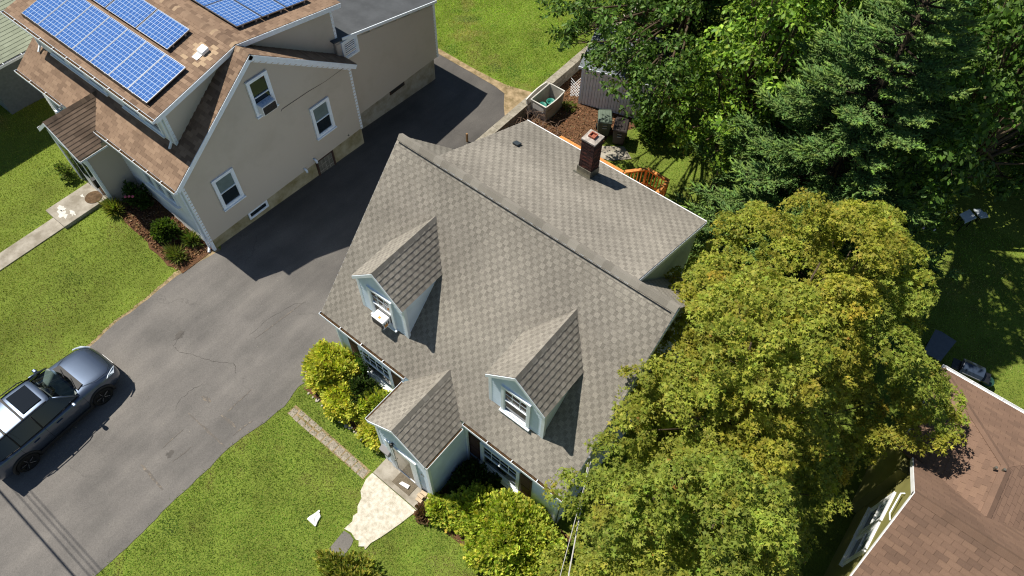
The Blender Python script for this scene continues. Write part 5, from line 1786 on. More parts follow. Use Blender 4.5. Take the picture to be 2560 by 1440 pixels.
def crown_leaves(lobes, per_clump, clump_r, n_clump, size, tm, pal, mt, parent, up=.6, name='crown', zmin=-.25, sj=.25, flat=.45, droop=0.0, patch=None, fill=.25, tj=1.0):
    """lobes: (x,y,z,rx,ry,rz). Each lobe carries leafy clumps on its skin; each clump is a small umbrella of leaves"""
    P, T, N, Cc = [], [], [], []
    Lb = np.array(lobes, float)
    for li, lb in enumerate(Lb):
        c, r = lb[:3], lb[3:]
        nc = max(4, int(n_clump * (r[0] * r[1] + r[0] * r[2] + r[1] * r[2]) / 3))
        D = rand_dir(nc, zmin)
        Q = c + D * r * RNG.uniform(.80, 1.08, (nc, 1))
        # drop clumps buried in other lobes
        keep = np.ones(nc, bool)
        for lj, l2 in enumerate(Lb):
            if lj == li: continue
            keep &= (np.sum(((Q - l2[:3]) / l2[3:]) ** 2, axis=1) > .55)
        Q, D = Q[keep], D[keep]
        base = 1 + RNG.normal(0, .08)
        for q, d in zip(Q, D):
            m_ = int(per_clump * RNG.uniform(.6, 1.3))
            cr = clump_r * RNG.uniform(.7, 1.3)
            ax = norm((d * (1 - up) + np.array([0, 0, up]))[None])[0]
            e = rand_dir(m_, -.3)
            # flatten along ax
            e = e - np.outer(e @ ax, ax) * (1 - flat)
            p = q + e * cr * np.sqrt(RNG.uniform(.05, 1, (m_, 1)))
            P.append(p)
            nn = norm(ax + RNG.normal(0, .42 * tj, (m_, 3)) + e * .35)
            N.append(nn)
            t_ = e + RNG.normal(0, .5, (m_, 3)); t_[:, 2] -= droop
            T.append(t_)
            col = mixcol(pal, m_, .14, .05)
            if patch is not None: col = patch(q, p, col)
            col = col * base * RNG.uniform(.82, 1.18)
            Cc.append(col)
        if fill > 0:   # inner shade leaves
            m_ = int(len(Q) * per_clump * fill)
            if m_ > 0:
                d = rand_dir(m_, zmin)
                P.append(c + d * r * RNG.uniform(.35, .85, (m_, 1))); N.append(norm(d + RNG.normal(0, .6, (m_, 3)))); T.append(rand_dir(m_)); Cc.append(mixcol(pal, m_))
    P, T, N, Cc = map(np.concatenate, (P, T, N, Cc))
    n = len(P)
    r0 = root_of(parent) if parent else None
    S = size * (1 + RNG.normal(0, sj, n)).clip(.45, 1.7)
    return leaf_mesh(name, P, T, N, S, tm, Cc, mt, parent, off=tuple(r0.location) if r0 else None)


def limbs(root, base, lobes, r0=.2, mt=None, trunk_top=None, name='trunk', seed=1, n_main=None):
    rr = random.Random(seed)
    base = V(base)
    tt = V(trunk_top) if trunk_top else base + Z * 3
    b = MB().tube([base - Z * .2, base + Z * .15, base.lerp(tt, .5) + V((rr.uniform(-.1, .1), rr.uniform(-.1, .1), 0)), tt], [r0 * 1.35, r0, r0 * .85, r0 * .6], 10)
    b.build(name, mt or M['bark'], root, smooth=True)
    lim = MB()
    for lb in lobes:
        c = V(lb[:3])
        s = base.lerp(tt, rr.uniform(.55, 1.0))
        mid = s.lerp(c, .55) + V((rr.uniform(-.2, .2), rr.uniform(-.2, .2), rr.uniform(.0, .35)))
        lim.tube([s, s.lerp(mid, .5) + Z * .1, mid, c], [r0 * .38, r0 * .3, r0 * .2, r0 * .08], 6)
        for k in range(3):
            e = c + V((rr.uniform(-1, 1) * lb[3], rr.uniform(-1, 1) * lb[4], rr.uniform(-.2, .9) * lb[5])) * .8
            lim.tube([mid.lerp(c, .5), e], [r0 * .10, r0 * .03], 5)
    lim.build('limb', mt or M['bark'], root, smooth=True)


def pr_px(p):
    q = np.asarray(p) - CAM
    d = q @ _f
    return 1280 + FPX * (q @ _r) / d, 720 - FPX * (q @ _u) / d


# ---- big yellow-green maple between the two houses
mp_t = tree_root('maple_tree', 'large yellow green maple tree between grey roof and brown roof', 'tree', 11.6, 4.2)
poly = [(9.95, -1.3), (9.7, .6), (9.2, 1.9), (8.7, 2.9), (8.6, 4.5), (8.55, 6.2), (8.45, 8.2), (8.6, 10.2), (9.8, 11.7), (11.5, 11.7), (13.2, 9.8), (14.0, 8.3), (13.9, 6.4), (13.3, 5.2), (13.3, 4.0), (13.9, 2.9), (14.6, 1.9), (14.2, -.6), (12.6, -2.6), (11.0, -2.7)]
cxm, cym = 11.5, 4.2
angs = sorted((math.atan2(p[1] - cym, p[0] - cxm), math.hypot(p[0] - cxm, p[1] - cym)) for p in poly)


def rad_m(a):
    a = (a + math.pi) % (2 * math.pi) - math.pi
    A = [(x - 2 * math.pi, r) for x, r in angs[-2:]] + angs + [(x + 2 * math.pi, r) for x, r in angs[:2]]
    for (a0, r0), (a1, r1) in zip(A, A[1:]):
        if a0 <= a <= a1: return r0 + (r1 - r0) * (a - a0) / (a1 - a0)
    return 3


rm = random.Random(21)
lobes = []
boughs = []
BG = {}
tries = 0
while len(boughs) < 38 and tries < 9000:
    tries += 1
    a = rm.uniform(-math.pi, math.pi)
    rho = math.sqrt(rm.uniform(0, 1)) * .92
    R_ = rad_m(a)
    r = rm.uniform(.95, 1.45)
    d_ = max(0, min(R_ * rho, R_ - r * 1.0 - .30))
    x, y = cxm + d_ * math.cos(a), cym + d_ * math.sin(a)
    z = 2.9 + 4.6 * max(0, 1 - (d_ / R_) ** 2) ** .75 + rm.uniform(-.9, .6) - max(0, x - 12.6) * .65
    z = min(z, 3.6 + 1.71 * (13.8 - x) - r) if 1.0 < y < 6.8 else z
    if any((x - q[0]) ** 2 + (y - q[1]) ** 2 + .6 * (z - q[2]) ** 2 < (.70 * (r + q[3])) ** 2 for q in boughs): continue
    boughs.append((x, y, z, r))
boughs += [(10.55, -1.0, 2.7, .85), (10.6, .8, 3.2, .75), (11.3, -2.0, 3.2, 1.0), (9.65, 4.4, 5.7, .8), (9.45, 3.0, 5.0, .65)]
for bi, (x, y, z, r) in enumerate(boughs):
    k = 0
    tr = 0
    mine = []
    while k < 11 and tr < 300:
        tr += 1
        th, ph = rm.uniform(0, 6.283), math.acos(rm.uniform(-.15, 1))
        q = rm.uniform(.36, .60)
        px, py, pz = x + r * math.sin(ph) * math.cos(th), y + r * math.sin(ph) * math.sin(th), z + .85 * r * math.cos(ph)
        if any((px - m_[0]) ** 2 + (py - m_[1]) ** 2 + (pz - m_[2]) ** 2 < (.72 * (q + m_[3])) ** 2 for m_ in mine): continue
        mine.append((px, py, pz, q, q, q * .75)); k += 1
        BG[len(lobes)] = bi
        lobes.append(mine[-1])
# separate low limb over the brown roof edge
lobes += [(14.6, 7.6, 4.6, .75, .7, .5), (15.2, 7.0, 4.7, .7, .65, .5), (15.3, 7.8, 4.3, .6, .6, .45), (14.9, 6.5, 4.2, .55, .5, .4)]
# skirt of lower lobes
for k in range(24):
    a = rm.uniform(-math.pi, math.pi); R_ = rad_m(a)
    if -.25 < a < .35: continue
    d_ = R_ * rm.uniform(.55, .78); r = rm.uniform(.5, .8)
    if math.cos(a) < -.3 and -2 < cym + d_ * math.sin(a) < 8 and cxm + d_ * math.cos(a) - r < 9.0: d_ = min(d_, (cxm - 9.0 - r) / -math.cos(a))
    lobes.append((cxm + d_ * math.cos(a), cym + d_ * math.sin(a), rm.uniform(2.2, 3.9), r, r, r * .7))
pal_m = [(5, (.270, .300, .044)), (4, (.315, .328, .050)), (3, (.22, .258, .038)), (.3, (.32, .31, .05)), (.012, (.40, .21, .05))]


bq = np.array([b_[:3] for b_ in boughs])
bh = [rm.choice((0, 0, 0, 1, 2, 2, 3)) for _ in boughs]
BT = [np.array([1, 1, 1.]), np.array([1.07, 1.02, .95]), np.array([.88, .96, 1.0]), np.array([1.10, .99, .92])]


def patch_m(q, p, col):
    i = int(np.argmin(((bq - q) ** 2).sum(1)))
    col = col * BT[bh[i]]
    v = math.sin(q[0] * 2.9 + 1.0) * math.sin(q[1] * 2.3 + .4) * math.sin(q[2] * 2.1)
    if v > .70: col = col * np.array([1.14, .95, .88])
    return col


limbs(mp_t, (11.6, 4.2, -.2), [(b_[0], b_[1], b_[2], b_[3], b_[3], b_[3]) for b_ in boughs], .26, trunk_top=(11.5, 4.3, 3.6), seed=4)
crown_leaves(lobes, 46, .23, 74, .088, TM_MAPLE, pal_m, M['leaf'], mp_t, up=.5, patch=patch_m, fill=.05, tj=.9)

# ---- spruce
sp = tree_root('spruce_tree', 'tall blue green spruce behind the maple', 'tree', 9.55, 13.6)


def spruce(root, bx_, by_, H, R, z0, seed, n_whorl=29, pal=None):
    rr = np.random.default_rng(seed)
    b = MB().tube([(bx_, by_, z0 - .2), (bx_, by_, z0 + H * .5), (bx_, by_, z0 + H)], [.22, .13, .02], 8)
    b.build('trunk', M['bark'], root, smooth=True)
    Ps, Ts, Cs, Ss = [], [], [], []
    br = MB()
    for w in range(n_whorl):
        t = (w + .3) / n_whorl
        z = z0 + .9 + (H - 1.0) * t
        Lb = R * (1 - t) ** .85 * (1 if t > .06 else .8) + .15
        nb_ = int(9 - 3 * t)
        a0 = rr.uniform(0, 6.28)
        for k in range(nb_):
            a = a0 + 2 * np.pi * k / nb_ + rr.normal(0, .16)
            Lk = Lb * rr.uniform(.72, 1.18)
            dirh = np.array([np.cos(a), np.sin(a), 0])
            side = np.array([-np.sin(a), np.cos(a), 0])
            pts = []
            for s in np.linspace(0, 1, 7):
                pz = z - .30 * Lk * s * (1 - t * .7) + .26 * Lk * s ** 2.2 + .1 * t * s
                pts.append(np.array([bx_, by_, pz]) + dirh * Lk * s * 1.0 + side * rr.normal(0, .02) * s)
            br.tube([tuple(p) for p in pts], list(np.linspace(.035, .008, 7)), 5, caps=False)
            # branchlets
            nn = max(6, int(Lk * 10))
            for j in range(nn):
                s = rr.uniform(.25, 1.0) ** .8
                i_ = min(5, int(s * 6)); f_ = s * 6 - i_
                p = pts[i_] * (1 - f_) + pts[i_ + 1] * f_
                ext = pts[i_ + 1] - pts[i_]; ext = ext / np.linalg.norm(ext)
                sd_ = rr.choice((-1, 1))
                bl = (.30 + .62 * (1 - s)) * rr.uniform(.7, 1.25) * min(1.0, .45 + Lk * .3)
                ang = rr.uniform(.25, .95)
                d_ = ext * np.cos(ang) + side * sd_ * np.sin(ang) + np.array([0, 0, rr.uniform(-.05, .30)])
                d_ /= np.linalg.norm(d_)
                nf = max(2, int(bl / .10))
                for q in range(nf):
                    u_ = (q + .6) / nf
                    c_ = p + d_ * bl * u_
                    # side finger shoots
                    for sgn in ((-1, 1) if q < nf - 1 else (0,)):
                        dd = d_ * (.75 if sgn else 1) + np.cross(d_, [0, 0, 1]) * sgn * rr.uniform(.4, .8) + np.array([0, 0, rr.uniform(.0, .25)])
                        dd /= np.linalg.norm(dd)
                        Ps.append(c_); Ts.append(dd); Ss.append(rr.uniform(.18, .29) * (1.3 if sgn == 0 else 1)); Cs.append(u_ * .5 + s * .5)
            Ps.append(pts[-1]); Ts.append(ext); Ss.append(.28); Cs.append(1.0)
    br.build('branch', mat('dark_spruce_bark', (.035, .028, .02), .9, .1, noise=.4), root)
    Ps, Ts, Ss, Cs = np.array(Ps), norm(np.array(Ts)), np.array(Ss), np.array(Cs)
    # each shoot is a bottle brush of needles
    nsh = len(Ps)
    kper = 8
    idx = np.repeat(np.arange(nsh), kper)
    u_ = np.tile(np.linspace(.02, .95, kper), nsh) + RNG.normal(0, .03, nsh * kper)
    ph = np.tile(np.arange(kper) * 2.4, nsh) + np.repeat(RNG.uniform(0, 6, nsh), kper)
    A = norm(np.cross(Ts, np.array([.31, .22, .93]))); B = np.cross(Ts, A)
    rad = A[idx] * np.cos(ph)[:, None] + B[idx] * np.sin(ph)[:, None]
    P = Ps[idx] + Ts[idx] * (Ss[idx] * u_)[:, None]
    T = Ts[idx] * .8 + rad
    N = np.cross(T, rad) + RNG.normal(0, .05, T.shape)
    pal = pal or [(5, (.125, .210, .060)), (3, (.16, .25, .068)), (2, (.095, .165, .055))]
    cs0 = mixcol(pal, nsh, .12, .06)
    cs0[Cs > .82] *= np.array([1.3, 1.22, .95])
    leaf_mesh('shoots', Ps, Ts, A, Ss, TM_SPINDLE, cs0, M['needle'], root, off=tuple(root.location))
    col = cs0[idx]
    off = tuple(root.location)
    leaf_mesh('needles', P, T, N, RNG.uniform(.060, .090, len(P)), TM_NEEDLE, col, M['needle'], root, off=off, aspect=3.2)
    return nsh


ns_ = spruce(sp, 9.55, 13.6, 13.2, 4.7, -1.0, 5)

# ---- broadleaf trees behind
pal_b = [(4, (.145, .260, .028)), (3, (.20, .325, .034)), (2, (.085, .165, .022)), (1, (.27, .38, .045))]
pal_d = [(4, (.060, .118, .020)), (3, (.085, .160, .025)), (1, (.14, .235, .034))]


def broad(name, label, bx_, by_, lob, pal, leaf=.13, per=34, nc=22, seed=1, r0=.2, cr=.34, droop=.7, up=.4, mt='leafdark', fill=.2, top=None, group='broadleaf trees behind the houses'):
    t_ = tree_root(name, label, 'tree', bx_, by_, group)
    limbs(t_, (bx_, by_, gz(bx_, by_) - .1), lob, r0, trunk_top=top or (bx_, by_, 3.5), seed=seed)
    crown_leaves(lob, per, cr, nc, leaf, TM_LEAF, pal, M[mt], t_, up=up, fill=fill, droop=droop, flat=.6, tj=1.3)
    return t_


def dome(cx, cy, r, z0, z1, n, rmin, rmax, seed, ymin=None):
    q = random.Random(seed)
    out = []
    tr = 0
    while len(out) < n and tr < 6000:
        tr += 1
        a = q.uniform(0, 6.283); d_ = r * math.sqrt(q.random()) * .95
        rr_ = q.uniform(rmin, rmax)
        z = z0 + (z1 - z0) * (math.sqrt(max(0, 1 - (d_ / r) ** 2)) * q.uniform(.45, 1.0))
        x, y = cx + d_ * math.cos(a), cy + d_ * math.sin(a)
        if ymin is not None and y < ymin: continue
        if any((x - p[0]) ** 2 + (y - p[1]) ** 2 + (z - p[2]) ** 2 < (.55 * (rr_ + p[3])) ** 2 for p in out): continue
        out.append((x, y, z, rr_, rr_, rr_ * .8))
    return out


def mass(x0, x1, y0, y1, z0, z1, n, rmin, rmax, seed):
    """lobes through a box, thinning upward and outward"""
    q = random.Random(seed)
    out = []
    tr = 0
    while len(out) < n and tr < 8000:
        tr += 1
        u_, v_, w_ = q.uniform(-1, 1), q.uniform(-1, 1), q.random()
        if u_ * u_ + v_ * v_ > 1 - .55 * w_ * w_: continue
        r_ = q.uniform(rmin, rmax)
        x, y, z = (x0 + x1) / 2 + u_ * (x1 - x0) / 2, (y0 + y1) / 2 + v_ * (y1 - y0) / 2, z0 + (z1 - z0) * w_
        if any((x - p[0]) ** 2 + (y - p[1]) ** 2 + (z - p[2]) ** 2 < (.6 * (r_ + p[3])) ** 2 for p in out): continue
        out.append((x, y, z, r_, r_, r_ * .85))
    return out


broad('birch_tree', 'bright green leafy tree left of the tall spruce', 5.6, 15.4, mass(3.6, 8.0, 13.7, 18.0, 1.6, 9.8, 66, .5, .95, 31) + [(4.0, 13.8, 2.6, .6, .5, .45), (4.8, 13.6, 2.2, .6, .5, .45), (3.5, 14.3, 3.4, .6, .6, .5), (5.6, 13.5, 2.6, .6, .5, .45)], pal_b, seed=2, per=38, leaf=.165, nc=20)
broad('shade_tree', 'dark green tree overhanging the white shed', .9, 19.6, mass(-3.6, 4.2, 17.2, 22.5, 1.8, 10.5, 62, .65, 1.2, 32) + [(-2.9, 17.2, 2.0, .6, .6, .5), (-3.3, 17.9, 2.8, .7, .7, .6), (-1.9, 17.2, 2.5, .7, .6, .55), (-.7, 16.9, 2.2, .6, .5, .5), (.2, 16.9, 1.8, .65, .55, .6), (-3.7, 18.8, 3.6, .8, .7, .6), (1.2, 16.8, 1.6, .7, .6, .8), (2.0, 16.6, .6, .8, .6, .8), (.7, 16.6, 2.6, .7, .6, .6), (2.4, 16.6, 2.2, .8, .7, .8), (-.3, 17.6, 2.9, .8, .6, .6), (2.9, 16.5, 3.2, .8, .7, .7), (-1.2, 17.4, 3.3, .7, .6, .6), (-2.33, 14.24, 4.60, 0.56, 0.56, 0.50), (-0.59, 13.48, 4.80, 0.53, 0.53, 0.47), (-1.20, 13.40, 4.20, 0.60, 0.60, 0.54), (-0.99, 14.19, 5.40, 0.54, 0.54, 0.48), (0.46, 13.84, 5.60, 0.52, 0.52, 0.46), (1.08, 12.81, 5.00, 0.60, 0.60, 0.54), (2.33, 12.30, 4.60, 0.73, 0.73, 0.66), (1.84, 13.22, 5.80, 0.70, 0.70, 0.63), (2.93, 12.63, 5.40, 0.69, 0.69, 0.62), (2.23, 14.24, 6.20, 0.56, 0.56, 0.50), (3.73, 12.40, 4.40, 0.63, 0.63, 0.57), (3.31, 13.83, 6.00, 0.57, 0.57, 0.51), (1.11, 14.46, 6.20, 0.54, 0.54, 0.49), (2.73, 15.15, 6.40, 0.53, 0.53, 0.47), (0.39, 13.20, 4.10, 0.55, 0.55, 0.50), (1.65, 12.82, 4.60, 0.73, 0.73, 0.66), (3.12, 12.40, 4.00, 0.71, 0.71, 0.64), (3.66, 12.98, 5.40, 0.70, 0.70, 0.63)], pal_d, seed=3, per=40, leaf=.165, nc=20)
broad('oak_tree', 'dark green tree behind the spruce on its right', 12.8, 19.2, mass(10.7, 13.0, 14.4, 19, 5.0, 11.5, 30, .6, 1.0, 43) + mass(10.6, 12.5, 11.9, 15.2, 4.8, 9.0, 12, .6, .9, 44) + mass(11.0, 16.0, 20.8, 24.5, .6, 9.5, 44, .7, 1.15, 33), pal_d, seed=4, leaf=.18, nc=18)  # the first two crown masses are added to shade the right rear lawn
broad('ash_tree', 'tall green tree behind, between birch and spruce tops', 6.2, 20.5, mass(3.4, 9.6, 17.4, 23, .8, 11.5, 66, .8, 1.3, 34), pal_d, seed=5, leaf=.18, nc=16)
broad('elm_tree', 'sunlit green tree at the upper right picture corner', 14.0, 26.0, mass(10.5, 17.5, 22.8, 28.5, .8, 10, 60, .8, 1.3, 35), pal_b, seed=6, leaf=.18, nc=16)
broad('linden_tree', 'dark tree at top of picture left of the tall spruce', 1.0, 25.8, mass(-3.0, 5.0, 22.8, 29, .8, 10, 56, .9, 1.4, 36), pal_d, seed=7, leaf=.2, nc=13)
broad('beech_tree', 'dark tree at top of picture behind the tall spruce', 8.0, 26.8, mass(4.6, 11.0, 23.5, 30, .8, 10, 56, .9, 1.4, 37), pal_d, seed=8, leaf=.2, nc=13)
broad('hickory_tree', 'dark tree on the right picture edge beyond the pale tables', 18.2, 24.0, mass(15.5, 20.8, 21.8, 27, .5, 8.5, 46, .8, 1.25, 38), pal_d, seed=9, leaf=.19, nc=14)


# ---- shrubs
def shrub(name, label, x, y, rx, ry, h, pal, kind='spray', n=900, size=.16, group=None, seed=1, zb=None, clumps=40, spread=.11):
    t_ = tree_root(name, label, 'shrub', x, y, group)
    g0 = gz(x, y) if zb is None else zb
    if kind == 'spray': n, clumps, size, spread = int(n * 2.2), int(clumps * 2.6), size * .72, spread * .85
    D = rand_dir(clumps, -.05)
    wob = 1 + .26 * np.sin(D[:, 0] * 5 + seed) * np.cos(D[:, 1] * 4 + seed * 2)
    Q = np.array([x, y, g0 + h * .30]) + D * np.array([rx, ry, h * .70]) * wob[:, None] * RNG.uniform(.82, 1.05, (clumps, 1))
    P, T, N, Cc = [], [], [], []
    m_ = max(6, n // clumps)
    for q, d in zip(Q, D):
        e = rand_dir(m_)
        P.append(q + e * spread * np.array([1, 1, .8]) * RNG.uniform(.2, 1.2, (m_, 1)) - d * .06)
        T.append(norm(d * .9 + np.array([0, 0, .25]) + e * .75)); N.append(norm(d + np.array([-.25, 0, .6]) + RNG.normal(0, .28, (m_, 3))))
        Cc.append(mixcol(pal, m_, .15) * RNG.uniform(.75, 1.2))
    m2 = n // 14   # stray shoots
    d = rand_dir(m2, .0)
    P.append(np.array([x, y, g0 + h * .30]) + d * np.array([rx, ry, h * .70]) * RNG.uniform(1.0, 1.14, (m2, 1))); T.append(norm(d + np.array([0, 0, .5]) + rand_dir(m2) * .4)); N.append(rand_dir(m2)); Cc.append(mixcol(pal, m2))
    # inner darker fill
    k = n // 3
    d = rand_dir(k, -.2)
    P.append(np.array([x, y, g0 + h * .30]) + d * np.array([rx, ry, h * .7]) * RNG.uniform(.4, .85, (k, 1))); T.append(d + rand_dir(k) * .6); N.append(rand_dir(k)); Cc.append(mixcol(pal, k) * .9)
    P, T, N, Cc = map(np.concatenate, (P, T, N, Cc))
    P[:, 2] = np.maximum(P[:, 2], g0 + .02)
    tm = {'spray': TM_SPRAY, 'leaf': TM_LEAF, 'blade': TM_BLADE}[kind]
    leaf_mesh('foliage', P, T, N, size * (1 + RNG.normal(0, .25, len(P))).clip(.4, 1.7), tm, Cc, M['leaf'] if kind != 'leafd' else M['leafdark'], t_, off=tuple(t_.location))
    st = MB()
    q = random.Random(seed)
    for i in range(6):
        a = q.uniform(0, 6.28)
        st.tube([(x, y, g0 - .05), (x + rx * .3 * math.cos(a), y + ry * .3 * math.sin(a), g0 + h * .35), (x + rx * .6 * math.cos(a), y + ry * .6 * math.sin(a), g0 + h * .6)], [.03, .02, .008], 5)
    st.build('stem', M['bark'], t_)
    return t_


gold = [(4, (.62, .60, .10)), (3, (.50, .53, .08)), (2, (.72, .66, .12)), (1, (.34, .40, .06))]
goldg = [(4, (.47, .52, .075)), (3, (.36, .43, .06)), (2, (.58, .58, .085)), (1, (.20, .27, .045))]
dkg = [(4, (.045, .075, .022)), (2, (.065, .105, .025)), (1, (.10, .14, .03))]
G1 = 'shrubs in the bed left of the porch'
shrub('gold_cypress', 'round golden cypress shrub at the house corner by the driveway', .28, -.52, .80, .78, 1.35, gold, n=5200, clumps=130, size=.15, group=G1, seed=1)
shrub('gold_cypress', 'low golden cypress shrub along the stone bed edging', 1.30, -1.0, .78, .50, .95, gold, n=2800, clumps=80, size=.15, group=G1, seed=2)
shrub('dark_shrub', 'dark green broadleaf shrub between the golden cypress shrubs', 1.62, -.52, .62, .55, 1.15, dkg, kind='leaf', n=4200, clumps=100, size=.10, group=G1, seed=3)
shrub('gold_cypress', 'golden green cypress shrub below the left window by the porch', 2.40, -.55, .70, .55, 1.05, goldg, n=3000, clumps=80, size=.15, group=G1, seed=4)
shrub('gold_cypress', 'small bright golden cypress shrub against the porch side', 2.85, -1.05, .58, .42, .85, gold, n=2400, clumps=70, size=.15, group=G1, seed=5)
shrub('climbing_vine', 'thin green vine climbing the left window and brown shutter', 1.15, .05, .25, .10, 1.9, [(3, (.07, .15, .02)), (1, (.13, .2, .03))], kind='leaf', n=500, clumps=40, size=.08, seed=6)
G2 = 'shrubs in the bed right of the porch'
shrub('gold_cypress', 'largest golden green cypress shrub under the right window', 8.10, -1.05, 1.25, 1.08, 1.45, goldg, n=8200, clumps=190, size=.17, group=G2, seed=7)
shrub('gold_cypress', 'golden green cypress shrub right of the large one at house corner', 9.0, -1.1, .62, .75, 1.1, goldg, n=2600, clumps=70, size=.17, group=G2, seed=8)
shrub('gold_cypress', 'golden green cypress shrub left of the large one, below window', 6.85, -1.0, .80, .72, 1.1, goldg, n=3400, clumps=90, size=.16, group=G2, seed=9)
shrub('gold_cypress', 'small sparse cypress shrub beside the brick stack', 5.95, -1.62, .45, .36, .55, goldg, n=1500, clumps=50, size=.15, group=G2, seed=10)
shrub('juniper', 'dark green juniper in the shade beside the porch wall', 6.25, -.45, .62, .55, .85, dkg, n=2800, clumps=70, size=.15, group=G2, seed=11)
shrub('dry_fern', 'withered brown fern at the end of the concrete step', 5.62, -1.98, .22, .18, .28, [(3, (.16, .09, .05)), (1, (.10, .07, .03))], n=320, clumps=20, size=.16, seed=12)
G3 = 'plants in the bed of the tan house'
shrub('green_shrub', 'round bright green shrub in the mulch bed of the tan house', -8.62, -.38, .46, .42, .72, [(4, (.085, .135, .022)), (2, (.12, .17, .03)), (1, (.05, .09, .02))], kind='leaf', n=2600, clumps=80, size=.13, group=G3, seed=13)
shrub('rose_bush', 'dark rose bush in shade of the tan house entry', -10.35, -.15, .60, .42, .85, [(3, (.05, .09, .02)), (1, (.09, .15, .03))], kind='leaf', n=1600, clumps=60, size=.10, group=G3, seed=14)
shrub('daylily', 'yellow green daylily clump at the corner of the entry', -10.78, -.98, .34, .22, .40, [(3, (.22, .22, .04)), (2, (.14, .19, .03))], kind='blade', n=420, clumps=24, size=.24, group=G3, seed=15)
shrub('daylily', 'daylily clump along the front edge beside the round shrub', -7.75, -.72, .42, .22, .36, [(3, (.12, .16, .03)), (2, (.20, .19, .05))], kind='blade', n=420, clumps=24, size=.22, group=G3, seed=16)
shrub('daylily', 'green clump at the front wall behind the round shrub', -7.85, .05, .35, .2, .40, [(3, (.10, .15, .03)), (1, (.2, .2, .04))], kind='blade', n=360, clumps=20, size=.22, group=G3, seed=17)
shrub('weed_clump', 'weedy plant by the left side of the tan house entry', -13.55, -1.1, .38, .3, .75, [(3, (.16, .22, .05)), (1, (.25, .27, .07))], kind='leaf', n=500, clumps=30, size=.10, seed=18)
shrub('front_shrub', 'olive green shrub at the bottom edge of the picture', 5.55, -4.65, 1.15, .68, .95, [(3, (.24, .26, .04)), (2, (.33, .32, .05)), (1, (.14, .18, .03))], kind='leaf', n=4200, clumps=110, size=.11, seed=19, spread=.16)
shrub('ivy_bush', 'dark ivy bush growing at the right end of the white shed', 1.9, 16.3, .8, .7, 2.0, pal_d, kind='leaf', n=4200, clumps=110, size=.11, seed=20)
fsh = shrub('flowering_shrub', 'dark shrub with small pale violet flowers beside the spruce', 12.5, 18.9, 1.0, .9, 2.1, pal_d, kind='leaf', n=4200, clumps=110, size=.11, seed=21)
fl_m = mat('pale_violet_petals', (.62, .55, .74), .6, .2)
for k in range(16):
    d_ = rand_dir(1, .1)[0]
    c = (12.5 + d_[0] * 1.02, 18.9 + d_[1] * .92, -1.0 + .63 + d_[2] * 1.55)
    MB().lathe(c, [(.012, 0), (.055, .02), (.06, .035), (.02, .03)], 6, axis=V(d_)).build('flower', fl_m, fsh)
rb_ = [o for o in bpy.data.objects if o.name.startswith('rose_bush') and o.parent is None][0]
pk_m = mat('pink_petals', (.62, .13, .2), .6, .2)
for c in ((-10.2, -.42, 1.28), (-10.05, -.35, 1.32), (-10.35, -.5, 1.22)):
    MB().lathe(c, [(.02, 0), (.05, .02), (.045, .05), (.015, .05)], 8).build('flower', pk_m, rb_)

# dry tangled brush along the retaining wall
db_ = thing('dry_brush', 'tangle of dry brown twigs along the retaining wall', 'brush', (-2.4, 12.6, GZ))
tw = MB()
rq = random.Random(77)
for i in range(190):
    x, y = rq.uniform(-3.0, -1.2), rq.uniform(11.2, 14.3)
    a = rq.uniform(0, 6.28); l_ = rq.uniform(.25, .7)
    z = GZ + rq.uniform(.05, .45)
    p0 = V((x, y, z)); p2 = p0 + V((math.cos(a) * l_, math.sin(a) * l_, rq.uniform(-.15, .35)))
    p1 = p0.lerp(p2, .5) + V((rq.uniform(-.1, .1), rq.uniform(-.1, .1), rq.uniform(.05, .2)))
    tw.tube([p0, p1, p2], [.012, .009, .004], 4, caps=False)
tag(tw.build('twigs', mat('grey_brown_twig', (.22, .15, .11), .9, .1, noise=.4), db_), kind='stuff')
shrub('weed_clump', 'small green weed patch between storage box and shed', -1.95, 15.75, .35, .3, .3, [(2, (.14, .17, .03)), (1, (.2, .2, .05))], kind='leaf', n=260, clumps=20, size=.09, seed=23)

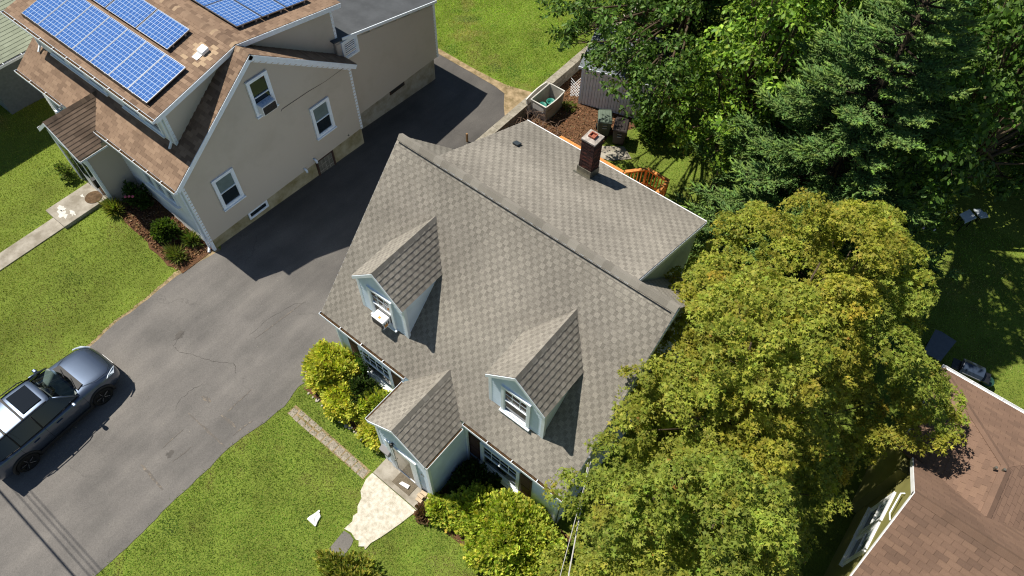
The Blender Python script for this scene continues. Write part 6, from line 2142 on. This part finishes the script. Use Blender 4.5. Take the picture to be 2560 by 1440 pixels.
# ------------------------------------------------------------------ grass
def grass(name, boxes, n, tests, pal, h=(.045, .085)):
    P = []
    A = [max(0, (b[2] - b[0]) * (b[3] - b[1])) for b in boxes]
    tot = sum(A)
    for b, a in zip(boxes, A):
        k = int(n * a / tot)
        x = RNG.uniform(b[0], b[2], k); y = RNG.uniform(b[1], b[3], k)
        P.append(np.stack([x, y], 1))
    P = np.concatenate(P)
    keep = np.array([tests(x, y) for x, y in P])
    P = P[keep]
    z = np.array([gz(x, y) for x, y in P])
    n_ = len(P)
    P3 = np.concatenate([P, z[:, None]], 1)
    T = np.stack([RNG.normal(0, 1.0, n_), RNG.normal(0, 1.0, n_), np.ones(n_)], 1)
    N = rand_dir(n_, .0); N[:, 2] += .8
    # broad and small patches: clover, thin dry turf, mowing bands
    def oct_(f, ph):
        return np.sin(P[:, 0] * f + ph + 1.7 * np.sin(P[:, 1] * f * .7 + ph)) * np.sin(P[:, 1] * f * 1.1 - ph + 1.3 * np.sin(P[:, 0] * f * .8))
    v = .8 * oct_(.55, 1.0) + .7 * oct_(1.3, 2.2) + .6 * oct_(3.1, .7) + .5 * oct_(6.7, 3.1)
    col = mixcol(pal, n_, .2, .07)
    col *= (1 + .21 * v).clip(.5, 1.6)[:, None]
    dryf = np.clip((oct_(.8, 4.0) + .7 * oct_(2.3, 1.2) + .5 * oct_(5.5, .3) - .45) * 1.1, 0, .85)[:, None]
    col = col * (1 - dryf) + dryf * col.mean(1, keepdims=True) * np.array([1.75, 1.5, .62])
    clov = np.clip((oct_(1.1, 9.0) + .8 * oct_(2.9, 5.0) - .85) * 2, 0, 1)[:, None]
    col = col * (1 - clov * .45 * np.array([1, .55, .4]))
    mow = np.sign(np.sin(P[:, 0] * 2 * np.pi / 1.1 + .25 * np.sin(P[:, 1])))
    col *= (1 + .045 * mow)[:, None]
    S = RNG.uniform(h[0], h[1], n_)
    return tag(leaf_mesh(name, P3, T, N, S, TM_BLADE, col, M['grass'], aspect=1.5), kind='stuff')


def rowx(y, side):
    for (y0, a0, b0), (y1, a1, b1) in zip(rows, rows[1:]):
        if y0 <= y <= y1: return a0 if side == 0 else b0
    return -7 if side == 0 else -.4


def pip(x, y, poly):
    ins = False
    j = len(poly) - 1
    for i in range(len(poly)):
        if (poly[i][1] > y) != (poly[j][1] > y) and x < (poly[j][0] - poly[i][0]) * (y - poly[i][1]) / (poly[j][1] - poly[i][1]) + poly[i][0]: ins = not ins
        j = i
    return ins


def t_left(x, y):
    if x > rowx(y, 0) - .04 - .10 * sstep((y + 2.5) / 2.5) * (RNG.random() < .7): return False
    if -12.24 < x < -11.50 and y < -2.55: return False
    if -12.66 < x < -11.38 and y > -2.62: return False
    if -11.0 < x < -7.0 and y > -.98 + .10 * math.sin(2.1 * x) - (.25 if -9 < x < -7.6 else 0): return False
    if -13.2 < x < -11 and y > -.85: return False
    return True


patch_poly = [(4.12, -4.45), (4.08, -3.79), (4.3, -3.75), (4.48, -3.80), (4.54, -3.93), (4.61, -4.35)]


def t_front(x, y):
    if x < rowx(y, 1) + .02 + RNG.normal(0, .05): return False
    if y > -1.42 and x < 3.5: return False
    if y > -2.0 and 3.5 < x < 5.4: return False
    if y > -1.9 and x >= 5.4 and x < 9.35: return False
    if -2.36 < y < -2.0 and -.05 < x < 3.42 and RNG.random() < .62: return False
    if pip(x, y, slab_pts) or pip(x, y, patch_poly): return False
    return True


pal_g1 = [(4, (.245, .312, .050)), (3, (.200, .288, .044)), (2, (.295, .325, .06)), (.6, (.36, .33, .11))]
pal_g2 = [(4, (.225, .350, .055)), (3, (.185, .310, .048)), (2, (.28, .375, .066)), (.5, (.36, .34, .13))]
pal_g3 = [(4, (.285, .425, .055)), (3, (.235, .38, .048)), (2, (.345, .445, .066))]
grass('grass', [(-22, -10.5, -6.8, .35), (-20, .3, -16.1, 6)], 120000, t_left, pal_g1)
grass('grass', [(-.7, -9.5, 9.6, -1.2), (9.0, -4, 13.5, 1.0)], 130000, t_front, pal_g2)
grass('grass', [(-12, 14.6, -3.5, 25)], 80000, lambda x, y: y > 14.72 + .06 * math.sin(7 * x) and (x < -3.55) and not (x > -4.3 and y < 15.2), pal_g3, h=(.05, .10))
grass('grass', [(11, 9.5, 21, 21), (1.0, 8.5, 9, 17.5)], 75000, lambda x, y: not (15.3 < x and y < 9.9) and not (x < 4.5 and y < 13.6) and not pip(x, y, [(-3.2, 9.6), (1.0, 9.6), (1.9, 13.3), (.6, 14.2), (.4, 15.4), (1.2, 16.9), (-3.2, 18.6)]), pal_g2, h=(.05, .10))

# ------------------------------------------------------------------ window air conditioners
def air_con(label, O, u, n, w, h, d, top_mt, group='window air conditioners'):
    O, u, n = V(O), V(u), V(n)
    a = thing('air_conditioner', label, 'air conditioner', tuple(O), 0, group)
    MB().obox(O, u * w, Z * h, n * d).build('case', M['white'], a, bevel=.012)
    MB().obox(O + u * .03 + Z * .03 + n * (d + .001), u * (w - .06), Z * (h - .06), n * .008).build('grille', M['grille'], a)
    g = MB()
    for k in range(7): g.obox(O + u * .03 + Z * (.05 + k * (h - .1) / 7) + n * (d + .009), u * (w - .06), Z * .010, n * .006)
    g.build('grille_slats', M['dark'], a)
    MB().obox(O + u * .04 + n * .05 + Z * (h + .001), u * (w - .08), n * (d - .10), Z * .004).build('top_sheet', top_mt, a)
    for k in range(4): MB().obox(O + u * (w + .001) + n * (.08 + k * .07) + Z * .08, u * .004, n * .035, Z * (h - .16)).build('side_vent', M['grille'], a)
    return a


M.setdefault('paper', M['white'])
ac1 = air_con('white window air conditioner in the left dormer', (1.88, .715, 4.06), X, -Y, .45, .32, .30, M['paper'])
M['sticker'] = mat('orange_sticker', (.75, .32, .05), .5, .3, noise=.3, scale=30)
MB().box(2.08, .48, 4.386, 2.16, .55, 4.390).build('sticker', M['sticker'], ac1)
MB().box(2.336, .46, 4.12, 2.340, .58, 4.24).build('sticker', M['sticker'], ac1)
bl = mat('pale_blue_top_sheet', (.30, .45, .68), .4, .4, col2=(.55, .66, .80), scale=12, contrast=(.5, .62))
air_con('white window air conditioner with blue top in the tan gable', (-6.96, 3.86, 4.21), Y, X, .60, .36, .34, bl)

# ------------------------------------------------------------------ parked car
M['paint'] = mat('dark_blue_grey_metallic_paint', (.085, .112, .165), .38, .5, metal=.8, noise=.06, scale=2, coat=.9)
M['clad'] = mat('black_cladding', (.018, .018, .019), .6, .3)
M['tyre'] = mat('tyre_rubber', (.014, .014, .014), .8, .2)
M['rim'] = mat('dark_alloy', (.035, .035, .038), .35, .5, metal=.6)
M['rimedge'] = mat('machined_alloy', (.45, .45, .46), .3, .5, metal=.9)
M['tint'] = mat('tinted_glass', (.008, .010, .012), .03, .6)
M['lens'] = mat('headlight_lens', (.55, .62, .70), .08, .6)
M['red'] = mat('tail_light_lens', (.35, .01, .015), .15, .5)
M['seat'] = mat('grey_seat_fabric', (.50, .52, .50), .85, .1, noise=.2, scale=10)
M['dash'] = mat('dark_dashboard', (.045, .05, .05), .7, .2, noise=.2, scale=5)


def mat_windscreen():
    mt, n, b = mat_new('windscreen_glass')
    b.inputs['Base Color'].default_value = (.80, .92, .90, 1)
    b.inputs['Roughness'].default_value = .02
    b.inputs['Transmission Weight'].default_value = 1.0
    b.inputs['IOR'].default_value = 1.45
    tr = n.nodes.new('ShaderNodeBsdfTransparent'); tr.inputs[0].default_value = (.78, .88, .86, 1)
    gl = n.nodes.new('ShaderNodeBsdfGlossy'); gl.inputs['Roughness'].default_value = .02
    fr = n.nodes.new('ShaderNodeFresnel'); fr.inputs[0].default_value = 1.5
    mx = n.nodes.new('ShaderNodeMixShader')
    n.links.new(fr.outputs[0], mx.inputs[0]); n.links.new(tr.outputs[0], mx.inputs[1]); n.links.new(gl.outputs[0], mx.inputs[2])
    n.links.new(mx.outputs[0], n.nodes['Material Output'].inputs[0])
    return mt


M['screen'] = mat_windscreen()
car = thing('parked_car', 'dark blue grey compact SUV parked on the driveway', 'car', (-5.56, -7.05, .012), math.radians(3.5))


def loft(secs, closed_ends=True):
    """secs: list of stations, each a list of right-half points (x>=0) from top centre to bottom centre"""
    b = MB()
    n = len(secs[0])
    for s in secs:
        ring = [(x, y, z) for (x, y, z) in s] + [(-x, y, z) for (x, y, z) in reversed(s) if x > 1e-6]
        b.v.extend(ring)
    m_ = len(ring)
    for k in range(len(secs) - 1):
        for j in range(m_):
            a0, a1 = k * m_ + j, k * m_ + (j + 1) % m_
            b.f.append((a0, a1, a1 + m_, a0 + m_)); b.t.append(.5)
    b.f.append(tuple(range(m_ - 1, -1, -1))); b.t.append(.5)
    b.f.append(tuple((len(secs) - 1) * m_ + j for j in range(m_))); b.t.append(.5)
    return b


st = [  # y, half width, top z, shoulder z, sill z
    (2.24, .50, .66, .60, .34), (2.20, .66, .74, .66, .26), (2.08, .79, .84, .74, .22), (1.85, .865, .92, .82, .21), (1.5, .893, .985, .88, .21), (1.15, .90, 1.03, .93, .22), (.9, .90, 1.04, .95, .23),
    (.3, .90, 1.03, .965, .23), (-.5, .90, 1.035, .985, .23), (-1.2, .90, 1.06, 1.01, .23), (-1.7, .885, 1.09, 1.04, .23), (-2.0, .85, 1.11, 1.05, .26), (-2.14, .78, 1.06, 1.0, .30), (-2.20, .70, .95, .90, .36)]
secs = []
for (y, hw, zt_, zs_, zl) in st:
    secs.append([(0, y, zt_ + .012), (hw * .45, y, zt_ + .006), (hw * .80, y, zt_ - .012), (hw * .955, y, zs_), (hw * .985, y, zs_ - .10), (hw, y, .5 * (zs_ + zl) + .06), (hw * .985, y, zl + .14), (hw * .93, y, zl), (0, y, zl - .02)])
body = loft(secs)
bo = body.build('body', M['paint'], car, local=True, smooth=True, sub=1)
# hood crease ribs and dark cowl
MB().prism([(-.62, .98, 1.046), (.62, .98, 1.046), (.56, 1.20, 1.046), (-.56, 1.20, 1.046)], (0, 0, .008)).build('cowl', M['clad'], car, local=True)
for s in (-1, 1):
    MB().tube([(s * .25 - .15, 1.12, 1.075), (s * .25 + .30, .98, 1.10)], .011, 5).build('wiper', M['dark'], car, local=True)
# interior
MB().box(-.76, -1.80, 1.04, .76, .55, 1.10).build('interior_tub', M['dash'], car, local=True)
MB().solid([(-.76, .55, 1.10), (.76, .55, 1.10), (.72, .92, 1.085), (-.72, .92, 1.085), (-.76, .55, 1.05), (.76, .55, 1.05), (.72, .92, 1.05), (-.72, .92, 1.05)], [(0, 1, 2, 3), (4, 7, 6, 5), (0, 4, 5, 1), (1, 5, 6, 2), (2, 6, 7, 3), (3, 7, 4, 0)]).build('dashboard', mat('grey_dash_top', (.22, .25, .245), .8, .1, noise=.2, scale=6), car, local=True)
for s in (-1, 1):
    MB().box(s * .37 - .20, -.20, 1.102, s * .37 + .20, -.08, 1.30).build('seat_back', M['seat'], car, local=True, bevel=.05)
    MB().box(s * .37 - .11, -.20, 1.31, s * .37 + .11, -.12, 1.42).build('head_rest', M['seat'], car, local=True, bevel=.03)
    MB().box(s * .37 - .20, -.04, 1.102, s * .37 + .20, .36, 1.125).build('seat_cushion', M['seat'], car, local=True, bevel=.01)
sw_ = MB()
sw_.tube([(-.37 + .16 * math.cos(a), .47 - .05 * math.sin(a), 1.20 + .09 * math.sin(a)) for a in np.linspace(0, 2 * math.pi, 19)], .014, 6)
sw_.build('steering_wheel', M['dark'], car, local=True)
MB().box(-.09, .50, 1.102, .11, .60, 1.15).build('console_screen', M['dark'], car, local=True)
# roof
rs_ = []
for (y, hw, z) in ((.36, .56, 1.475), (.25, .585, 1.515), (-.2, .60, 1.555), (-.7, .60, 1.565), (-1.2, .585, 1.55), (-1.5, .565, 1.515), (-1.62, .55, 1.48)):
    rs_.append([(0, y, z + .025), (hw * .5, y, z + .018), (hw * .85, y, z), (hw, y, z - .03), (hw * .96, y, z - .05), (0, y, z - .02)])
loft(rs_).build('roof', M['paint'], car, local=True, smooth=True, sub=1)
MB().prism([(-.40, .16, 1.553), (.40, .16, 1.553), (.42, -.44, 1.591), (-.42, -.44, 1.591)], (0, 0, .010)).build('sunroof', M['tint'], car, local=True, bevel=.006)
# glazing
ws = MB()
nx = 8
top = [(-.55 + 1.10 * i / nx, .35 + .03 * (1 - (2 * i / nx - 1) ** 2), 1.482) for i in range(nx + 1)]
bot = [(-.76 + 1.52 * i / nx, .86 + .22 * (1 - (2 * i / nx - 1) ** 2), 1.065) for i in range(nx + 1)]
for i in range(nx):
    ws.face([top[i], top[i + 1], bot[i + 1], bot[i]])
ws.build('windscreen', M['screen'], car, local=True, smooth=True)
rg = MB()
top = [(-.52 + 1.04 * i / nx, -1.60, 1.485) for i in range(nx + 1)]
bot = [(-.68 + 1.36 * i / nx, -2.02 - .05 * (1 - (2 * i / nx - 1) ** 2), 1.13) for i in range(nx + 1)]
for i in range(nx):
    rg.face([top[i + 1], top[i], bot[i], bot[i + 1]])
rg.build('rear_window', M['tint'], car, local=True, smooth=True)
for s in (-1, 1):
    belt = [(.86, .80), (.50, .825), (-.35, .84), (-1.10, .84), (-1.66, .80), (-1.98, .70)]
    roofl = [(.38, .560), (.24, .575), (-.35, .595), (-1.10, .580), (-1.48, .560), (-1.60, .545)]
    rz = [1.475, 1.505, 1.545, 1.535, 1.505, 1.48]
    bz = [1.065, 1.03, 1.045, 1.065, 1.09, 1.125]
    g = MB()
    for i in range(5):
        q = [(s * belt[i][1], belt[i][0], bz[i]), (s * belt[i + 1][1], belt[i + 1][0], bz[i + 1]), (s * roofl[i + 1][1], roofl[i + 1][0], rz[i + 1]), (s * roofl[i][1], roofl[i][0], rz[i])]
        g.face(q if s < 0 else q[::-1])
    g.build('side_window', M['tint'], car, local=True, smooth=True)
    # pillars and window frames
    def pil(p, q, r, m_=M['paint'], nm='pillar'):
        MB().tube([p, tuple((a + b) / 2 + c for a, b, c in zip(p, q, (s * .015, 0, .01))), q], r, 6).build(nm, m_, car, local=True, smooth=True)
    pil((s * .80, .88, 1.06), (s * .565, .37, 1.48), .030)
    pil((s * .845, -.38, 1.05), (s * .60, -.36, 1.535), .024, M['clad'])
    pil((s * .845, -1.12, 1.07), (s * .585, -1.10, 1.53), .022, M['clad'])
    pil((s * .72, -1.96, 1.12), (s * .55, -1.60, 1.485), .045)
    MB().tube([(s * .81, .86, 1.055), (s * .85, -.38, 1.045), (s * .845, -1.2, 1.068), (s * .80, -1.68, 1.092)], .014, 6).build('belt_trim', M['clad'], car, local=True, smooth=True)
    # roof rails and crossbars
    MB().tube([(s * .57, .20, 1.545), (s * .595, .05, 1.60), (s * .605, -.6, 1.625), (s * .59, -1.25, 1.60), (s * .57, -1.42, 1.54)], .018, 6).build('roof_rail', M['clad'], car, local=True, smooth=True)
    # mirrors
    MB().box(s * .90 if s > 0 else -1.06, .56, .99, 1.06 if s > 0 else -.90, .68, 1.12).build('mirror', M['paint'], car, local=True, bevel=.035)
    MB().tube([(s * .82, .62, 1.02), (s * .96, .62, 1.04)], .05, 6).build('mirror_arm', M['clad'], car, local=True)
    # lamps
    MB().prism([(s * .56, 2.185, .735), (s * .80, 2.02, .775), (s * .852, 1.76, .845), (s * .80, 1.86, .878), (s * .66, 2.08, .825)], (s * .03, .02, .022)).build('headlight', M['lens'], car, local=True, bevel=.008)
    MB().box(s * .62 if s > 0 else -.86, -2.16, .82, .86 if s > 0 else -.62, -1.98, 1.02).build('tail_light', M['red'], car, local=True, bevel=.02)
    for yw in (1.335, -1.335):
        arc = [(s * .885, yw + .40 * math.cos(a), .34 + .40 * math.sin(a)) for a in np.linspace(-.25, math.pi + .25, 17)]
        MB().tube(arc, .045, 6).build('wheel_arch', M['clad'], car, local=True, smooth=True)
        MB().lathe((s * .80, yw, .35), [(.0, -.02), (.36, -.02), (.36, .075)], 24, axis=X * s).build('arch_liner', M['tyre'], car, local=True)
        ty = MB().lathe((s * .70, yw, .343), [(.24, 0), (.325, .0), (.343, .03), (.343, .19), (.325, .22), (.245, .225), (.235, .19)], 32, axis=X * s)
        w_ = ty.build('tyre', M['tyre'], car, local=True, smooth=True)
        rm_ = MB().lathe((s * .70, yw, .343), [(.235, .15), (.20, .16), (.05, .17), (.05, .20)], 24, axis=X * s)
        rm_.build('rim', M['rim'], w_, local=True)
        for k in range(5):
            a = 2 * math.pi * k / 5 + .3
            for da in (-.16, .16):
                p0 = V((s * .905, yw + .05 * math.cos(a), .343 + .05 * math.sin(a))); p1 = V((s * .915, yw + .225 * math.cos(a + da), .343 + .225 * math.sin(a + da)))
                MB().tube([p0, p1], .014, 4).build('spoke', M['rimedge'] if da > 0 else M['rim'], w_, local=True)
    MB().box(s * .86 if s > 0 else -.915, -.95, .22, .915 if s > 0 else -.86, .93, .36).build('sill_cladding', M['clad'], car, local=True, bevel=.01)
    for yh in (.05, -.72):
        MB().box(s * .885 if s > 0 else -.925, yh - .10, .83, .925 if s > 0 else -.885, yh + .10, .86).build('door_handle', M['paint'], car, local=True, bevel=.008)
M['seam'] = mat('panel_gap', (.004, .004, .005), .8, .1)
for s in (-1, 1):
    for ys_ in (.93, -.36, -1.18):
        hwx = .90
        MB().tube([(s * (hwx * .952), ys_, .985), (s * (hwx * .99), ys_, .86), (s * (hwx + .004), ys_, .62), (s * (hwx * .99), ys_, .38)], .0045, 4).build('door_gap', M['seam'], car, local=True)
    MB().tube([(s * .60, 1.12, 1.032), (s * .74, 1.5, .975), (s * .72, 1.9, .905), (s * .50, 2.12, .835)], .005, 4).build('hood_gap', M['seam'], car, local=True)
MB().tube([(-.50, 2.12, .835), (0, 2.17, .85), (.50, 2.12, .835)], .005, 4).build('hood_gap', M['seam'], car, local=True)
for yb2 in (-.55, -1.12):
    MB().obox((-.60, yb2 - .03, 1.625), (1.2, 0, 0), (0, .06, 0), (0, 0, .022)).build('crossbar', M['clad'], car, local=True)
MB().prism([(-.40, 2.25, .46), (.40, 2.25, .46), (.42, 2.235, .64), (-.42, 2.235, .64)], (0, .015, 0)).build('grille', M['clad'], car, local=True)
MB().prism([(-.44, 2.22, .26), (.44, 2.22, .26), (.46, 2.245, .42), (-.46, 2.245, .42)], (0, .02, 0)).build('bumper_cladding', M['clad'], car, local=True)
MB().box(-.26, 2.262, .36, .26, 2.272, .48).build('number_plate', M['white'], car, local=True)
